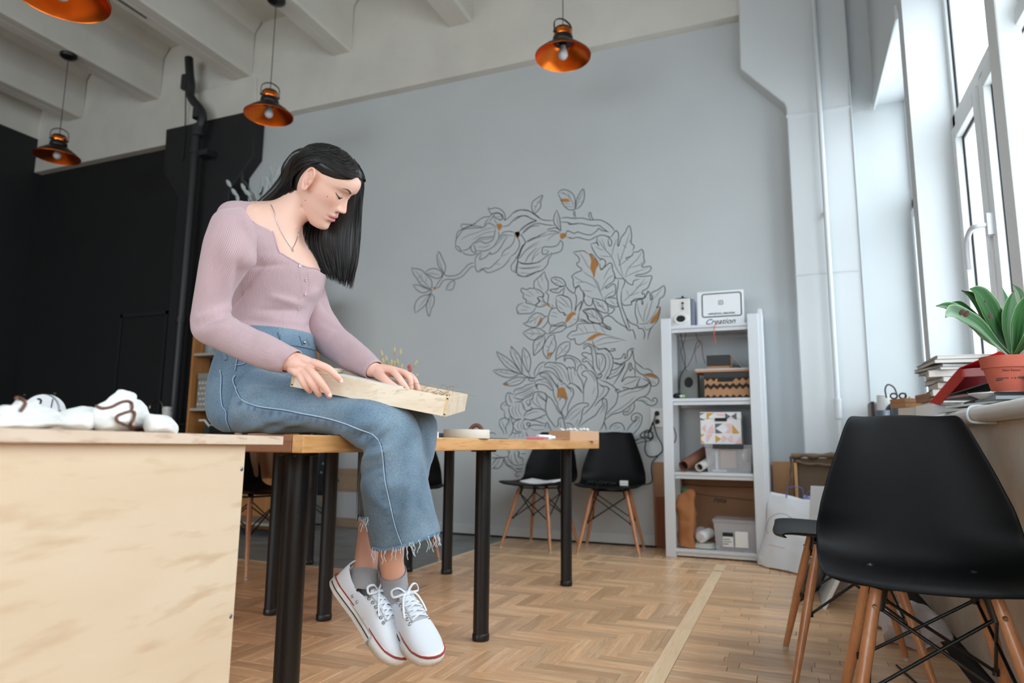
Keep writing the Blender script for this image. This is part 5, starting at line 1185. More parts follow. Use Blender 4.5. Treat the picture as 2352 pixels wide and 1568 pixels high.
def leaf(path, w_, d0, d1, fold=.25, tw=0.0, parent=pot):
    P = cr([Vector(atd(1960+x/4.355, 640+y/4.355, d0+(d1-d0)*i/(len(path)-1))) for i, (x, y) in enumerate(path)], 6); P = [Vector(p) for p in P]; K = len(P); b = MB(); nv = 9
    view = CF*-1
    for i, p in enumerate(P):
        t = i/(K-1); T = (P[min(i+1, K-1)]-P[max(i-1, 0)]).normalized(); s = T.cross(view).normalized(); s = (Matrix.Rotation(tw, 3, T) @ s); n_ = s.cross(T).normalized()
        hw = w_/4.355/FPX*d0*.5*float(np.interp(t, [0, .12, .35, .55, .75, .9, .97, 1], [.30, .42, .88, 1, .78, .34, .12, .02]))
        for j in range(nv):
            u = j/(nv-1)*2-1; b.v.append(p+s*hw*u+n_*abs(u)*hw*fold)
    for i in range(K-1):
        for j in range(nv-1):
            b.f.append((i*nv+j, i*nv+j+1, (i+1)*nv+j+1, (i+1)*nv+j)); b.uv[len(b.f)-1] = [(j/(nv-1), i/(K-1)), ((j+1)/(nv-1), i/(K-1)), ((j+1)/(nv-1), (i+1)/(K-1)), (j/(nv-1), (i+1)/(K-1))]
    return build('leaf', b, LEAF, parent, smooth=180, solid=.0012)
bs = (1560, 770)
for P, w_, d0, d1, fo, tw in (([bs, (1350, 585), (1180, 440), (1050, 330), (930, 272), (825, 272)], 120, 1.99, 1.85, .35, .1), ([bs, (1420, 640), (1260, 470), (1120, 385), (1000, 330), (945, 345), (922, 388)], 150, 1.985, 1.80, .3, .2),
    ([bs, (1500, 610), (1420, 430), (1330, 250), (1240, 130), (1165, 100)], 200, 2.01, 1.95, .25, 0), ([bs, (1460, 600), (1360, 430), (1270, 270), (1180, 165), (1080, 115)], 110, 2.03, 1.98, .5, -.3),
    ([(1575, 770), (1545, 560), (1540, 380), (1565, 240), (1605, 118)], 170, 1.99, 1.97, .3, .1), ([(1600, 770), (1612, 600), (1625, 440), (1665, 280), (1740, 150)], 185, 1.97, 1.88, .35, .1),
    ([(1590, 770), (1400, 650), (1300, 585), (1205, 515)], 55, 2.04, 2.08, .5, 0), ([(1580, 700), (1545, 400), (1520, 220), (1488, 88)], 70, 2.06, 2.12, .4, 0), ([(1600, 700), (1670, 300), (1660, 150), (1595, 55)], 90, 2.05, 2.1, .4, 0), ([(1420, 560), (1240, 390), (1140, 310), (1060, 245), (990, 232)], 60, 2.03, 2.0, .5, 0), ([(1610, 770), (1700, 640), (1790, 500), (1900, 420)], 150, 1.98, 1.86, .35, 0), ([(1600, 770), (1750, 500), (1800, 330), (1830, 160)], 150, 2.02, 2.05, .35, 0)):
    leaf(P, w_, d0, d1, fo, tw)
for x, y, a in ((1370, 370, .016), (1320, 225, .008), (1130, 350, .02), (1085, 335, .018)):
    p = atd(1960+x/4.355, 640+y/4.355, 1.93 if x > 1200 else 1.82); b = MB(); b.sphere(p, 1, 10, 6, a*.35, .0008, a*.5, M=Matrix.Rotation(.6, 4, 'Y')); build('leaf_spot', b, LBR, pot, smooth=80)
# saucer and papers under the pot
sau = tag(build('saucer', (lambda b: b.lathe([(.001, .0), (.05, .0), (.074, .012), (.078, .0135), (.077, .016), (.05, .006), (.001, .005)], (pc.x-.015, pc.y+.03, .8855), 40))(MB()), WHITEP, smooth=50), 'white saucer under the edge of the terracotta pot', 'saucer')
# ---------------------------------------------------------------- things on the sill (z SZ)
def flat(name, label, cat, cx, cy, z, dims, m, rz=0, grp=None, bevel=.001, pages=None):
    if pages:
        t = thing(name, label, cat, (cx, cy, z), 0, grp); M = TR(cx, cy, z, rz); th_ = .0016; rb('cover', (dims[0], dims[1], th_), M, m, t, .0004); rb('pages', (dims[0]-.008, dims[1]-.006, dims[2]-2*th_), TR(cx, cy, z+th_, rz), pages, t, 0); rb('cover', (dims[0], dims[1], th_), TR(cx, cy, z+dims[2]-th_, rz), m, t, .0004); return t
    return tag(rb(name, dims, TR(cx, cy, z, rz), m, None, bevel), label, cat, grp)
PG = mat('page_edges', (.84, .83, .80), .85, bump=.4, bscale=500)
z = SZ
for dims, m, rz, lb in (((.22, .28, .034), RED1, -.04, 'thick red book under the whole stack on the sill'), ((.20, .27, .030), WHITEP, .06, 'thick white book second from the bottom of the stack')):
    flat('book', lb, 'book', .685, 3.46, z, dims, m, rz, 'books and magazines stacked on the window sill', pages=mat('page_edges', (.84, .83, .80), .85)); z += dims[2]+.0006
GS = 'books and magazines stacked on the window sill'
for i, (dims, m, rz, dx, dy, nm, lb) in enumerate((((.22, .30, .030), DGREY, .05, 0, 0, 'book', 'grey book lying on the thick white one in the sill stack'), ((.21, .29, .030), KRAFT2, -.08, 0, .01, 'book', 'brown book below the small black one in the sill stack'), ((.15, .20, .028), BLKP, .0, -.02, -.02, 'book', 'small black book with pale pages in the sill stack'), ((.20, .27, .022), GREYC, .1, .01, 0, 'book', 'grey book above the small black book in the sill stack'), ((.22, .30, .026), WHITEP, -.12, 0, 0, 'magazine', 'thick white magazine midway up the sill stack'),
    ((.22, .30, .012), GREYC, .12, .005, 0, 'magazine', 'thin grey magazine in the upper half of the sill stack'), ((.21, .29, .014), BLKP, .22, -.005, .01, 'album', 'thin black album third from the top of the sill stack'), ((.23, .31, .018), BLKP, .06, .0, .0, 'album', 'black album second from the top of the sill stack'), ((.22, .30, .016), WHITEP, .03, .012, 0, 'album', 'white covered album on top of the sill stack'))):
    flat(nm, lb, 'book', .685+dx, 3.46+dy, z, dims, m, rz, GS, pages=PG); z += dims[2]+.0006
# second low pile nearer the viewer, with the red folders leaning on it
z = SZ
for dims, m, rz, cx, cy, nm, lb in (((.24, .34, .006), WHITEP, .15, .63, 2.62, 'newspaper', 'folded newspaper lying on the sill under the plant'), ((.22, .31, .006), DGREY, -.05, .645, 2.74, 'magazine', 'dark magazine on the folded newspaper at the sill edge'), ((.23, .33, .006), WHITEP, .2, .64, 2.55, 'brochure', 'white brochure on the dark magazine under the plant'), ((.22, .30, .010), GREYC, .0, .66, 2.46, 'folder', 'grey folder topmost of the papers under the saucer')):
    flat(nm, lb, 'paper', cx, cy, z, dims, m, rz, 'papers under the plant', bevel=.0006); z += dims[2]+.0004
def slab(name, label, cat, p0, p1, p2, th_, m, grp=None, extra=None):
    """a board through three corners (origin, along, across), thickness th_"""
    p0, p1, p2 = Vector(p0), Vector(p1), Vector(p2); x = (p1-p0); y = (p2-p0); n_ = x.cross(y).normalized()*th_; b = MB(); vs = [p0, p1, p1+y, p2]; b.raw(vs+[v+n_ for v in vs], [(0, 1, 2, 3), (7, 6, 5, 4), (0, 1, 5, 4), (1, 2, 6, 5), (2, 3, 7, 6), (3, 0, 4, 7)])
    o = build(name, b, m, extra, bevel=min(.002, th_*.2)); return tag(o, label, cat, grp) if label else o
# red lever folder standing aslant: lower left corner near the paper pile, upper edge towards the plant
A_ = onx(2136, 925, .525); Bq = onx(2204, 846, .59); Cq = onx(2297, 808, .67)
t = thing('red_folder', 'dark red ring folder leaning aslant against the stack beside the plant', 'folder', (.6, 2.7, SZ), 0, 'red folders')
slab('cover', None, None, A_, Bq, A_+Vector((.17, .05, .03)), .0035, RED1, extra=t)
slab('cover', None, None, Bq, Cq, Bq+Vector((.10, .12, -.01)), .0035, RED1, extra=t)
slab('spine', None, None, A_+Vector((0, -.0, -.0)), Bq, A_+Vector((.028, -.035, -.012)), .003, RED1, extra=t)
t = thing('bright_folder', 'bright red plastic folder lying flat behind the terracotta pot', 'folder', (.66, 2.55, .95), 0, 'red folders')
p0 = onx(2204, 852, .60); p1 = onx(2284, 845, .60); rbm = Matrix.Identity(4)
slab('front_edge', None, None, onx(2205, 866, .60), onx(2283, 862, .60), onx(2204, 849, .60), .004, RED2, extra=t); slab('cover', None, None, onx(2204, 849, .60), onx(2283, 845, .60), onx(2204, 849, .60)+Vector((.19, .02, .0)), .003, RED2, extra=t)
slab('cover', None, None, onx(2205, 866, .60), onx(2283, 862, .60), onx(2205, 866, .60)+Vector((.19, .02, .0)), .003, RED1, extra=t)
slab('black_folder', 'dark grey document folder tucked inside the red folders', 'folder', onx(2165, 912, .57), onx(2290, 874, .57), onx(2170, 908, .57)+Vector((.2, .03, .02)), .004, DGREY)
slab('black_folder', 'black document folder under the dark grey one beside the pot', 'folder', onx(2163, 920, .56), onx(2290, 902, .56), onx(2163, 920, .56)+Vector((.2, .03, .0)), .004, BLKP)
t = thing('spiral_notebook', 'spiral bound notebook lying on the papers at the sill edge', 'notebook', (.56, 2.6, SZ)); q0 = onx(2226, 914, .545); rb('pages', (.13, .18, .008), TR(q0.x+.07, q0.y+.02, SZ+.022, .1), WHITEP, t); b = MB()
for k in range(16): b.tube([Vector((q0.x+.004, q0.y-.07+k*.01, SZ+.026))+Vector((.0055*math.cos(a), 0, .0055*math.sin(a))) for a in np.linspace(0, 2*PI, 9)[:-1]], .0009, 5, closed=True)
s_ = build('spiral', b, BLKP, t); s_['kind'] = 'stuff'
# cardboard boxes, block with a label, pencil cup, cups, leather cases
M_ = TR(.56, 3.42, SZ+.075, .35, .10, .18)
for (cx, cy, cz, dims, m, lb, rz) in ((.535, 3.72, SZ+.066, (.11, .10, .042), KRAFT, 'small kraft carton lying on top of the paper blocks', .5), (.60, 3.50, SZ+.078, (.10, .12, .035), KRAFT2, 'second small brown carton beside the kraft one on the sill', .2)):
    t = thing('small_carton', lb, 'box', (cx, cy, cz), 0, 'small cartons on the sill'); M_ = TR(cx, cy, cz, rz); rb('carton_body', (dims[0], dims[1], dims[2]*.55), M_, m, t); rb('carton_lid', (dims[0]+.003, dims[1]+.003, dims[2]*.45), M_ @ Matrix.Translation((0, 0, dims[2]*.56)), m, t)
for (cx, cy, dims, m, lb, rz) in ((.545, 3.62, (.09, .12, .060), PG, 'block of white paper with a stamped label under the cartons', .4), (.62, 3.40, (.12, .12, .070), PG, 'second block of white paper beside the red folder', .1), (.56, 3.20, (.10, .14, .050), WHITEP, 'white paper pad at the sill edge below the red folder', .3)):
    flat('paper_block', lb, 'paper', cx, cy, SZ, dims, m, rz, 'paper blocks on the sill')
MESH = mat('grey_wire_mesh', (.42, .45, .49), .45, metal=.5); _p = MESH.node_tree.nodes['Principled BSDF']; _p.inputs['Alpha'].default_value = .72
pcx, pcy = .56, 4.15
t = thing('pencil_cup', 'grey wire mesh pencil cup on the window sill', 'cup', (pcx, pcy, SZ)); b = MB(); b.lathe([(.001, .001), (.046, .001), (.05, .130)], (pcx, pcy, SZ), 28); build('cup_wall', b, MESH, t, smooth=60, solid=.002); b = MB(); b.tube([(pcx+.05*math.cos(a), pcy+.05*math.sin(a), SZ+.130) for a in np.linspace(0, 2*PI, 25)[:-1]], .0028, 6, closed=True); build('rim', b, MESH, t, smooth=60)
t = thing('mesh_cup', 'shorter wire mesh cup left of the pencil cup', 'cup', (.50, 4.34, SZ)); b = MB(); b.lathe([(.001, .001), (.035, .001), (.036, .085)], (.495, 4.36, SZ), 24); build('cup_wall', b, MESH, t, smooth=60, solid=.002); 
t = thing('scissors', 'scissors with black ring handles standing in the pencil cup', 'scissors', (pcx, pcy, SZ+.01))
for s_ in (-1, 1):
    c = Vector((pcx-.012+s_*.021, pcy-.02, SZ+.150)); b = MB(); b.tube([c+Vector((.016*math.cos(a), 0, .014*math.sin(a))) for a in np.linspace(0, 2*PI, 17)[:-1]], .0045, 8, closed=True); build('handle', b, BLKP, t, smooth=80)
    b = MB(); b.tube([c+Vector((0, 0, -.014)), Vector((pcx-.01, pcy-.015, SZ+.01))], [.004, .002], 6); build('blade', b, EYL, t)
for i, (dx, h, c_, lb) in enumerate(((.005, .17, (.08, .08, .09), 'black pen, tallest of those in the pencil cup'), (.018, .15, (.12, .12, .14), 'dark pen beside the tallest in the pencil cup'), (.026, .145, (.70, .50, .38), 'wooden pencil in the pencil cup'), (.036, .135, (.10, .12, .20), 'dark blue pen leaning to the right in the pencil cup'))):
    b = MB(); b.tube([(pcx+dx*.4, pcy+.01, SZ+.01), (pcx+dx+.02+i*.004, pcy+.012*i, SZ+h*.93), (pcx+dx+.022+i*.004, pcy+.012*i, SZ+h)], [.0038, .0038, .001], 8); tag(build('pen', b, mat('pen_%s' % 'abcd'[i], c_, .4), smooth=60), lb, 'pen', 'pens in the cup')
cz = SZ
for i in range(8):
    b = MB(); b.lathe([(.001, 0), (.029, 0), (.041, .098), (.043, .100), (.0425, .103), (.040, .101), (.028, .003)], (.545, 4.68, SZ+i*.0125), 32); tag(build('paper_cup', b, WHITEP, smooth=50), 'white paper cup, %s in the nested stack on the sill' % ('lowest', 'second from below', 'third from below', 'fourth from below', 'fourth from the top', 'third from the top', 'second from the top', 'topmost')[i], 'cup', 'nested paper cups')
LEA = mat('brown_leather', (.23, .14, .13), .5, var=.1, vscale=20); SUI = mat('suitcase_canvas', (.52, .50, .49), .8)
t = thing('small_suitcase', 'small grey case with dark leather straps standing on the sill', 'case', (.53, 4.83, SZ)); rb('case_body', (.15, .12, .155), TR(.545, 4.83, SZ), SUI, t, .012)
for dx in (-.055, -.01, .045): rb('strap', (.02, .126, .16), TR(.545+dx, 4.83, SZ-.001), LEA, t, .003)
b = MB(); b.box(.51, .53, 4.762, 4.77, SZ+.07, SZ+.095); build('buckle', b, BLKP, t, bevel=.002)
t = thing('leather_bag', 'brown leather bag with a strap handle behind the mesh cup', 'bag', (.60, 4.55, SZ)); b = MB(); b.sphere((.64, 4.50, SZ+.075), 1, 28, 14, .12, .07, .085); build('bag_body', b, LEA, t, smooth=80); q = ony(2040, 890, 4.5); b = MB(); b.tube(cr([(q.x-.012, 4.5, q.z-.06), (q.x-.016, 4.5, q.z-.01), (q.x, 4.5, q.z+.018), (q.x+.03, 4.5, q.z+.0), (q.x+.045, 4.5, q.z-.05)], 5), .009, 8, flat=.5); build('strap_handle', b, LEA, t, smooth=80)
t = thing('cardboard_carton', 'brown cardboard carton at the right edge, half in front of the pot', 'box', (.60, 2.16, .875)); rb('carton_body', (.12, .11, .062), TR(.70, 2.20, SZ+.001, .25), KRAFT2, t, .002); b = MB(); b.box(-.06, .06, -.001, .001, 0, .05, TR(.70, 2.145, SZ+.062, .25, -.5)); build('flap', b, KRAFT2, t)
# ---------------------------------------------------------------- white shelf unit
su = thing('shelf_unit', 'white painted shelf unit against the mural wall', 'shelf', (-.48, 4.85, 0))
for x0, x1, y0, y1 in ((-.80, -.732, 4.71, 4.735), (-.228, -.160, 4.71, 4.735), (-.80, -.775, 5.03, 5.075), (-.785, -.735, 5.0, 5.075), (-.228, -.16, 5.05, 5.075)):
    b = MB(); b.box(x0, x1, y0, y1, 0, 1.607); build('post', b, SHW, su, bevel=.003)
b = MB(); b.box(-.162, -.135, 4.72, 5.07, 0, 1.64); build('side_board', b, SHW, su, bevel=.003)
SHZ = [1.552, 1.050, .556, .055]
for zz in SHZ:
    b = MB(); b.box(-.745, -.215, 4.725, 5.06, zz-.020, zz); sh_ = build('shelf_board', b, SHW, su, bevel=.002)
    b = MB(); b.box(-.732, -.228, 5.05, 5.06, zz-.05, zz-.021); build('rail', b, SHW, sh_, bevel=.002); b = MB(); b.box(-.732, -.228, 4.737, 4.75, zz-.045, zz-.0205); build('rail', b, SHW, sh_, bevel=.002)
PLW = mat('pale_plastic', (.84, .84, .83), .4); SPG = mat('speaker_grey', (.47, .48, .47), .6)
# desktop speaker, top
t = thing('speaker', 'white desktop speaker with an oval port on top of the shelf unit', 'speaker', (-.69, 4.83, SHZ[0]), 0, 'desktop speakers'); z0 = SHZ[0]+.001
rb('cabinet', (.140, .13, .205), TR(-.675, 4.85, z0), PLW, t, .006); rb('side_panel', (.02, .12, .20), TR(-.592, 4.855, z0+.001), mat('speaker_side', (.42, .45, .52), .5), t, .003)
b = MB(); c = Vector((-.672, 4.785, z0+.06)); M_ = Matrix.Rotation(PI/2, 4, 'X'); b.lathe([(.001, 0), (.03, 0), (.034, .006), (.052, .006), (.058, .0)], c, 36, M=Matrix.Scale(.74, 4, (0, 0, 1)) @ M_); pr_ = build('port_ring', b, PLW, t, smooth=50)
b = MB(); b.lathe([(.001, .002), (.028, .003)], c+Vector((0, -.0015, 0)), 30, M=Matrix.Scale(.55, 4, (0, 0, 1)) @ M_); build('port', b, INK, pr_)
for dz, r_ in ((.170, .009), (.150, .005), (.132, .009)): b = MB(); b.lathe([(.001, .008), (r_, .008), (r_, 0)], (-.655, 4.785, z0+dz), 16, M=M_); build('knob', b, mat('knob_navy', (.18, .2, .28), .4), t, smooth=40)
t = thing('round_dish', 'black round dish lying on top of the white speaker', 'dish', (-.67, 4.85, z0+.206)); b = MB(); b.lathe([(.001, 0), (.055, 0), (.06, .008), (.03, .012), (.012, .022), (.001, .024)], (-.665, 4.86, z0+.2055), 24); build('dish_body', b, BLKP, t, smooth=50); b = MB(); b.sphere((-.665, 4.86, z0+.232), .008, 12, 8); build('dish_knob', b, BLKP, t, smooth=80)  # made-up black disc and knob in place of a dark smudge
# sign
t = thing('sign', 'white sign board reading Creation on top of the shelf unit', 'sign', (-.41, 4.86, SHZ[0])); z0 = SHZ[0]+.001; M_ = TR(-.41, 4.86, z0, 0, -.10)
rb('sign_board', (.315, .018, .262), M_, mat('white_acrylic', (.90, .91, .92), .35), t, .003)
SM = M_ @ Matrix.Translation((0, -.0095, 0))
b = MB(); 
def rrect(cx, cz, w2, h2, r_, n=6): return [(cx+sx*(w2-r_)+r_*math.cos(a), cz+sz*(h2-r_)+r_*math.sin(a)) for sx, sz, a0 in ((1, 1, 0), (-1, 1, PI/2), (-1, -1, PI), (1, -1, 3*PI/2)) for a in np.linspace(a0, a0+PI/2, n)]
def outlinering(b, cx, cz, w2, h2, r_, t_, M, y=-.0006):
    O, I = rrect(cx, cz, w2, h2, r_), rrect(cx, cz, w2-t_, h2-t_, max(r_-t_, .0005)); n = len(O); b.raw([M @ Vector((p[0], y, p[1])) for p in O+I]+[M @ Vector((p[0], .0, p[1])) for p in O+I], [(i, (i+1) % n, n+(i+1) % n, n+i) for i in range(n)]+[(2*n+i, 2*n+(i+1) % n, (i+1) % n, i) for i in range(n)]+[(n+i, n+(i+1) % n, 3*n+(i+1) % n, 3*n+i) for i in range(n)])
outlinering(b, .01, .158, .135, .088, .018, .0075, SM); build('printed_frame', b, INK, t)
b = MB(); outlinering(b, .005, .175, .016, .016, .006, .0035, SM); outlinering(b, .005, .175, .0075, .0075, .0074, .0025, SM); build('printed_emblem', b, INK, t)
text('printed_line', 'OFFICETON_CREATION', .0165, SM @ frame((.008, -.0005, .094), (1, 0, 0), (0, 0, 1)), INK, t, bold=.0005); text('printed_word', 'Creation', .056, SM @ frame((-.005, -.0005, .036), (1, 0, 0), (0, 0, 1)), INK, t, shear=.45, bold=.0004)
# second level
t = thing('speaker', 'grey desktop speaker leaning on the second shelf', 'speaker', (-.65, 4.88, SHZ[1]), 0, 'desktop speakers'); z0 = SHZ[1]+.001; M_ = TR(-.64, 4.90, z0, 0, -.12); rb('cabinet', (.125, .10, .20), M_, SPG, t, .006)
b = MB(); b.lathe([(.001, .001), (.02, .001), (.026, .003), (.03, .0)], (0, 0, 0), 28, M=M_ @ Matrix.Translation((0, -.051, .115)) @ Matrix.Rotation(PI/2, 4, 'X') @ Matrix.Scale(1.25, 4, (0, 1, 0))); build('cone', b, INK, t, smooth=50)
t = thing('patterned_box', 'black storage box with kraft zigzag stripes on the second shelf', 'box', (-.37, 4.86, SHZ[1]), 0, 'storage boxes on the shelves'); x0, x1, y0, y1, z0, z1 = -.522, -.232, 4.76, 4.98, SHZ[1]+.001, SHZ[1]+.176
b = MB(); b.box(x0, x1, y0, y1, z0, z1-.04); build('box_body', b, KRAFT, t, bevel=.002); b = MB(); b.box(x0-.003, x1+.003, y0-.003, y1+.003, z1-.0395, z1); build('box_lid', b, BLKP, t, bevel=.002)
b = MB(); n_ = 7; w_ = (x1-x0)/n_; H_ = (z1-.04-z0)
for base_, amp, th_ in ((z0+.0, .018, .006), (z0+H_*.52, .018, .026), (z0+H_*.96, -.0, .0)):
    if th_ == 0: continue
    for i in range(n_*2):
        xa, xb = x0+i*w_/2, x0+(i+1)*w_/2; za = base_+(amp if i % 2 else 0); zb = base_+(0 if i % 2 else amp); lo = z0+.0005
        if base_ == z0: b.raw([(xa, y0-.0008, lo), (xb, y0-.0008, lo), (xb, y0-.0008, zb+th_), (xa, y0-.0008, za+th_)], [(0, 1, 2, 3)])
        else: b.raw([(xa, y0-.0008, za-th_/2), (xb, y0-.0008, zb-th_/2), (xb, y0-.0008, zb+th_/2), (xa, y0-.0008, za+th_/2)], [(0, 1, 2, 3)])
for i in range(n_): b.raw([(x0+i*w_, y0-.0008, z1-.041), (x0+(i+1)*w_, y0-.0008, z1-.041), (x0+(i+.5)*w_, y0-.0008, z1-.062)], [(0, 1, 2)])
b.box(-.435, -.335, y0-.0012, y0-.0002, z1-.066, z1-.041); build('zigzag_print', b, INK, t)
z0 = SHZ[1]+.178; t = thing('wooden_board', 'wooden board with a pale top lying across the zigzag box', 'board', (-.40, 4.86, z0)); rb('board_core', (.35, .22, .012), TR(-.405, 4.87, z0), wood('plain_board', '#b5794d', '#c48a5c', axis='X', scale=2), t); rb('board_facing', (.352, .222, .012), TR(-.405, 4.87, z0+.0125), mat('grey_white_facing', (.72, .72, .72), .5), t)
z0 += .026; t = thing('black_box', 'black box with a kraft bottom standing on the wooden board', 'box', (-.42, 4.85, z0)); rb('box_bottom', (.15, .11, .018), TR(-.43, 4.85, z0), KRAFT, t); rb('box_top', (.152, .112, .075), TR(-.43, 4.85, z0+.0185), BLKP, t)
t = thing('frame_stand', 'small dark easel frame leaning beside the black box', 'frame', (-.31, 4.86, z0)); slab('panel', None, None, (-.35, 4.80, z0+.088), (-.28, 4.80, z0+.004), (-.35, 4.92, z0+.088), .006, mat('smoke_film', (.35, .36, .37), .2), extra=t); slab('back_leg', None, None, (-.352, 4.81, z0+.08), (-.352, 4.83, z0+.002), (-.342, 4.81, z0+.08), .004, KRAFT, extra=t); slab('strut', None, None, (-.34, 4.81, z0+.03), (-.28, 4.81, z0+.003), (-.34, 4.84, z0+.03), .004, BLKP, extra=t)
def cable(name, pts, Y, r_, m, label, cat='cable', n=6):
    b = MB(); b.tube(cr([ony(x, y, Y+(d[0] if d else 0)) for x, y, *d in pts], n), r_, 6); return tag(build(name, b, m, smooth=80), label, cat)
cable('orange_string', [(1655, 741), (1642, 747), (1640, 765), (1643, 780), (1643, 792)], 4.72, .0022, mat('orange_string', (.92, .36, .25), .7), 'orange string hanging from the sign over the shelf edge', 'string')
RW = mat('brown_red_wire', (.45, .28, .26), .6)
cable('speaker_wire', [(1563, 762), (1568, 790), (1573, 815), (1574, 840), (1577, 855)], 4.93, .0028, BP, 'dark speaker wire hanging between the top two shelves', 'wire')
cable('speaker_wire', [(1576, 762), (1570, 790), (1564, 805), (1570, 830), (1577, 843), (1590, 820), (1600, 788), (1606, 783), (1612, 790), (1614, 815), (1620, 835)], 4.91, .0024, RW, 'reddish speaker wire looping above the grey speaker', 'wire')
cable('speaker_wire', [(1598, 762), (1601, 775), (1608, 790), (1597, 805), (1600, 835)], 4.95, .002, RW, 'thin wire hanging left of the wooden board', 'wire')
cable('speaker_wire', [(1575, 840), (1562, 868), (1559, 895)], 4.84, .003, INK, 'black wire running down beside the grey speaker', 'wire')
t = thing('gadget', 'little black gadget with coloured bits at the left of the second shelf', 'gadget', (-.70, 4.8, SHZ[1])); b = MB(); b.sphere((-.705, 4.79, SHZ[1]+.022), 1, 16, 10, .035, .03, .021); build('gadget_body', b, BLKP, t, smooth=80)
for dx, c_ in ((.02, (.80, .84, .85)), (.035, (.62, .78, .35))): b = MB(); b.sphere((-.70+dx, 4.765, SHZ[1]+.018), .011, 10, 8); build('bead', b, mat('bead%d' % int(dx*1000), c_, .5), t, smooth=80)
# third level: geometric box on a clear bin, two tubes
def bin_(name, label, x0, x1, y0, y1, z0, h, grp, handle=True):
    t = thing(name, label, 'bin', ((x0+x1)/2, (y0+y1)/2, z0), 0, grp); b = MB(); tt = .0025; s_ = .012
    v = [(x0+s_, y0+s_, z0), (x1-s_, y0+s_, z0), (x1-s_, y1-s_, z0), (x0+s_, y1-s_, z0), (x0, y0, z0+h-.022), (x1, y0, z0+h-.022), (x1, y1, z0+h-.022), (x0, y1, z0+h-.022)]
    b.raw(v, [(0, 3, 2, 1), (0, 1, 5, 4), (1, 2, 6, 5), (2, 3, 7, 6), (3, 0, 4, 7)]); build('bin_body', b, CLEAR, t, solid=.003)
    b = MB(); b.box(x0-.008, x1+.008, y0-.008, y1+.008, z0+h-.021, z0+h); build('bin_lid', b, CLEAR, t, bevel=.005)
    if handle: b = MB(); b.box(x0+.05, x1-.05, y0-.018, y0-.007, z0+h-.028, z0+h+.001); build('handle', b, BLKP, t, bevel=.003)
    return t
bin_('plastic_bin', 'clear plastic bin with a black handle on the third shelf', -.53, -.235, 4.765, 4.98, SHZ[2]+.001, .185, 'clear plastic bins')
t = thing('bin_papers', 'cards and offcuts inside the clear bin on the third shelf', 'papers', (-.39, 4.86, SHZ[2]))
for a, m in (((-.47, -.455, 4.80, 4.85, .02, .14), WHITEP), ((-.44, -.34, 4.83, 4.84, .03, .145), KRAFT), ((-.452, -.33, 4.86, 4.87, .02, .155), DGREY), ((-.49, -.40, 4.79, 4.85, .006, .018), PG)): b = MB(); b.box(a[0], a[1], a[2], a[3], SHZ[2]+a[4], SHZ[2]+a[5]); build('card', b, m, t)
b = MB(); b.box(-.43, -.405, 4.80, 4.81, SHZ[2]+.125, SHZ[2]+.145); build('orange_tag', b, mat('orange_tag', (.90, .38, .28), .6), t)
b = MB(); b.sphere((-.29, 4.84, SHZ[2]+.11), 1, 14, 8, .028, .03, .05); build('foil_bag', b, mat('foil', (.75, .76, .78), .25, metal=.6), t, smooth=60)
t = thing('patterned_box', 'white storage box with pink, grey and mustard triangles', 'box', (-.43, 4.87, .745), 0, 'storage boxes on the shelves'); x0, x1, y0, y1, z0, z1 = -.558, -.296, 4.775, 4.97, SHZ[2]+.188, SHZ[2]+.402
GW = mat('box_white', (.88, .88, .89), .5); b = MB(); b.box(x0, x1, y0, y1, z0, z1-.045); build('box_body', b, GW, t, bevel=.002); b = MB(); b.box(x0-.002, x1+.003, y0-.003, y1+.003, z1-.0445, z1); build('box_lid', b, GW, t, bevel=.002)
PK = mat('print_pink', (.90, .74, .73), .6); MU = mat('print_mustard', (.80, .60, .20), .6); GR = mat('print_grey', (.36, .38, .41), .6)
TRI = {'g': [[(.0, .97), (.12, .97), (.0, .90)], [(0, .82), (.12, .75), (0, .75)], [(.62, .97), (.76, .86), (.62, .75)], [(.90, .97), (.76, .86), (.90, .75)], [(.37, .64), (.55, .64), (.37, .49)], [(.37, .34), (.55, .34), (.37, .49)]],
       'm': [[(.16, .97), (.35, .97), (.22, .86), (.22, .79), (.16, .79)], [(.79, .62), (.95, .34), (.79, .34)], [(0, .31), (.10, .31), (0, .20)], [(0, .03), (.10, .03), (0, .14)], [(.37, .27), (.51, .165), (.37, .05)]],
       'p': [[(.40, .95), (.60, .95), (.60, .88), (.44, .88)], [(.03, .49), (.13, .62), (.13, .36)], [(.16, .36), (.30, .62), (.34, .36)], [(.62, .64), (.76, .64), (.76, .36), (.62, .36), (.72, .49)], [(.16, .31), (.30, .31), (.16, .05)], [(.54, .29), (.66, .18), (.54, .05)], [(.78, .29), (.66, .18), (.78, .05)], [(.84, .02), (.99, .26), (.99, .02)]]}
for k_, m in (('g', GR), ('m', MU), ('p', PK)):
    b = MB()
    for P in TRI[k_]: b.raw([(x0+u*(x1-x0), y0-.0042, z0+v*(z1-z0)) for u, v in P], [tuple(range(len(P)))])
    build('triangle_print', b, m, t)
b = MB(); b.box(-.462, -.385, y0-.0055, y0-.003, z1-.062, z1-.040); build('hand_slot', b, INK, t)
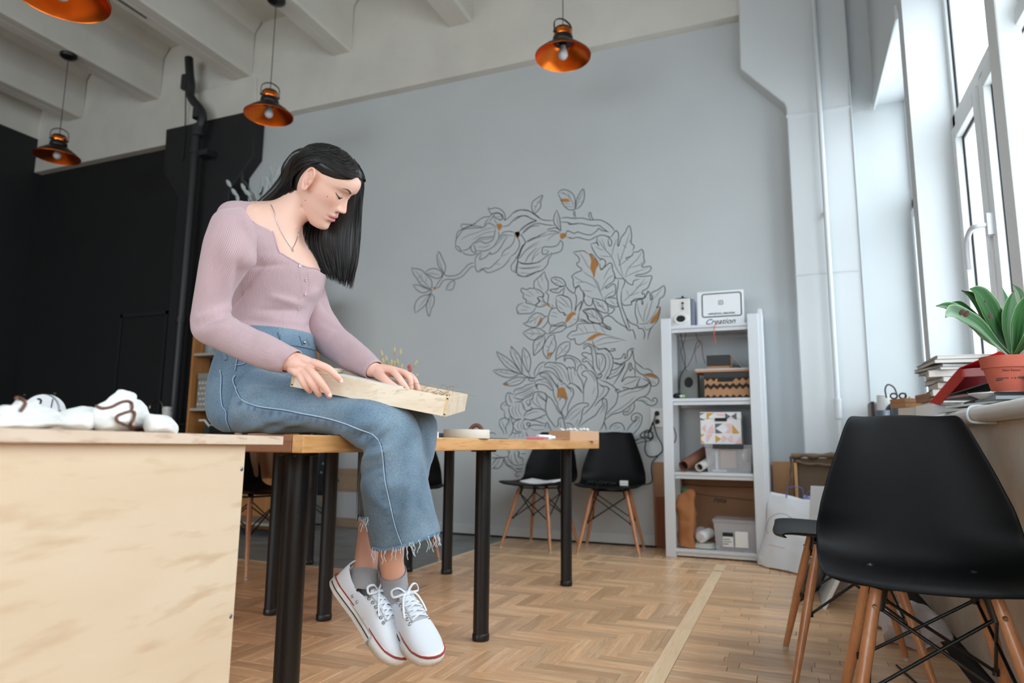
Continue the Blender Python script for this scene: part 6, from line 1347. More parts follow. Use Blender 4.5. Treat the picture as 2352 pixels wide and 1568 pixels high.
for nm, px, py, r_, m, lb in (('cardboard_tube', 1570, 1066, .036, mat('tube_brown', (.48, .31, .24), .7), 'thick brown cardboard tube on the third shelf'), ('paper_roll', 1606, 1070, .0285, mat('tube_white', (.80, .79, .76), .7), 'white paper roll beside the brown cardboard tube')):
    q = ony(px, py, 4.70); d_ = Vector((.07 if r_ < .03 else .12, .30, .10 if r_ > .03 else .05)).normalized(); q.z = SHZ[2]+r_+.006; M_ = frame((0, 0, 0), d_.orthogonal(), d_.cross(d_.orthogonal())); t_ = d_
    b = MB(); Mx = Matrix.Translation(q) @ frame((0, 0, 0), d_.cross(Vector((0, 0, 1))), (d_.cross(d_.cross(Vector((0, 0, 1)))))); ax = (Mx.to_3x3() @ Vector((0, 0, 1))); sg = 1 if ax.dot(d_) > 0 else -1
    b.lathe([(r_-.007, 0), (r_, 0), (r_, sg*.33), (r_-.007, sg*.33), (r_-.007, 0)], (0, 0, 0), 28, M=Mx); o = tag(build(nm, b, m, smooth=40), lb, 'tube', 'tubes on the third shelf')
    b = MB(); b.lathe([(.001, sg*.04), (r_-.0075, sg*.04)], (0, 0, 0), 20, M=Mx); build('hollow', b, INK, o)
# bottom shelf
PB = mat('brown_paper', (.66, .43, .26), .75, bump=.8, bscale=30, var=.08)
def crumple(v, a, s, seed=0):
    import mathutils.noise as mn
    return Vector(v)+Vector((mn.noise(Vector(v)*s+Vector((seed, 0, 0))), mn.noise(Vector(v)*s+Vector((0, seed+5, 0))), mn.noise(Vector(v)*s+Vector((0, 0, seed+9)))))*a
def paperbag(name, label, m, P, thick, grp=None, amp=.02, sc=9, seed=1, open_top=True):
    """P: bottom-left, bottom-right, top-right, top-left corners of the front face"""
    P = [Vector(p) for p in P]; n_ = (P[1]-P[0]).cross(P[3]-P[0]).normalized(); 
    if n_.y > 0: n_ = -n_
    b = MB(); N = 22; R_ = 26; vs = []
    for j in range(N):
        v = j/(N-1); A = P[0].lerp(P[3], v); B_ = P[1].lerp(P[2], v); th_ = thick*(1-.75*v)
        for i in range(R_):
            a = 2*PI*i/R_; ca, sa = math.cos(a), math.sin(a); k = (abs(ca)**5+abs(sa)**5)**(-1/5); c = (A+B_)/2-n_*th_/2; q = c+(B_-A)/2*ca*k+n_*th_/2*sa*k; vs.append(crumple(crumple(q, amp, sc, seed), amp*.35, sc*3, seed+3))
    b.raw(vs, [(j*R_+i, j*R_+(i+1) % R_, (j+1)*R_+(i+1) % R_, (j+1)*R_+i) for j in range(N-1) for i in range(R_)]+[tuple(range(R_))])
    o = build(name, b, m, smooth=45, solid=.0015); return tag(o, label, 'bag', grp)
paperbag('brown_bag', 'crumpled brown paper bag at the left of the bottom shelf', PB, [(-.74, 4.77, .062), (-.635, 4.75, .062), (-.618, 4.79, .445), (-.735, 4.80, .40)], .13, amp=.018, sc=11)
b = MB(); b.sphere((-.68, 4.85, .42), 1, 14, 10, .035, .03, .03); tag(build('green_bundle', b, mat('green_cloth', (.28, .48, .33), .8)), 'green bundle peeking out of the brown paper bag', 'bundle')
t = thing('plastic_jar', 'white jar in clear wrap lying on the bottom shelf', 'jar', (-.585, 4.8, .1)); q0 = ony(1608, 1228, 4.77); Mj = Matrix.Translation((q0.x, 4.78, .127)) @ Matrix.Rotation(-.5, 4, 'Z') @ Matrix.Rotation(-1.35, 4, 'X'); b = MB(); b.lathe([(.001, 0), (.034, 0), (.037, .004), (.037, .05), (.034, .052), (.034, .11), (.03, .12), (.001, .12)], (0, 0, 0), 28, M=Mj); build('jar_body', b, WHITEP, t, smooth=40); b = MB(); b.sphere((q0.x, 4.83, .14), 1, 18, 12, .05, .06, .055); build('wrap', b, CLEAR, t, smooth=80)
t = thing('coiled_strip', 'flat white coil lying in front of the jar on the bottom shelf', 'coil', (-.57, 4.77, .06)); q0 = ony(1618, 1244, 4.80)
for k in range(3): b = MB(); b.tube([(q0.x+(.085-.012*k)*math.cos(a), 4.83+(.07-.01*k)*math.sin(a), .066+.009*k) for a in np.linspace(0, 2*PI, 33)[:-1]], .0065, 8, closed=True); build('coil_turn', b, mat('coil_white', (.80, .80, .77), .6), t, smooth=80)
bin_('plastic_bin', 'clear lidded plastic bin with paper labels on the bottom shelf', -.49, -.22, 4.745, 4.97, SHZ[3]+.001, .20, 'clear plastic bins', handle=False)
t = thing('bin_label', 'two paper labels stuck on the front of the bottom plastic bin', 'label', (-.38, 4.75, .1)); b = MB(); b.box(-.358, -.278, 4.738, 4.740, .085, .185); build('label_sheet', b, WHITEP, t); b = MB(); b.box(-.435, -.37, 4.738, 4.740, .085, .175); build('label_sheet', b, WHITEP, t)
b = MB(); b.box(-.435, -.37, 4.7365, 4.738, .150, .175); b.box(-.43, -.40, 4.7365, 4.738, .10, .105); b.box(-.43, -.38, 4.7365, 4.738, .115, .119); b.box(-.43, -.39, 4.7365, 4.738, .13, .134); build('label_print', b, INK, t)
# cardboard sheets behind and beside the shelf unit
for i, (a, m, lb) in enumerate((((-.94, -.13, 5.079, 5.084, .004, .61), KRAFT2, 'tall cardboard sheet standing behind the shelf unit'), ((-.12, .04, 5.07, 5.078, .004, .63), KRAFT, 'narrow cardboard sheet between the shelf unit and the column'), ((-.92, -.81, 5.06, 5.066, .004, .36), mat('red_brown_card', (.50, .30, .20), .85), 'small red brown cardboard piece left of the shelf unit'))):
    b = MB(); b.box(*a); o = tag(build('cardboard_sheet', b, m), lb, 'cardboard', 'cardboard sheets by the shelf')
    if i == 0:
        text('marker_lettering', 'FIXU', .04, frame((-.475, 5.078, .353), (-1, 0, 0), (0, 0, -1)), INK, o, bold=.001)
        b = MB(); b.tube(cr([(-.73, 5.078, .455), (-.6, 5.078, .45), (-.45, 5.078, .447), (-.25, 5.078, .45)], 5), .0022, 5); b.tube(cr([(-.66, 5.078, .40), (-.58, 5.078, .385), (-.45, 5.078, .375), (-.25, 5.078, .36)], 5), .002, 5); build('marker_line', b, INK, o)
# ---------------------------------------------------------------- socket and its cables
t = thing('wall_socket', 'white double wall socket beside the mural', 'socket', (-.91, 5.09, .93)); b = MB(); b.box(-.955, -.862, 5.085, 5.10, .862, 1.005); build('socket_plate', b, PLW, t, bevel=.004)
for zz in (.905, .965): b = MB(); b.lathe([(.001, -.006), (.019, -.006), (.023, 0), (.023, .0005)], (-.905, 5.086, zz), 24, M=Matrix.Rotation(PI/2, 4, 'X')); build('socket_cup', b, SHW, t, smooth=40)
for i, zz in enumerate((.905, .965)):
    b = MB(); b.lathe([(.001, .028), (.013, .028), (.019, .0), (.019, -.004)], (-.905, 5.084, zz), 20, M=Matrix.Rotation(PI/2, 4, 'X')); tag(build('plug', b, INK, smooth=40), ('black plug in the lower cup of the wall socket', 'black plug in the upper cup of the wall socket')[i], 'plug', 'plugs in the wall socket')
cable('power_cable', [(1505, 951), (1503, 962), (1497, 975), (1494, 990), (1482, 993), (1482, 1003), (1495, 1006), (1499, 997), (1490, 988), (1481, 990), (1470, 1000), (1483, 1010), (1481, 1030), (1486, 1045), (1497, 1049), (1510, 1046), (1521, 1036), (1520, 1020), (1509, 1000), (1503, 980), (1500, 968)], 5.06, .0042, INK, 'black power cable looping below the wall socket')
cable('power_cable', [(1502, 970), (1493, 985), (1489, 1000), (1494, 1010), (1500, 1003), (1498, 992)], 5.05, .004, INK, 'short black cable knotted under the socket')
cable('power_cable', [(1522, 1035), (1508, 1050), (1498, 1062), (1496, 1080), (1498, 1100), (1492, 1110), (1470, 1112), (1440, 1106)], 5.065, .004, INK, 'black cable trailing from the shelf down behind the chairs')
cable('power_cable', [(1546, 978), (1551, 992), (1553, 1005), (1549, 1017)], 4.95, .0035, BP, 'dark cable loop behind the left post of the shelf unit')
# ---------------------------------------------------------------- bags, burlap canvas and frames in the corner
BUR = mat('burlap', (.43, .36, .29), .95, bump=1, bscale=400, var=.12, vscale=150); BWOOD = wood('stretcher_wood', '#b98a55', '#c89a63', axis='Z', scale=1.5)
t = thing('burlap_canvas', 'stretched burlap canvas turned to the wall beside the column', 'canvas', (.18, 4.8, 0), 0, None)
def slabp(name, pts, Y, th_, m, parent): b = MB(); P = [ony(x, y, Y) for x, y in pts]; b.raw([tuple(p) for p in P]+[(p.x, p.y+th_, p.z) for p in P], [tuple(range(len(P))), tuple(range(2*len(P)-1, len(P)-1, -1))]+[(i, (i+1) % len(P), len(P)+(i+1) % len(P), len(P)+i) for i in range(len(P))]); return build(name, b, m, parent, bevel=.002)
slabp('burlap_face', [(1822, 1052), (1945, 1052), (1950, 1240), (1822, 1240)], 4.80, .01, BUR, t)
b = MB(); A = ony(1817, 1046, 4.79); B_ = ony(1950, 1046, 4.79); 
def hemroll(b, P, r0, seed): b.tube([crumple(p, .012, 14, seed) for p in cr(P, 8)], [r0*(1+.3*math.sin(i*1.3)) for i in range(8*(len(P)-1)+1)], 10, flat=.6)
hemroll(b, [A, A.lerp(B_, .5), B_], .026, 3); hemroll(b, [A+Vector((.02, -.01, -.03)), A.lerp(B_, .4)+Vector((0, -.012, -.055)), B_+Vector((0, 0, -.05))], .016, 5); hemroll(b, [A, ony(1815, 1090, 4.79), ony(1814, 1135, 4.79)], .012, 8); build('folded_hem', b, BUR, t, smooth=70)
P = [ony(1824, 1062, 4.785), ony(1826, 1062, 4.785), ony(1819, 1140, 4.785)]; b = MB(); b.box(P[0].x-.002, P[0].x+.016, 4.775, 4.785, .3, P[0].z); build('stretcher_bar', b, BWOOD, t)
WBAG = mat('white_paper_bag', (.88, .90, .92), .6, bump=.4, bscale=15); 
c0 = onz(1732, 1292, 0.0); c1 = onz(1850, 1318, 0.0)
Pb = [Vector((-.235, 4.62, .012)), Vector((.03, 4.36, .012)), ony(1885, 1150, 4.62), ony(1768, 1128, 4.72)]
wb_ = paperbag('paper_bag', 'white paper carrier bag with a round print leaning by the shelf unit', WBAG, Pb, .10, 'paper carrier bags', amp=.016, sc=8, seed=4)
TBAG = BVHTree.FromPolygons([(wb_.matrix_world @ v.co)[:] for v in wb_.data.vertices], [p.vertices[:] for p in wb_.data.polygons])
BLU = mat('bag_print_blue', (.25, .27, .50), .6); ORG = mat('bag_print_orange', (.92, .38, .25), .6); GRP = mat('bag_print_grey', (.45, .47, .52), .6); BRN = mat('bag_brown_base', (.68, .55, .42), .8)
def bagstroke(pts, r, m, name, n=4): b = MB(); stroke(b, TBAG, pts, r, n=n, lift=.002); build(name, b, m, wb_, smooth=80)
bagstroke([(1821, 1199), (1817, 1190), (1806, 1182), (1790, 1179), (1774, 1185), (1764, 1198), (1759, 1213), (1765, 1226)], .0012, GRP, 'printed_swirl'); bagstroke([(1821, 1199), (1812, 1200), (1808, 1193), (1813, 1187), (1820, 1190), (1822, 1196)], .0012, GRP, 'printed_swirl')
q = onsurf(TBAG, 1795, 1205, .004)
if q is not None: text('printed_name', '\u043e\u0444\u0438\u0441', .036, frame(q, Vector((.8, -.55, -.12)), (0, 0.1, 1)), BLU, wb_, bold=.001)
q = onsurf(TBAG, 1797, 1213, .004)
if q is not None: text('printed_name', '3D', .030, frame(q, Vector((.8, -.55, -.12)), (0, .1, 1)), ORG, wb_, bold=.002)
bagstroke([(1765, 1250), (1785, 1255), (1803, 1259)], .0008, ORG, 'printed_line')
for pts in ([(1806, 1143), (1808, 1125), (1820, 1117), (1840, 1120), (1845, 1135), (1843, 1147)],): b = MB(); b.tube(cr([ony(x, y, 4.66) for x, y in pts], 5), .0032, 6); build('handle', b, mat('blue_cord', (.38, .40, .62), .7), wb_, smooth=80)
w2b = paperbag('paper_bag', 'lilac paper bag standing behind the white carrier bag', mat('lilac_bag', (.66, .66, .82), .7), [(.02, 4.68, .012), (.24, 4.60, .012), ony(1893, 1146, 4.66), ony(1845, 1136, 4.72)], .05, 'paper carrier bags', amp=.006, seed=9)
b = MB(); b.tube(cr([ony(x, y, 4.69) for x, y in ((1852, 1142), (1856, 1130), (1866, 1126), (1875, 1132), (1877, 1142))], 5), .0032, 6); build('handle', b, mat('blue_cord', (.38, .40, .62), .7), w2b, smooth=80)
# picture frame leaning, prints, canvases under the sill
fb0 = onz(1824, 1386, 0); t = thing('picture_frame', 'black picture frame leaning against the parapet behind the second chair', 'frame', (fb0.x, fb0.y, 0), 0, None)
F0 = Vector((-.02, 3.62, .0)); F1 = Vector((.10, 4.05, 0)); up_ = Vector((.26, -.03, .62)); xd = (F1-F0); 
def quadbar(a, b_, w_, th_, m, name, nrm):
    a, b_ = Vector(a), Vector(b_); d = (b_-a).normalized(); s = nrm.cross(d).normalized()*w_; bb = MB(); n2 = nrm.normalized()*th_; vs = [a-s, b_-s, b_+s, a+s]; bb.raw([v for v in vs]+[v+n2 for v in vs], [(0, 1, 2, 3), (7, 6, 5, 4), (0, 1, 5, 4), (1, 2, 6, 5), (2, 3, 7, 6), (3, 0, 4, 7)]); return build(name, bb, m, t)
nrm = xd.cross(up_).normalized()
for a, c_ in ((F0, F1), (F0+up_, F1+up_), (F0, F0+up_), (F1, F1+up_)): quadbar(a, c_, .009, .018, BLKP, 'frame_bar', nrm)
slab('print', None, None, F0+up_*.02, F1+up_*.02, F0+up_*.98, .004, mat('print_paper', (.70, .70, .70), .4, var=.3, vscale=9), extra=t)
for i, (p0, p1, p2, m, lb) in enumerate((((.10, 3.55, .004), (.10, 3.95, .004), (.30, 3.55, .40), WHITEP, 'white stretched canvas leaning by the black picture frame'), ((.22, 3.40, .004), (.26, 3.75, .004), (.38, 3.40, .33), mat('cream_canvas', (.84, .81, .76), .8), 'cream canvas standing nearest the parapet on the floor'), ((.05, 4.12, .004), (.25, 4.05, .004), (.10, 4.16, .52), mat('grey_sheet', (.78, .79, .80), .7), 'pale sheet of card sticking up behind the paper bag'))):
    slab('canvas_board', lb, 'canvas', p0, p1, p2, .018, m, 'canvases on the floor')
for i, (x, y, s, lb) in enumerate(((.40, 3.05, .10, 'large crumpled plastic wrap on the floor behind the chairs'), (.33, 3.30, .07, 'smaller crumpled paper on the floor under the sill'))):
    b = MB(); b.sphere((x, y, s*.62), s, 22, 14, 1, .8, .6); b.v = [tuple(crumple(v, s*.6, 14, i+2)) for v in b.v]; b.v = [(v[0], v[1], max(v[2], .002)) for v in b.v]; tag(build('crumpled_wrap', b, mat('crumpled_wrap', (.80, .80, .82), .5), smooth=30), lb, 'wrapping', 'crumpled wrapping')
b = MB(); b.tube(cr([(.30, 2.75, .006), (.36, 2.45, .006), (.44, 2.2, .006), (.45, 1.8, .006), (.40, 1.5, .006)], 6), .0035, 6); tag(build('floor_cable', b, INK, smooth=80), 'thin black cable on the floor under the nearest chair', 'cable')
# ---------------------------------------------------------------- things on the work tables
TZ = .7528
def onT(px, x, dz=0): q = onx(px, 1004, x); return q
t = thing('tape_roll', 'wide cream masking tape roll at the edge of the pine table', 'tape', (-1.0, 2.08, TZ), 0, 'tape rolls on the table'); c = (-1.02, 2.10, TZ); b = MB(); b.lathe([(.045, 0), (.078, 0), (.0785, .001), (.0785, .0285), (.078, .0295), (.045, .0295), (.045, 0)], c, 48); build('tape_wound', b, mat('masking_tape', (.87, .84, .78), .6), t, smooth=40); b = MB(); b.lathe([(.041, -.0), (.0445, -.0), (.0445, .030), (.041, .030), (.041, 0)], c, 32); build('tape_core', b, KRAFT, t, smooth=40)
t = thing('tape_roll', 'white tape roll partly hidden by the denim leg', 'tape', (-1.0, 1.85, TZ), 0, 'tape rolls on the table'); c = (-1.08, 1.86, TZ); b = MB(); b.lathe([(.03, 0), (.072, 0), (.072, .018), (.03, .018), (.03, 0)], c, 40); build('tape_wound', b, PLW, t, smooth=40); b = MB(); b.lathe([(.02, .0182), (.052, .0182), (.052, .027), (.02, .027), (.02, .0182)], c, 36); build('upper_roll', b, PLW, t, smooth=40)
t = thing('tape_dispenser', 'brown arched tape dispenser standing on the second table', 'dispenser', (-2.1, 3.3, TZ), 0); q = onx(1094, 990, -1.5); b = MB(); b.tube([Vector((q.x, q.y, TZ+.012))+Vector((.038*math.cos(a), .01*math.cos(a), .062*math.sin(a))) for a in np.linspace(0, PI, 17)], .011, 10, up=(0, 1, 0)); build('arch', b, mat('brown_plastic', (.42, .25, .19), .5), t, smooth=70); b = MB(); b.box(q.x-.055, q.x+.055, q.y-.02, q.y+.02, TZ, TZ+.014); build('base', b, mat('brown_plastic', (.42, .25, .19), .5), t, bevel=.003)
tag(rb('cutting_mat', (.34, .30, .006), TR(-1.36, 2.75, TZ, .05), mat('dark_felt', (.24, .26, .29), .9), None, .002), 'dark grey cutting mat lying behind the tape rolls', 'mat')
tag(rb('felt_sheet', (.2, .28, .018), TR(-1.42, 2.72, TZ+.0065, .1), mat('dark_felt', (.24, .26, .29), .9), None, .004), 'folded dark grey felt on the cutting mat', 'felt')
for i, (x, y, w_, l_, rz, m, lb) in enumerate(((-1.05, 1.90, .10, .16, .1, WHITEP, 'white paper slip under the tape rolls'), (-1.08, 2.75, .16, .22, .2, WHITEP, 'white sheet lying before the felt at the table edge'), (-1.06, 2.93, .12, .20, -.2, PK, 'pink tinted sheet in the middle of the table edge'), (-1.05, 3.02, .12, .16, .4, WHITEP, 'white sheet under the marker pens'))):
    flat('paper_sheet', lb, 'paper', x, y, TZ+i*.0007, (w_, l_, .0006), m, rz, 'loose sheets on the pine table', bevel=0)
for i, (x, y, r_, L_, a, m, lb) in enumerate(((-1.04, 2.98, .011, .12, 1.2, WHITEP, 'thick white marker lying on the table beside the kraft box'), (-1.06, 3.05, .010, .12, 1.5, PLW, 'second white marker next to the thick one'), (-1.02, 3.06, .0045, .15, 1.25, KRAFT, 'wooden pencil lying by the kraft box'), (-1.04, 2.86, .006, .10, .4, mat('pink_pen', (.80, .45, .5), .5), 'pink pen lying left of the white markers'))):
    d_ = Vector((math.cos(a), math.sin(a), 0)); b = MB(); c = Vector((x, y, TZ+r_+.003)); b.tube([c-d_*L_/2, c+d_*L_*.25, c+d_*L_*.3, c+d_*L_/2], [r_, r_, r_*.7, r_*.6], 14); tag(build('marker_pen', b, m, smooth=50), lb, 'pen', 'pens on the table')
t = thing('kraft_box', 'small kraft tray box of white bits at the far corner of the pine table', 'box', (-1.0, 3.4, TZ)); KB = mat('kraft_light', (.80, .64, .51), .75); M_ = TR(-1.035, 3.40, TZ, -.45)
b = MB()
for a in ((-.075, .075, -.11, -.107), (-.075, .075, .107, .11), (-.075, -.072, -.107, .107), (.072, .075, -.107, .107)): b.box(a[0], a[1], a[2], a[3], 0, .05, M_)
b.box(-.074, .074, -.108, .108, 0, .003, M_); build('tray', b, KB, t, bevel=.0006)
b = MB(); rr = random.Random(2)
for i in range(26): b.sphere(M_ @ Vector((rr.uniform(-.055, .055), rr.uniform(-.09, .09), .046+rr.uniform(0, .014))), rr.uniform(.006, .012), 8, 6, 1, rr.uniform(.5, 1.4), rr.uniform(.5, 1))
o = tag(build('white_bits', b, WHITEP, smooth=40), 'white bits filling the kraft tray box', 'craft bits', kind='stuff')
# on the chairs at the wall
b = MB()
def sheetfn(u, v): return (-1.80+.26*u+.03*v, 4.585+.17*v, .452+.035*abs(u-.42)+.012*v+.0*u)
b.grid(sheetfn, 14, 8); tag(build('paper_stack', b, WHITEP, smooth=40, solid=.012), 'white papers sagging on the seat of the left wall chair', 'paper')
t = thing('hair_clips', 'black clips heaped on the seat of the right wall chair', 'clips', (-1.2, 4.65, .455)); rr = random.Random(9)
for i in range(9):
    c = Vector((-1.30+i*.022, 4.60+rr.uniform(-.01, .03), .468+rr.uniform(0, .01))); b = MB(); b.tube(cr([c+Vector((-.014, 0, -.006)), c+Vector((-.004, .01, .010)), c+Vector((.008, -.008, .008)), c+Vector((.016, .006, -.006))], 3), .004, 6); build('clip', b, BLKP, t, smooth=60)
tag(rb('white_tag', (.055, .03, .035), TR(-1.055, 4.62, .458, .1), PLW, None, .003), 'small white charger lying at the right of the seated clips', 'charger')
# cloths over the chairs under the tables
CL = CH['L1']
def drape(name, label, m, c, rz, w_, h0, h1, seed, cat='cloth', fold=.02):
    M_ = TR(c[0], c[1], 0, rz); b = MB()
    def fn(u, v): x = (u-.5)*w_*(1-.25*v); z = h1+(h0-h1)*v; y = .02*math.sin(u*9+seed)*(1-v)+fold*math.sin(u*17+v*3+seed); return tuple(M_ @ Vector((x, y, z)))
    b.grid(fn, 40, 14); return tag(build(name, b, m, smooth=120, solid=.003), label, cat)
drape('beige_cloth', 'beige cloth hanging over the chair under the pine tables', mat('beige_cloth', (.68, .55, .46), .9), (-3.10, 3.36), 1.2, .34, .84, .50, 1)
fl = mat('dark_floral_cloth', (.10, .11, .14), .9); nt = fl.node_tree; vo = nt.nodes.new('ShaderNodeTexVoronoi'); vo.inputs['Scale'].default_value = 26; tcn = nt.nodes.new('ShaderNodeTexCoord'); nt.links.new(tcn.outputs['Object'], vo.inputs['Vector']); rp = nt.nodes.new('ShaderNodeValToRGB'); rp.color_ramp.elements[0].position = .12; rp.color_ramp.elements[0].color = srgb((.42, .55, .55)); rp.color_ramp.elements[1].position = .3; rp.color_ramp.elements[1].color = srgb((.08, .09, .12)); nt.links.new(vo.outputs['Distance'], rp.inputs[0]); nt.links.new(rp.outputs[0], nt.nodes['Principled BSDF'].inputs['Base Color'])
drape('floral_cloth', 'dark cloth with pale flowers hanging over the chair behind the tables', fl, (-3.17, 4.02), .2, .30, .86, .36, 4)
b = MB(); b.box(-3.72, -3.39, 5.055, 5.073, 0.002, .50); pw = tag(build('plywood_board', b, wood('plywood', '#a8907a', '#b29a83', axis='X', scale=.6)), 'plywood board leaning on the wall behind the tables', 'board'); b = MB(); b.box(-3.70, -3.45, 5.048, 5.0545, .08, .30); tag(build('paper_sheet', b, mat('grey_sheet', (.78, .79, .80), .7)), 'pale sheet of paper fixed to the leaning plywood board', 'paper')
# ---------------------------------------------------------------- bookcase at the left with its boxes
OR = wood('orange_pine', '#a5703d', '#b57d47', axis='Z', scale=.8, rough=.5); GSH = mat('grey_shelf_edge', (.62, .60, .57), .6); BY = 4.30
bk = thing('bookcase', 'orange pine bookcase beside the black column behind the woman', 'bookcase', (-4.2, BY, 0)); XB = -4.70
b = MB(); b.box(XB-.02, XB, BY, BY+.38, 0, 2.05); build('side_panel', b, OR, bk); b = MB(); b.box(XB+1.0, XB+1.02, BY, BY+.38, 0, 2.05); build('side_panel', b, OR, bk); b = MB(); b.box(XB, XB+1.0, BY+.365, BY+.38, 0, 2.05); build('back_panel', b, OR, bk)
BSZ = [ony(450, 811, BY).z, ony(440, 937, BY).z]
for zz in (BSZ[0], BSZ[1], .55, .1, 2.03): b = MB(); b.box(XB+.001, XB+.999, BY+.005, BY+.362, zz-.022, zz); build('shelf_board', b, GSH, bk)
bb = thing('patterned_box', 'grey storage box with a diamond pattern in the pine bookcase', 'box', (-4.4, BY+.1, BSZ[1]), 0, 'boxes in the bookcase'); xa, xb_ = ony(453, 900, BY+.04).x, ony(453, 900, BY+.04).x+.42; zt_ = ony(470, 857, BY+.04).z
b = MB(); b.box(xa, xb_, BY+.04, BY+.34, BSZ[1]+.001, zt_-.05); build('box_body', b, mat('box_grey', (.50, .50, .48), .7), bb, bevel=.003); b = MB(); b.box(xa-.004, xb_+.004, BY+.036, BY+.344, zt_-.049, zt_); build('box_lid', b, mat('box_grey', (.50, .50, .48), .7), bb, bevel=.003)
b = MB(); r_ = .017; k = 0
for iz in range(7):
    for ix in range(11):
        cx, cz_ = xa+.02+ix*.036+(.018 if iz % 2 else 0), BSZ[1]+.035+iz*.045
        if cx+r_ > xb_ or cz_+r_ > zt_-.055: continue
        b.raw([(cx-r_, BY+.0388, cz_), (cx, BY+.0388, cz_-r_*.8), (cx+r_, BY+.0388, cz_), (cx, BY+.0388, cz_+r_*.8)], [(0, 1, 2, 3)])
build('diamond_print', b, mat('box_pale', (.72, .71, .68), .7), bb)
t = thing('document_box', 'dark blue document box standing in the pine bookcase', 'box', (-4.3, BY+.1, BSZ[1]), 0, 'boxes in the bookcase'); x5 = ony(481, 850, BY+.2).x; rb('box_body', (.26, .12, .16), TR(x5+.15, BY+.24, zt_+.001), mat('navy_card', (.10, .13, .22), .6), t, .003); b = MB(); b.box(x5+.09, x5+.2, BY+.178, BY+.1795, zt_+.03, zt_+.10); build('label_patch', b, mat('blue_label', (.28, .34, .45), .6), t)
t = thing('grey_jar', 'grey round jar on the upper shelf of the pine bookcase', 'jar', (-4.4, BY+.15, BSZ[0])); x6 = ony(489, 790, BY+.15).x; b = MB(); b.lathe([(.001, 0), (.055, 0), (.062, .02), (.064, .17), (.06, .18), (.001, .18)], (x6, BY+.15, BSZ[0]+.001), 32); build('jar_body', b, mat('jar_grey', (.52, .54, .55), .4), t, smooth=40); b = MB(); b.lathe([(.001, .181), (.06, .181), (.06, .20), (.001, .20)], (x6, BY+.15, BSZ[0]+.001), 28); build('jar_lid', b, mat('jar_grey', (.52, .54, .55), .4), t, smooth=40)
t = thing('crate', 'dark green crate with white folded handles low in the bookcase', 'crate', (-4.4, BY+.1, .6), 0); x7, z7 = ony(458, 965, BY).x, ony(458, 965, BY).z; b = MB(); b.box(x7+.03, x7+.45, BY+.03, BY+.3, z7-.22, z7-.01); build('crate_body', b, mat('dark_green', (.12, .19, .19), .6), t, bevel=.006); b = MB(); b.tube([(x7, BY+.0, z7), (x7+.06, BY+.0, z7), (x7+.11, BY, z7-.045), (x7+.19, BY, z7-.045), (x7+.25, BY, z7), (x7+.33, BY, z7)], .009, 8); build('handle', b, mat('white_handle', (.80, .80, .78), .5), t)
# silver leaved branches on top of the bookcase, dried grasses in a vase on the second table
SLV = mat('silver_leaf', (.74, .78, .78), .45); SLD = mat('dark_leaf', (.20, .21, .21), .5); VG = mat('grey_vase', (.45, .46, .46), .5)
vx = ony(625, 475, BY+.2).x
t = thing('branch_vase', 'vase of silvery leaf branches on top of the bookcase', 'vase', (vx, BY+.2, 2.05)); b = MB(); b.lathe([(.001, 0), (.06, 0), (.085, .06), (.09, .13), (.06, .22), (.035, .27), (.04, .29), (.036, .29), (.03, .27), (.001, .2)], (vx, BY+.2, 2.051), 32); build('vase_body', b, VG, t, smooth=60)
base = Vector((vx, BY+.2, 2.3)); tips = [(532, 430, 1), (556, 420, 2), (565, 440, 0), (583, 443, 0), (600, 430, 0), (608, 445, 0), (617, 425, 0), (625, 400, 0), (632, 405, 0), (575, 460, 1), (590, 462, 0), (545, 450, 0), (640, 420, 0), (650, 435, 0), (660, 450, 0), (612, 462, 2), (598, 450, 2), (570, 430, 2)]
lf = MB(); ld = MB()
for i, (x, y, k) in enumerate(tips):
    p = ony(x, y, BY+.2+.06*math.sin(i*2.1)); s = MB(); mid = base.lerp(p, .55)+Vector((0, .02*math.cos(i), .05)); s.tube(cr([base, mid, p], 5), .0022, 5); st_ = build('stem', s, SLD, t)
    for q_ in range(1 if k else 2):
        d = (p-mid).normalized(); d = (Matrix.Rotation(.5*math.sin(i*1.7+q_), 3, 'Y') @ d); L_ = .10; side_ = d.cross(Vector((0, 1, 0))).normalized(); g_ = MB(); n = 9; c_ = p-d*.07*q_
        vs = [];
        for a in range(n):
            v = a/(n-1); wv = .019*math.sin(PI*v)**.7
            for u in (-1, 0, 1): vs.append(c_+d*(v*L_)+side_*wv*u+Vector((0, -.004*abs(u), 0)))
        g_.raw(vs, [(a*3+u, a*3+u+1, (a+1)*3+u+1, (a+1)*3+u) for a in range(n-1) for u in (0, 1)]); build('leaf', g_, SLD if k == 2 else SLV, t, smooth=60, solid=.001)
gx, gy = onx(925, 900, -2.05).x, onx(925, 900, -2.05).y
gv = thing('grass_vase', 'vase of dried bunny tail grasses behind the lap box', 'vase', (-2.12, 3.3, TZ)); b = MB(); gc = Vector((-2.15, 3.42, TZ)); b.lathe([(.001, 0), (.035, 0), (.045, .05), (.04, .12), (.022, .17), (.026, .19), (.022, .19), (.001, .16)], gc, 28); build('vase_body', b, VG, gv, smooth=60)
TAIL = mat('grass_tail', (.78, .74, .58), .9, bump=1, bscale=600); RB = mat('red_tail', (.78, .36, .32), .8); STM = mat('grass_stem', (.60, .58, .46), .8)
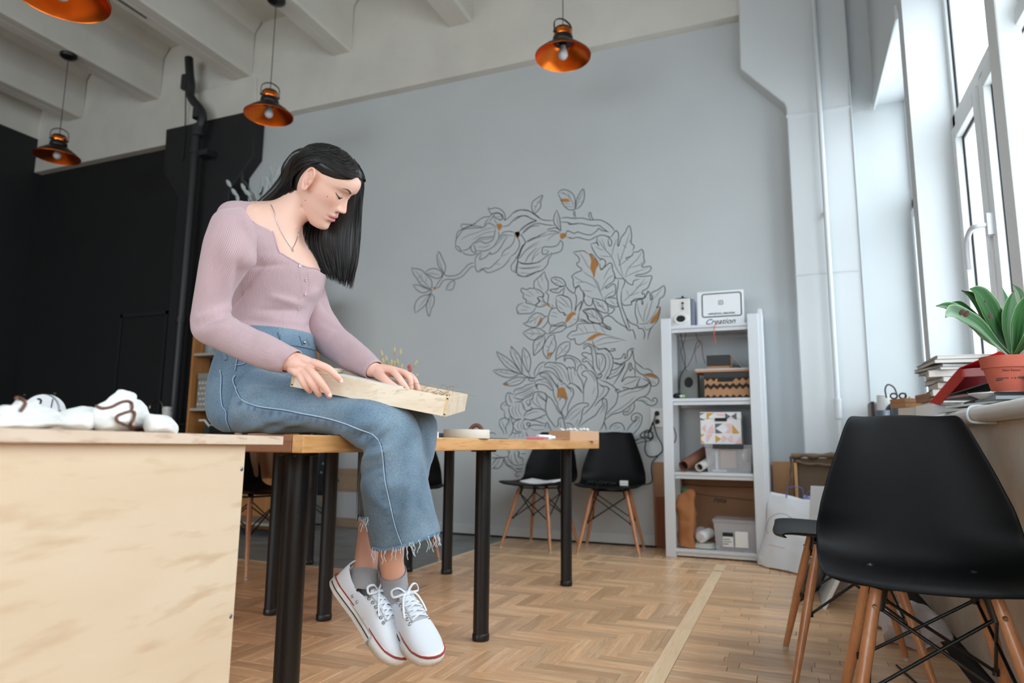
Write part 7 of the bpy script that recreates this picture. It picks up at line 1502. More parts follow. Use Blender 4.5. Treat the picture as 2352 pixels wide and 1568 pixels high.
for i, (x, y, k) in enumerate(((877, 815, 0), (906, 808, 0), (919, 812, 0), (887, 828, 0), (881, 834, 0), (899, 838, 0), (905, 840, 0), (892, 842, 0), (952, 838, 0), (938, 846, 1), (940, 855, 1), (921, 848, 0), (952, 868, 0), (912, 836, 0))):
    p = ony(x, y, 3.42+.05*math.sin(i)); top_ = gc+Vector((0, 0, .19)); s = MB(); s.tube(cr([top_, top_.lerp(p, .5)+Vector((0, 0, .03)), p], 5), .0012, 4); build('stem', s, STM, gv)
    d = (p-top_).normalized(); g_ = MB(); r_ = .009 if not k else .011; g_.sphere(p+d*.012, 1, 10, 8, r_, r_, .022 if not k else .014, M=frame((0, 0, 0), d.orthogonal(), d.cross(d.orthogonal())).to_3x3().to_4x4()); build('seed_head', g_, RB if k else TAIL, gv, smooth=80)
# ---------------------------------------------------------------- sink corner: tap and white jar before the black wall
t = thing('sink_counter', 'black washbasin counter in front of the black wall', 'counter', (-5.5, 4.75, 0)); b = MB(); b.box(-5.95, -5.2, 4.45, 4.90, 0, .86); build('cabinet', b, W_BLACK, t, bevel=.004); b = MB(); b.box(-5.97, -5.18, 4.43, 4.90, .8605, .89); build('counter_top', b, mat('black_stone', (.1, .1, .105), .3), t, bevel=.003)
q0, q1 = ony(344, 938, 4.6), ony(374, 950, 4.6); t = thing('tap', 'chrome gooseneck tap before the black wall', 'tap', (q1.x, 4.6, .89)); b = MB(); b.tube(cr([(q1.x, 4.6, .89), (q1.x, 4.6, q1.z+.03), (q1.x-.03, 4.6, q0.z+.05), ((q0.x+q1.x)/2, 4.6, q0.z+.075), (q0.x+.01, 4.6, q0.z+.04), (q0.x, 4.6, q0.z)], 6), .0085, 12); build('spout', b, mat('chrome_dull', (.55, .52, .48), .2, metal=1), t, smooth=80); b = MB(); b.lathe([(.001, 0), (.022, 0), (.02, .02), (.01, .03)], (q1.x, 4.6, .8905), 20); build('tap_base', b, mat('chrome_dull', (.55, .52, .48), .2, metal=1), t, smooth=60)
q2 = ony(384, 955, 4.55); t = thing('soap_jar', 'white lidded jar beside the gooseneck tap', 'jar', (q2.x, 4.55, .89)); b = MB(); b.lathe([(.001, 0), (.042, 0), (.042, .09), (.034, .10), (.034, .112)], (q2.x, 4.55, .8905), 28); build('jar_body', b, PLW, t, smooth=40); b = MB(); b.lathe([(.001, .113), (.040, .113), (.040, .14), (.001, .14)], (q2.x, 4.55, .8905), 28); build('jar_lid', b, PLW, t, smooth=40)
# ---------------------------------------------------------------- pouches on the desk
CTN = mat('white_cotton', (.90, .90, .89), .85, bump=.3, bscale=400, sheen=.2); PIPE = mat('brown_piping', (.42, .28, .22), .8)
def dp(px, py, e=0.0):
    """point on (or above) the desk, e metres behind the front edge"""
    d = ray(px, py); Mi = DM.inverted(); o_ = Mi @ CP; v_ = Mi.to_3x3() @ d; return DM @ (o_+v_*((e-o_.y)/v_.y))
def pouch(label, outline, e0, depth, seed, amp=.010):
    """closed cloth body whose silhouette from the seat side follows outline (px), bulging from e0 to e0+depth"""
    n = 26; P = cr([np.array(p, float) for p in outline], 6, closed=True); c = sum(P)/len(P); b = MB(); K = 11; vs = []
    for k in range(K):
        t_ = k/(K-1); e = e0+depth*t_; s = max(.04, math.sin(PI*(.06+.88*t_)))**.55
        for p in P:
            q = c+(p-c)*s; q[1] = min(q[1], 1100); w = dp(q[0], q[1], e); w = crumple(w, amp, 24, seed); w = crumple(w, amp*.6, 60, seed+2); l = DM.inverted() @ w; l.z = max(l.z, .0082); vs.append(DM @ l)
    m_ = len(P); b.raw(vs, [(k*m_+i, k*m_+(i+1) % m_, (k+1)*m_+(i+1) % m_, (k+1)*m_+i) for k in range(K-1) for i in range(m_)]+[tuple(range(m_)), tuple((K-1)*m_+i for i in range(m_))])
    o = build('cotton_pouch', b, CTN, smooth=60); md = o.modifiers.new('sub', 'SUBSURF'); md.levels = 1; md.render_levels = 1; return tag(o, label, 'pouch', 'white cotton pouches on the desk'), BVHTree.FromPolygons([tuple(v) for v in b.v], b.f)
def piping(o, T, pts, r=.0021):
    P = [onsurf(T, x, y, .001) or dp(x, y, .03) for x, y in cr(pts, 5)]; b = MB(); b.tube(P, r, 8); build('piping', b, PIPE, o, smooth=80)
o1, T1 = pouch('crumpled white cotton pouch with brown piping, largest at the right of the desk', [(212, 950), (218, 935), (250, 915), (275, 900), (290, 896), (305, 900), (310, 912), (330, 925), (348, 948), (352, 975), (340, 996), (240, 996), (215, 980)], .06, .10, 1)
piping(o1, T1, [(222, 933), (235, 938), (255, 936), (275, 926), (292, 922), (302, 928), (300, 942), (285, 948), (270, 954), (266, 962), (272, 970), (290, 975), (303, 984), (318, 987), (330, 983)]); piping(o1, T1, [(300, 944), (308, 948), (306, 962), (300, 972), (304, 980), (320, 982), (331, 985)])
pouch('small white cotton pouch end lying right of the crumpled one', [(330, 958), (355, 952), (380, 953), (400, 965), (408, 980), (404, 996), (380, 999), (335, 998)], .03, .07, 5, .003)
o2, T2 = pouch('white cotton pouch with brown piping at the left edge of the desk', [(-20, 945), (10, 940), (30, 918), (45, 913), (55, 925), (85, 925), (100, 945), (140, 955), (140, 990), (-20, 990)], .05, .12, 8)
piping(o2, T2, [(38, 914), (48, 917), (56, 925), (53, 935), (46, 944)]); piping(o2, T2, [(-5, 965), (5, 970), (18, 971), (34, 967)])
pouch('flat white cotton pouch in the middle of the pouches', [(110, 960), (140, 945), (170, 937), (200, 937), (225, 945), (235, 975), (215, 993), (130, 993), (105, 985)], .07, .12, 12, .004)
pouch('flat folded white cotton pouch at the front edge of the desk', [(-30, 962), (30, 958), (90, 962), (150, 970), (172, 976), (120, 982), (30, 986), (-30, 986)], .02, .05, 15, .002)
t = thing('round_pouch', 'round stitched fabric case standing behind the white pouches', 'case', tuple(dp(100, 985, .25))); c = dp(100, 985, .25); dd = (c-CP).length; R_ = 46/FPX*(c-CP).dot(CF)
Mr = frame(dp(100, 950, .26), CR, CU+CF*.25); b = MB(); b.lathe([(.001, .010), (R_*.93, .010), (R_*.97, .006), (R_, .0), (R_*.97, -.006), (R_*.93, -.010), (.001, -.010)], (0, 0, 0), 56, M=Mr); build('case_body', b, mat('grey_print_cloth', (.78, .79, .80), .7), t, smooth=50)
b = MB()
for i in range(70): a = 2*PI*i/70; p0 = Mr @ Vector((R_*.955*math.cos(a), R_*.955*math.sin(a), .0115)); p1 = Mr @ Vector((R_*.99*math.cos(a), R_*.99*math.sin(a), .0075)); b.tube([p0, p1], .0005, 4)
s_ = build('stitching', b, INK, t); s_['kind'] = 'stuff'
text('print', 'do', .022, Mr @ Matrix.Translation((-.006, .012, .0108)) @ Matrix.Rotation(1.5, 4, 'Z'), INK, t, bold=.0003)
b = MB()
for x0, y0, x1, y1 in ((.018, .022, .017, -.01), (.028, .0, .034, .004), (.028, 0, .028, -.012)): b.tube([Mr @ Vector((x0, y0, .0108)), Mr @ Vector((x1, y1, .0108))], .0007, 5)
b.sphere(Mr @ Vector((.020, .030, .0112)), .0022, 8, 6); b.sphere(Mr @ Vector((-.027, .028, .0112)), .0018, 8, 6); build('print_marks', b, INK, t)
# ================================================================ MURAL: line drawing painted on the back wall (traced strokes, laid on the wall itself)
MUR = {'1': (920, 420, 4.9), '2': (1180, 420, 4.3556), '3': (1120, 620, 4.9), '4': (1120, 780, 4.612), '5': (1280, 700, 5.227), '6': (1120, 860, 4.0727), '7': (1120, 1020, 8.957)}
# each stroke: crop key, weight (T thick, t thin), then x y pairs
STROKES = """
1T 120 955 150 962 215 972 255 995 290 1035 330 1070 352 1110 350 1180 310 1180 250 1155 205 1115 190 1080 150 1030 120 955
1t 160 985 200 1025 240 1080 280 1130 330 1175
1t 215 1040 205 1080|1t 255 1100 210 1110|1t 235 1010 240 1075|1t 290 1060 285 1130
1T 275 1010 320 975 385 962 440 985 465 1010 465 1050 410 1075 360 1058 330 1040 285 1020
1t 290 1012 370 1020 455 1040
1T 428 770 412 820 415 880 430 940 470 990 490 1020 508 940 480 870 450 800 428 770
1t 430 840 450 920 488 1010
1T 140 1145 200 1150 260 1175 320 1200 345 1195 300 1225 245 1235 185 1205 140 1145
1T 165 1465 158 1400 180 1330 240 1275 330 1250 355 1200 320 1290 300 1350 240 1410 165 1465
1t 200 1400 260 1330 330 1250
1T 350 1245 380 1290 372 1370 345 1420 325 1500 300 1450 292 1380 305 1320 350 1245
1t 350 1250 335 1340 318 1420
1T 400 1185 440 1165 470 1110 520 1085 600 1085 680 1060 740 1005 790 950 840 940
1T 395 1175 430 1110 470 1060 485 1020 520 1045 600 1045 660 1025 710 975 770 915 835 898
1T 515 1210 525 1160 560 1120 605 1100 605 1150 580 1200 515 1205
1t 535 1180 560 1140
1T 1305 1035 1390 1055 1450 1030 1568 985|1T 845 900 840 860 860 820 910 790
1T 620 720 625 640 670 570 720 510 760 495 830 460 880 420 940 385 1000 380 1020 360 1060 335
1T 680 490 690 465 730 465 800 470 850 460|1T 680 490 710 515 760 490 850 485 930 500
1T 610 720 665 770 680 765 660 725 615 705|1T 625 640 640 560 690 525 790 510 930 500 980 455 1040 470 1075 500
1T 680 765 760 745 810 690 860 650 900 620 980 610 1050 600 1060 560 1070 510
1T 680 770 740 805 820 810 910 775|1t 680 640 760 590 860 560 960 520 1070 500|1t 810 640 880 600 960 560 1060 545
1T 800 700 790 740 820 780 850 780 835 730 830 690|1T 850 760 950 765 1040 720 1090 650 1110 600 1100 540
1T 840 680 900 655 960 680 1040 640 1050 600|1t 870 720 960 720 1010 690|1t 880 635 960 635 1040 620
1T 980 275 1010 295 1060 280 1120 295 1170 345 1180 420 1160 400 1145 360 1090 335 1020 345 985 290
1T 1060 350 1080 340 1130 355 1145 400 1130 415 1060 390 1055 365|1t 1060 385 1140 375
1T 1000 440 1040 380 1060 350|1T 940 490 960 440 1000 395|1T 1050 410 1090 460|1t 1100 440 1140 410
1T 1180 420 1230 380 1270 335 1340 305 1440 315 1500 345 1568 390|1T 1140 490 1210 480 1250 440 1310 385 1400 370 1470 400 1530 430
1T 1340 545 1400 490 1460 455 1530 430|1T 1360 580 1420 530 1480 490 1568 480
1T 1110 610 1160 555 1230 545 1290 560|1T 1110 640 1150 590 1200 580|1t 1060 720 1130 640 1200 590 1290 595
1T 840 900 850 980 880 1000 930 975 980 1010 1060 990 1150 945 1210 880 1240 830|1T 880 985 940 960 1000 960 1060 910 1130 840
1T 915 790 890 860 960 835 1010 780 1015 805 1080 780 1130 720 1170 650 1210 600|1t 1060 910 1130 915|1t 1130 830 1220 790
1T 1130 830 1170 760 1230 720 1270 670 1290 600|1T 1240 830 1300 780 1340 700 1330 640 1310 610
1T 1340 580 1370 600 1405 670 1370 710 1330 800 1310 830|1T 1250 990 1245 930 1290 870 1310 830 1320 880 1300 950 1310 1010 1250 985
1T 1310 880 1380 910 1470 910 1568 890|1T 1320 850 1350 760 1410 670|1T 1410 670 1470 630 1568 600|1t 1330 860 1400 770 1480 700 1568 660|1t 1400 900 1440 820 1530 730|1t 1470 900 1500 840 1568 780|1t 1320 950 1400 965 1568 950|1t 1330 1010 1450 1020
2T 0 300 60 272 140 275 200 310 270 360 330 375 400 375|2T 0 385 60 340 120 328 180 360 230 380 170 395 100 440 50 490
2T 90 500 150 440 240 405 330 420 410 425
2T 205 310 180 250 190 190 240 150 290 125 270 190 270 240 230 290 205 310|2t 205 300 230 220 280 140|2t 195 230 225 240|2t 235 185 265 200
2T 430 270 402 340 405 400 440 450 470 480 465 400 455 340 430 270|2t 430 320 440 400 465 460
2T 440 100 480 68 540 75 590 110 612 160 615 250 590 270 540 262 490 210 470 160 440 100|2t 450 95 530 120 580 180 605 255|2t 480 80 520 115|2t 540 90 570 160|2t 480 200 570 215|2t 510 235 590 240
2T 620 260 625 190 650 120 695 60 708 120 695 190 660 240 620 265|2t 620 255 650 180 695 80|2t 640 150 665 160|2t 665 200 690 180
2T 595 270 605 350|2T 615 275 612 310 625 350
2T 465 355 520 345 600 355 690 352 760 370 860 370 930 400 980 440 1010 480|2T 460 390 540 395 580 410 660 405 740 420 800 430 850 425 900 460 950 495
2T 800 375 780 340 768 295 750 320 770 370|2T 545 395 560 415 640 410
2T 525 510 535 480 570 490 610 505 640 490 700 510 770 520 830 480 850 455 880 475 950 490|2T 530 540 580 555 640 545 700 560 760 570 820 540 880 522 940 535 970 545
2T 520 500 525 540|2T 560 540 580 560
2T 330 470 360 460 420 450 470 480|2T 340 485 400 480 460 500|2T 120 595 180 570 250 530 330 490
2T 120 600 80 660 60 720 40 780 100 805 180 805 250 790 320 740 380 700|2t 60 760 130 670 250 610|2t 120 790 150 730 230 650|2t 180 800 200 720 270 640|2t 330 580 400 520 470 500|2t 200 560 330 520 460 490
2T 40 785 40 820 30 900 90 935 150 930 220 895 290 870 340 810 350 760 390 705|2t 50 850 150 850 280 830|2T 0 870 35 880
2T 470 570 440 620 380 640 300 640 285 670 290 710 330 710 350 675|2T 460 570 490 600 480 670 430 700 370 710|2t 300 670 350 680
2T 595 690 640 685 700 680 750 715|2T 595 695 650 745 655 790 630 800 640 830 680 860 670 880 620 900 580 935 595 960 595 1000 610 1050 650 1020
2T 750 720 770 710 800 730 840 790 845 830|2T 850 780 890 760 920 790 910 830 880 870 865 850 860 800|2t 660 700 700 760 740 830 770 860
2T 865 860 900 850 960 800 985 820 990 870 1010 920 1000 980 930 1030 930 1055 1000 1010 1020 1050 1010 1120 960 1140 910 1160
2t 690 880 740 920 800 960 850 1060 900 1170|2t 810 960 840 1000 870 1090|2t 620 1000 700 990 760 1010 830 1050|2t 600 930 640 960 700 990|2t 880 1060 940 960 1000 920|2t 870 1080 900 1050 940 1020|2t 900 1160 950 1110 1010 1080|2t 900 960 940 880 980 830
2T 690 1080 710 1120 700 1160 730 1220 780 1220 790 1150|2t 690 1075 780 1085|2t 710 1120 800 1160
2T 770 610 830 600 850 630 830 580 840 540|2T 770 615 800 680 850 750 900 760|2T 940 540 980 580 970 630 950 620 945 560
2T 970 550 1010 490 1030 480 1050 520 1040 610 1050 630 1070 560 1080 540 1120 490 1130 460 1160 430 1180 520 1175 600 1205 630 1190 680
2T 1190 690 1240 690 1280 665 1300 700 1300 750 1310 790 1280 840 1370 835 1360 880 1300 910 1230 920 1215 935
2T 1215 935 1300 935 1380 930 1370 980 1340 1050 1290 1080 1285 1110 1310 1110 1300 1150 1220 1160 1170 1190
2T 1115 960 1140 1000 1190 1020 1200 980 1260 960|2T 1085 1200 1110 1225 1180 1215 1180 1190 1280 1165 1290 1220 1275 1180
2t 850 570 900 650 980 740 1030 860 1100 960|2t 820 640 900 680|2t 860 730 980 740|2t 980 740 1000 640 1030 560|2t 1050 830 1080 740 1120 620 1160 500|2t 1050 830 1120 780 1190 720|2t 1040 700 1060 800 1100 960|2t 1110 950 1150 850 1230 770 1290 680|2t 1150 850 1260 820 1300 780|2t 1120 940 1200 900 1340 850|2t 1090 620 1130 650|2t 1150 600 1180 560|2t 880 560 930 690
2T 1140 770 1125 750 1180 730 1200 690|2T 1050 955 1100 960 1110 1000 1080 1070|2T 1050 960 1040 1050 1030 1130 1050 1230 1060 1250 1090 1350 1120 1420 1145 1470|2T 1080 1070 1075 1160 1085 1240 1120 1330 1150 1420 1160 1465
2t 1090 1190 1160 1130 1230 1060 1310 960|2t 1160 1130 1260 1090|2t 1220 1050 1340 990|2t 1130 1070 1150 1130|2T 1010 920 1020 950 1050 955
2T 920 1160 920 1190 960 1220 1030 1240 1045 1220 1030 1190|2T 940 1150 1000 1150 1030 1160|2t 960 1170 1020 1220
2T 790 1150 850 1165 900 1180 940 1230 940 1300 880 1290 830 1260 800 1200 790 1150|2t 800 1170 860 1220 930 1290|2t 840 1190 870 1240|2t 880 1200 900 1260|2t 820 1220 880 1240
2T 940 1230 980 1245 1010 1260 980 1300 950 1310 945 1330|2T 690 1280 740 1270 800 1255 850 1290 890 1350 880 1400 820 1400 750 1370 730 1320 690 1280|2t 710 1285 780 1320 870 1390|2t 770 1270 800 1330|2t 820 1290 840 1360|2t 740 1330 820 1350
2T 890 1360 930 1330 980 1340 1020 1380 1080 1420 1120 1440 1150 1475 1190 1470 1210 1520 1220 1568|2T 890 1370 900 1420 960 1465 970 1450 930 1430 900 1400
2T 1340 1080 1360 1100 1370 1170 1385 1150 1380 1100 1440 1070 1500 1030 1515 1070 1500 1130 1460 1160 1450 1210 1430 1250 1465 1240 1460 1300 1440 1370 1400 1420
2T 1340 1080 1310 1150 1240 1170 1220 1230 1215 1300 1240 1390 1225 1410|2T 1310 1150 1350 1080|2t 1320 1400 1350 1300 1380 1200 1400 1120|2t 1300 1400 1310 1300 1340 1200|2t 1300 1390 1250 1290 1240 1210|2t 1330 1410 1400 1320 1440 1240|2t 1400 1160 1480 1060
2T 1130 1350 1170 1400 1240 1430 1250 1455 1290 1460 1310 1510 1300 1568|2T 1400 1420 1360 1480 1340 1568|2t 1240 1410 1300 1410 1360 1400|2t 1300 1430 1330 1470 1390 1440
3T 640 15 600 60 560 95 525 130 522 190 535 215|3T 640 15 660 90 680 130 680 220 650 250|3t 560 100 580 170 620 220|3t 600 60 620 130
3T 535 210 470 205 440 220 385 205 378 240 405 270 400 310 440 340 430 365 500 385 540 395 580 350 560 315 600 300 630 300 620 260 580 225 535 210
3t 450 230 520 290|3t 420 270 490 300|3t 440 345 500 360|3t 540 220 580 270
3T 400 370 340 400 330 450 345 490 420 490 500 480 550 410|3T 345 485 350 460|3t 385 400 480 430|3t 370 450 450 450
3T 650 250 685 280 680 340 670 370|3T 560 315 590 350 560 375 540 400 590 415 640 400 665 385|3T 640 260 620 310 640 360 665 380|3t 580 340 650 370|3t 600 390 650 380
3T 690 405 730 430 770 425|3T 720 390 745 415|3T 715 90 760 80 820 90 860 120 880 175 820 180 760 160 720 120 715 90|3t 730 95 800 120 870 170|3t 760 90 780 120|3t 750 145 800 145
3T 880 180 820 190 780 210 740 215 700 225 740 250 800 255 830 230 870 195|3t 740 232 800 222
3T 880 175 910 220 940 245 970 260 985 240 990 210 1010 195 1030 175 1050 220 1075 250 1080 330 1060 400 1030 470|3T 980 260 1000 310 995 390 975 470
3T 770 300 820 280 880 300 920 320 945 380 945 480|3T 770 310 775 400 790 440 820 475 860 480 880 510|3T 870 200 850 280 900 300|3t 780 340 840 380 900 420|3t 810 300 870 350 930 430|3t 790 400 850 450
3T 780 425 720 440 690 500 680 550 700 610 750 630 830 620 880 590|3t 720 470 790 490|3t 700 510 790 530|3t 720 600 760 620
3T 880 590 830 590 760 620 710 640 695 710|3T 695 710 740 680 800 640 870 625 880 650 830 690 760 705 695 715|3T 880 650 950 625 1000 590 1020 540 1030 470|3T 880 595 880 650|3T 1030 460 1060 350 1000 420 990 470|3t 930 585 950 600|3t 960 555 1000 560|3T 850 480 870 510 900 500
3T 400 600 450 580 480 530 540 485 600 490 640 520 680 520|3T 400 600 450 630 520 645 560 630 600 590 620 550 650 530|3t 430 600 520 560 600 500|3t 480 600 500 560|3t 530 610 545 550|3t 490 540 530 530
3T 690 540 670 590 630 640 600 655|3T 395 705 440 680 500 655 570 655 620 680 650 710 600 760 540 785 480 780 430 740 395 705|3t 420 705 500 715 640 715|3t 480 670 520 710|3t 550 665 590 710|3t 480 750 520 720|3t 550 770 590 725
3T 650 715 700 715|3T 640 730 590 745 540 780 515 830 515 900 520 960 560 930 610 880 640 820 645 740|3t 520 950 560 860 640 750|3t 540 830 560 850|3t 590 850 570 800
3T 755 725 700 740 660 790 625 870 630 940 680 1000 720 950 760 890 770 830 755 770 755 725|3t 670 980 690 880 750 740|3t 650 850 690 870|3t 740 850 710 800|3t 660 910 690 900
3T 930 805 860 815 800 860 775 930 770 1000 820 975 870 955 920 890 930 805|3T 770 990 765 1040|3t 775 980 840 910 930 815|3t 820 860 840 905|3t 870 850 890 860|3t 850 930 900 900
3T 1065 455 1120 435 1180 440 1230 470 1270 530 1295 590 1240 600 1180 590 1140 560 1120 500 1065 455|3T 1020 550 1080 560 1130 590 1160 605|3T 1015 575 1080 575 1110 590
3T 900 760 900 740 950 690 1000 680 1010 620 1060 600 1120 600 1180 600 1240 600 1300 640 1370 670 1390 665 1370 640 1330 630
3T 900 760 950 785 980 770 990 820 1030 840 1080 820 1120 790|3t 930 740 1050 720 1200 700 1330 730 1470 770 1568 800|3t 1080 620 1130 700|3t 1180 610 1230 700|3t 1270 640 1330 720|3t 1020 640 1080 700|3t 1200 820 1330 760 1470 780|3t 1220 850 1350 820 1500 800
3T 1180 790 1190 830 1220 870 1270 890 1330 880 1370 910 1430 905 1430 885 1380 890
3T 100 915 140 940 200 975 260 1020 310 1070 360 1140|3T 100 915 120 970 160 1030 200 1080 260 1120 320 1150 380 1165|3t 140 960 240 1060 380 1160|3t 170 980 180 1010|3t 220 1020 225 1050|3t 270 1070 280 1100
3T 265 855 300 895 350 950 380 1020 385 1100 400 1160|3T 258 890 262 950 300 1030 330 1080 390 1160|3t 280 900 340 1020 395 1150|3t 300 930 330 950|3t 310 980 350 1000
3T 400 870 390 930 390 1010 420 1090 460 1150 480 1090 485 1020 470 950 430 895 400 870|3t 405 900 430 1010 455 1140|3t 405 960 425 980|3t 460 960 440 1000
3T 60 1130 120 1120 180 1120 240 1130 300 1150 340 1165|3T 60 1135 110 1170 180 1200 250 1210 310 1195 350 1180|3t 90 1135 200 1160 340 1180|3t 150 1125 160 1150|3t 210 1130 220 1160
3T 170 1285 220 1255 290 1220 360 1205 430 1210 480 1205|3T 170 1285 230 1300 300 1300 360 1280 410 1240 430 1215|3t 230 1285 320 1250 420 1215
3T 360 1140 400 1175 460 1205 540 1210|3T 455 1140 480 1200|3T 340 1170 400 1175
4T 440 410 480 410 520 395|4T 440 430 470 440 500 420|4T 455 395 430 420 460 440
4T 495 385 500 330 535 275 570 245 610 237|4t 530 370 550 310 590 270|4T 605 300 610 260 640 240 680 240 710 245 770 250 820 280 850 330
4T 500 390 550 355 620 330 680 345 720 380 760 430 790 445|4T 560 390 555 370 570 355 620 350 650 370 700 440 740 500 750 560
4T 610 300 640 290 700 310 740 360 770 420 800 440|4t 650 260 720 290 770 350 800 420|4t 700 250 770 290 820 360 850 450|4T 560 385 600 400 650 450 690 510 700 580 730 650 750 680
4t 590 370 650 420 700 490|4t 610 360 670 410 720 480 740 520
4T 850 330 845 300 870 290 880 305 905 290 930 320 950 340|4T 850 330 860 400 880 460|4T 950 340 960 380 1000 440 1015 520 1015 660|4t 880 310 890 400 900 450|4t 915 320 930 380
4T 815 230 810 200 830 170 880 170 940 195 980 230 990 265|4T 820 235 830 200 870 195 910 220 930 270 925 320|4t 880 180 930 215 960 260
4T 950 330 960 290 985 265 1020 270 1050 300 1060 320|4t 990 275 1000 320|4t 1030 285 1040 320
4T 1060 325 1010 340 1000 370 1040 395 1050 420 1030 460 1020 520|4T 1060 325 1100 335 1140 370 1160 420 1165 480 1170 570 1140 650 1090 720 1010 800|4t 1050 330 1110 390 1140 450|4t 1100 345 1140 400 1150 440|4t 1140 500 1110 580
4T 1015 75 1020 95 1035 85 1040 70 1070 65 1095 90 1100 140 1115 200 1115 260 1130 320 1160 370|4T 1010 70 1040 45 1080 45 1120 70 1140 110 1150 180 1160 280 1200 340|4t 1060 50 1110 90 1120 150
4T 1060 225 1010 235 1010 205 1050 190 1010 170 1000 145 1040 135 1080 150 1105 150|4T 1055 230 1100 280 1120 320|4t 1030 210 1080 250 1110 300|4t 1050 195 1110 240
4T 1160 110 1190 100 1240 95 1290 130 1320 180 1330 250 1310 320 1290 380 1250 430|4T 1170 160 1160 140 1180 150 1215 150 1245 190 1250 250 1235 310 1205 350 1180 380|4t 1260 140 1290 200 1290 280 1260 350 1230 420|4t 1200 160 1220 200 1200 280|4t 1180 200 1185 280 1190 330
4T 1165 380 1180 360 1210 370 1200 400 1170 410 1165 380|4t 1180 380 1195 400
4T 1320 190 1370 205 1420 190 1440 150 1460 160 1450 200 1480 180 1480 130 1520 95 1560 95|4T 1520 95 1530 140 1500 200 1440 240 1380 260 1330 240|4T 1540 95 1545 170 1560 230 1620 280 1660 310
4T 1325 245 1370 245 1400 265 1450 255|4T 1280 385 1260 405 1300 410 1320 395 1370 375 1400 345 1430 300 1460 250|4T 1300 330 1360 310 1420 270 1460 240|4t 1290 370 1350 350 1400 300
4T 1460 250 1440 300 1400 370 1330 480|4T 1520 245 1500 250 1480 320 1450 370 1420 445 1470 400 1540 395 1620 395
4T 1520 245 1530 300 1510 330 1505 300 1520 245|4T 1530 290 1560 330 1560 390|4T 1560 240 1570 310 1620 360 1660 370
4T 1660 310 1700 310 1740 335 1750 360|4T 1660 370 1720 360 1780 380 1815 430 1790 480 1740 490 1720 440 1700 410|4t 1760 440 1780 470|4t 1740 430 1750 470|4T 1640 370 1690 410 1720 440
4T 1620 400 1600 440 1580 490 1620 495 1680 480 1720 450|4T 1640 410 1700 440 1725 470 1720 530 1680 590 1600 620 1550 660 1480 720 1400 770 1320 790 1240 850
4T 1370 570 1420 545 1500 520 1580 510 1660 500 1720 460|4T 1360 560 1355 530 1380 525 1410 555|4t 1400 610 1500 560 1600 540 1700 490|4T 1260 790 1300 740 1350 690 1370 640 1380 570 1350 510 1280 460 1190 425|4t 1260 800 1400 730 1500 660 1560 600
4T 1420 500 1480 510 1540 520 1600 470|4t 1440 480 1520 450 1600 410|4t 1430 510 1470 540
4T 1570 640 1640 650 1700 690 1760 695 1795 660 1790 625 1765 615 1745 640 1770 655|4T 1640 600 1700 620 1740 655|4t 1620 630 1700 660
4T 1550 660 1555 710 1530 760 1480 795 1440 790 1440 765 1480 760 1520 720|4t 1470 770 1500 770|4t 1500 720 1530 700
4T 1240 630 1220 625 1215 660 1220 690 1180 740 1140 800 1060 850 970 920|4T 1235 620 1260 640 1265 720 1250 790 1240 850 1220 910 1190 960|4t 1240 640 1235 700 1190 790|4t 1250 690 1230 770
4T 1170 460 1220 490 1270 500 1280 540 1250 590 1180 650 1130 710|4T 1270 500 1300 530|4t 1180 490 1230 500 1220 560 1170 620
4T 820 850 840 800 880 740 940 690 1000 670 1060 675 1065 700 1020 720 1000 780 990 850 950 920|4t 840 840 900 770 980 720|4t 880 850 950 790 1000 740|4t 930 900 960 840
4T 850 480 850 500 900 520 910 580 880 640 850 720 850 800|4T 850 480 880 460 930 480 980 530 1005 570|4T 910 470 960 500 1000 550|4T 830 490 870 520 890 560
4T 745 455 745 490 760 500|4T 770 450 810 460 840 490|4t 760 470 810 480
4T 760 650 770 620 800 610 825 630 825 680 790 740 790 800 820 850|4T 750 680 740 700 770 760 800 800|4T 845 600 840 650
4T 480 620 490 570 530 550 590 560 640 600 680 630 720 700 750 760 830 830|4T 530 560 550 600 600 640 630 660|4t 545 555 580 610 630 650|4T 640 600 620 660 615 740 640 820 690 890 720 930
4T 380 820 400 780 450 740 520 730 580 740 615 770|4T 380 830 450 850 530 830 600 800 625 790|4t 520 830 600 830|4t 400 810 470 770 540 760
4T 720 930 750 900 745 870 760 830 790 830 810 870 820 920 850 960|4t 770 840 775 920 790 950|4T 820 880 880 890 920 930|4t 830 900 870 930
4T 1220 910 1235 880 1250 920 1260 960|4T 1290 950 1310 910 1360 880 1420 890 1450 940 1440 965|4t 1330 920 1380 900|4t 1350 940 1410 920
4T 1470 970 1510 910 1540 880 1580 850 1590 820 1570 815 1560 860 1525 850 1530 800 1580 775 1630 800 1635 850 1610 920 1560 980 1490 1040|4t 1600 790 1610 850 1560 930
4T 1500 1075 1570 1060 1640 1040 1700 1020|4T 1520 1130 1580 1100 1650 1080 1720 1070 1750 1040|4T 1560 1070 1600 1060
6T 245 180 260 140 330 120 360 100 430 80|6T 250 200 280 180 340 160 380 140 440 100|6t 270 150 340 140 400 110|6t 300 200 370 170 440 130
6T 245 190 200 170 175 190 170 240 190 290 220 290|6T 170 250 130 280 130 320 160 340|6T 200 180 210 230 230 270|6T 240 210 290 230 330 230 310 250 250 260
6T 160 340 160 390 190 420 210 400|6T 150 290 180 280|6T 200 300 200 340 220 390 260 420 310 410|6t 240 290 230 340 260 400|6t 270 275 260 340 290 400|6t 300 260 290 330 320 390|6t 330 260 330 330
6T 330 240 350 220 400 200 420 180|6T 330 210 400 180 440 150|6t 350 260 400 220|6T 360 260 390 290 400 240 430 220|6t 370 300 420 260
6T 350 330 380 340 420 320 400 300|6T 310 250 340 300 350 340
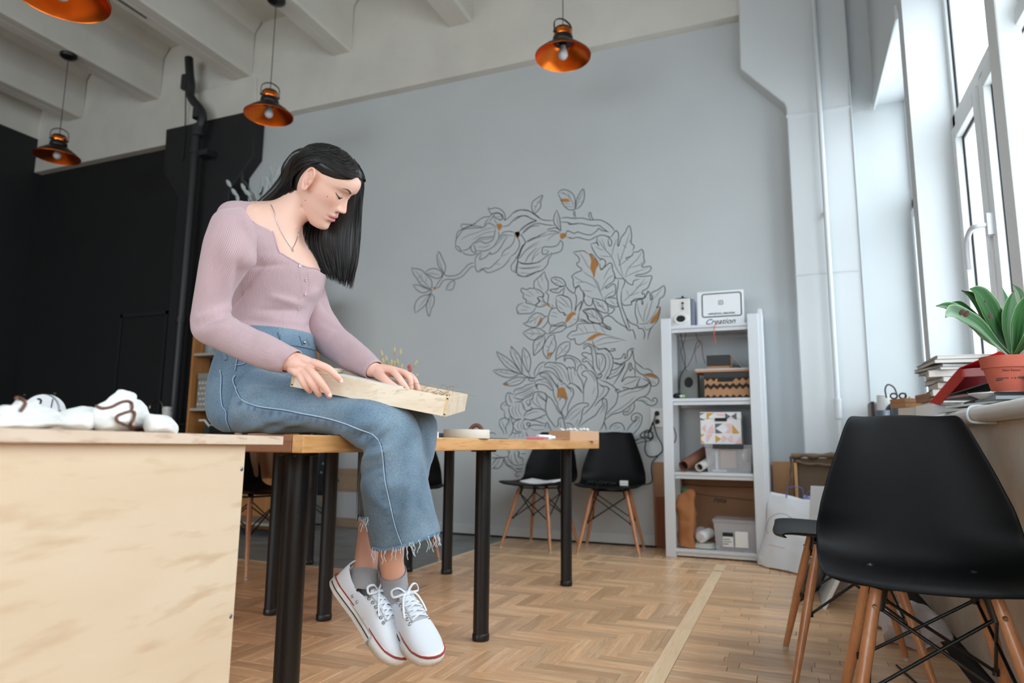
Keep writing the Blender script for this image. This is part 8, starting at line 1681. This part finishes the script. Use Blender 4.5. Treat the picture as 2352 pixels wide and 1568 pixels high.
6T 110 440 120 420 160 405 190 420|6T 110 440 115 480 140 520 155 560|6t 130 430 150 480 170 520|6T 210 390 225 400 225 430 240 480 230 540 200 580|6T 210 390 195 440 170 500 180 560|6t 210 420 205 480
6T 240 480 245 450 270 430 320 415|6T 240 490 270 530 320 530|6t 300 430 280 480 300 520|6t 330 430 310 480 330 520|6T 335 440 345 420 380 420|6T 335 450 340 500 370 520
6T 370 480 365 455 385 450 400 465 380 480 375 465|6T 400 430 450 430 500 450 540 460|6T 370 510 400 480 450 470 540 480|6T 360 530 370 570 400 590|6t 390 500 450 520 540 510
6T 230 540 260 550 330 540|6t 250 590 260 555|6t 290 590 300 550|6t 320 590 340 550
6T 540 500 545 460 560 450 580 490 600 530|6t 560 470 565 510|6T 460 110 440 70 480 50 540 40|6T 460 130 450 100 480 90 540 100 590 140 620 150|6T 470 80 460 120 475 145
6t 490 60 560 80 600 130|6t 430 180 420 240 460 290 540 330|6t 470 170 460 240 500 300
6T 540 165 550 220 545 290|6T 5 560 20 545 50 545 80 560
7T 80 270 140 275 230 275 300 270 380 265 420 255|7t 90 170 200 225 300 270|7t 90 305 170 295
7T 340 280 320 350 290 430 240 480 180 500 130 485 170 430|7T 340 280 250 280 180 300 130 370 100 430|7T 80 500 120 490 170 430|7t 260 290 200 380 170 440
7T 400 130 440 160 430 220 430 280 470 350 520 410 590 435 640 435|7T 460 130 440 200|7t 490 220 490 320 540 400|7T 550 140 560 230 580 320 640 420
7T 350 290 345 360 380 420 440 460 520 510 580 550 620 565|7T 360 300 390 380 430 430 500 450|7t 400 290 430 360 500 400|7T 440 440 540 470
7T 590 130 650 160 650 210 620 240 680 270 720 290 725 380|7T 690 200 800 190|7T 630 160 640 210|7t 620 260 700 320
7T 640 435 760 405|7T 570 505 720 520|7T 590 565 720 560|7T 630 580 580 605 570 640 610 660 660 640|7t 500 480 640 500 740 480
"""
FILLS = """
1 1080 465 1135 460 1140 500 1110 535 1090 505|1 1285 560 1335 545 1340 580 1315 620 1290 595|1 365 1180 385 1168 402 1180 385 1205
2 470 162 540 158 560 188 480 188|2 462 515 500 500 522 520 515 545 475 562|2 10 495 50 488 60 510 45 550 20 520|2 755 712 775 712 800 745 845 790 845 830 825 860 805 955 790 910 765 850 775 780
2 1465 1240 1465 1300 1440 1360 1400 1400 1362 1405 1385 1355 1430 1300
3 660 375 680 365 702 395 695 412 672 400|3 880 590 885 540 920 490 960 472 990 480 992 500 960 515 935 550 910 575|3 600 525 610 540 600 580 575 620 550 640 560 610 580 570
3 670 990 672 950 690 930 728 925 715 950 690 970|3 1115 790 1140 760 1200 722 1260 712 1335 725 1280 735 1230 750 1180 785 1130 795
3 255 850 285 880 268 890|3 170 1285 200 1268 238 1275 225 1292 190 1295|3 785 1440 785 1380 800 1330 840 1318 870 1330 880 1370 893 1400 888 1455 860 1430 820 1430
4 1650 370 1720 360 1770 380 1800 415 1740 400 1690 390
"""
INKM = mat('mural_ink', (.31, .325, .33), .85); INKT = mat('mural_ink_soft', (.44, .46, .465), .9); OCH = mat('mural_ochre', (.69, .48, .26), .8, var=.06)
MDATA = []
def wallpt(key, x, y, off=.0):
    ox_, oy_, s_ = MUR[key]; p = ony(ox_+x/s_, oy_+y/s_, YW); return Vector((p.x, YW-off, p.z))
def ribbon(b, P, w0, off):
    K = len(P)
    if K < 2: return
    k = len(b.v); T_ = []
    for i in range(K):
        d = P[min(i+1, K-1)]-P[max(i-1, 0)]; d = d.normalized() if d.length > 1e-7 else Vector((1, 0, 0)); n_ = Vector((-d.z, 0, d.x)); f_ = min(1, .45+.55*min(i, K-1-i)/2.5); w_ = w0*f_
        b.v.append(P[i]+n_*w_+Vector((0, -off, 0))); b.v.append(P[i]-n_*w_+Vector((0, -off, 0)))
    for i in range(K-1): b.f.append((k+2*i, k+2*i+1, k+2*i+3, k+2*i+2)); b.m.append(0)
mb_T, mb_t, mb_f = MB(), MB(), MB()
for line in STROKES.strip().replace('\n', '|').split('|'):
    tok = line.split(); key, wt = tok[0][0], tok[0][1]; xy = list(map(float, tok[1:])); pts = [(xy[i], xy[i+1]) for i in range(0, len(xy)-1, 2)]
    P = [wallpt(key, *p) for p in cr(pts, 4)]
    if wt == 'T': ribbon(mb_T, P, .0033, .0012)
    else: ribbon(mb_t, P, .0024, .0010)
for line in FILLS.strip().replace('\n', '|').split('|'):
    tok = line.split(); key = tok[0]; xy = list(map(float, tok[1:])); pts = [(xy[i], xy[i+1]) for i in range(0, len(xy)-1, 2)]
    P = [wallpt(key, *p, .0008) for p in cr(pts, 3, closed=True)]; k = len(mb_f.v); mb_f.v += P; mb_f.f.append(tuple(range(k, k+len(P)))); mb_f.m.append(0)
mural = tag(build('mural', mb_T, INKM), 'wall drawing of peonies, magnolias and leaves in grey line with ochre fills', 'mural')
build('fine_lines', mb_t, INKT, mural); build('ochre_fills', mb_f, OCH, mural)
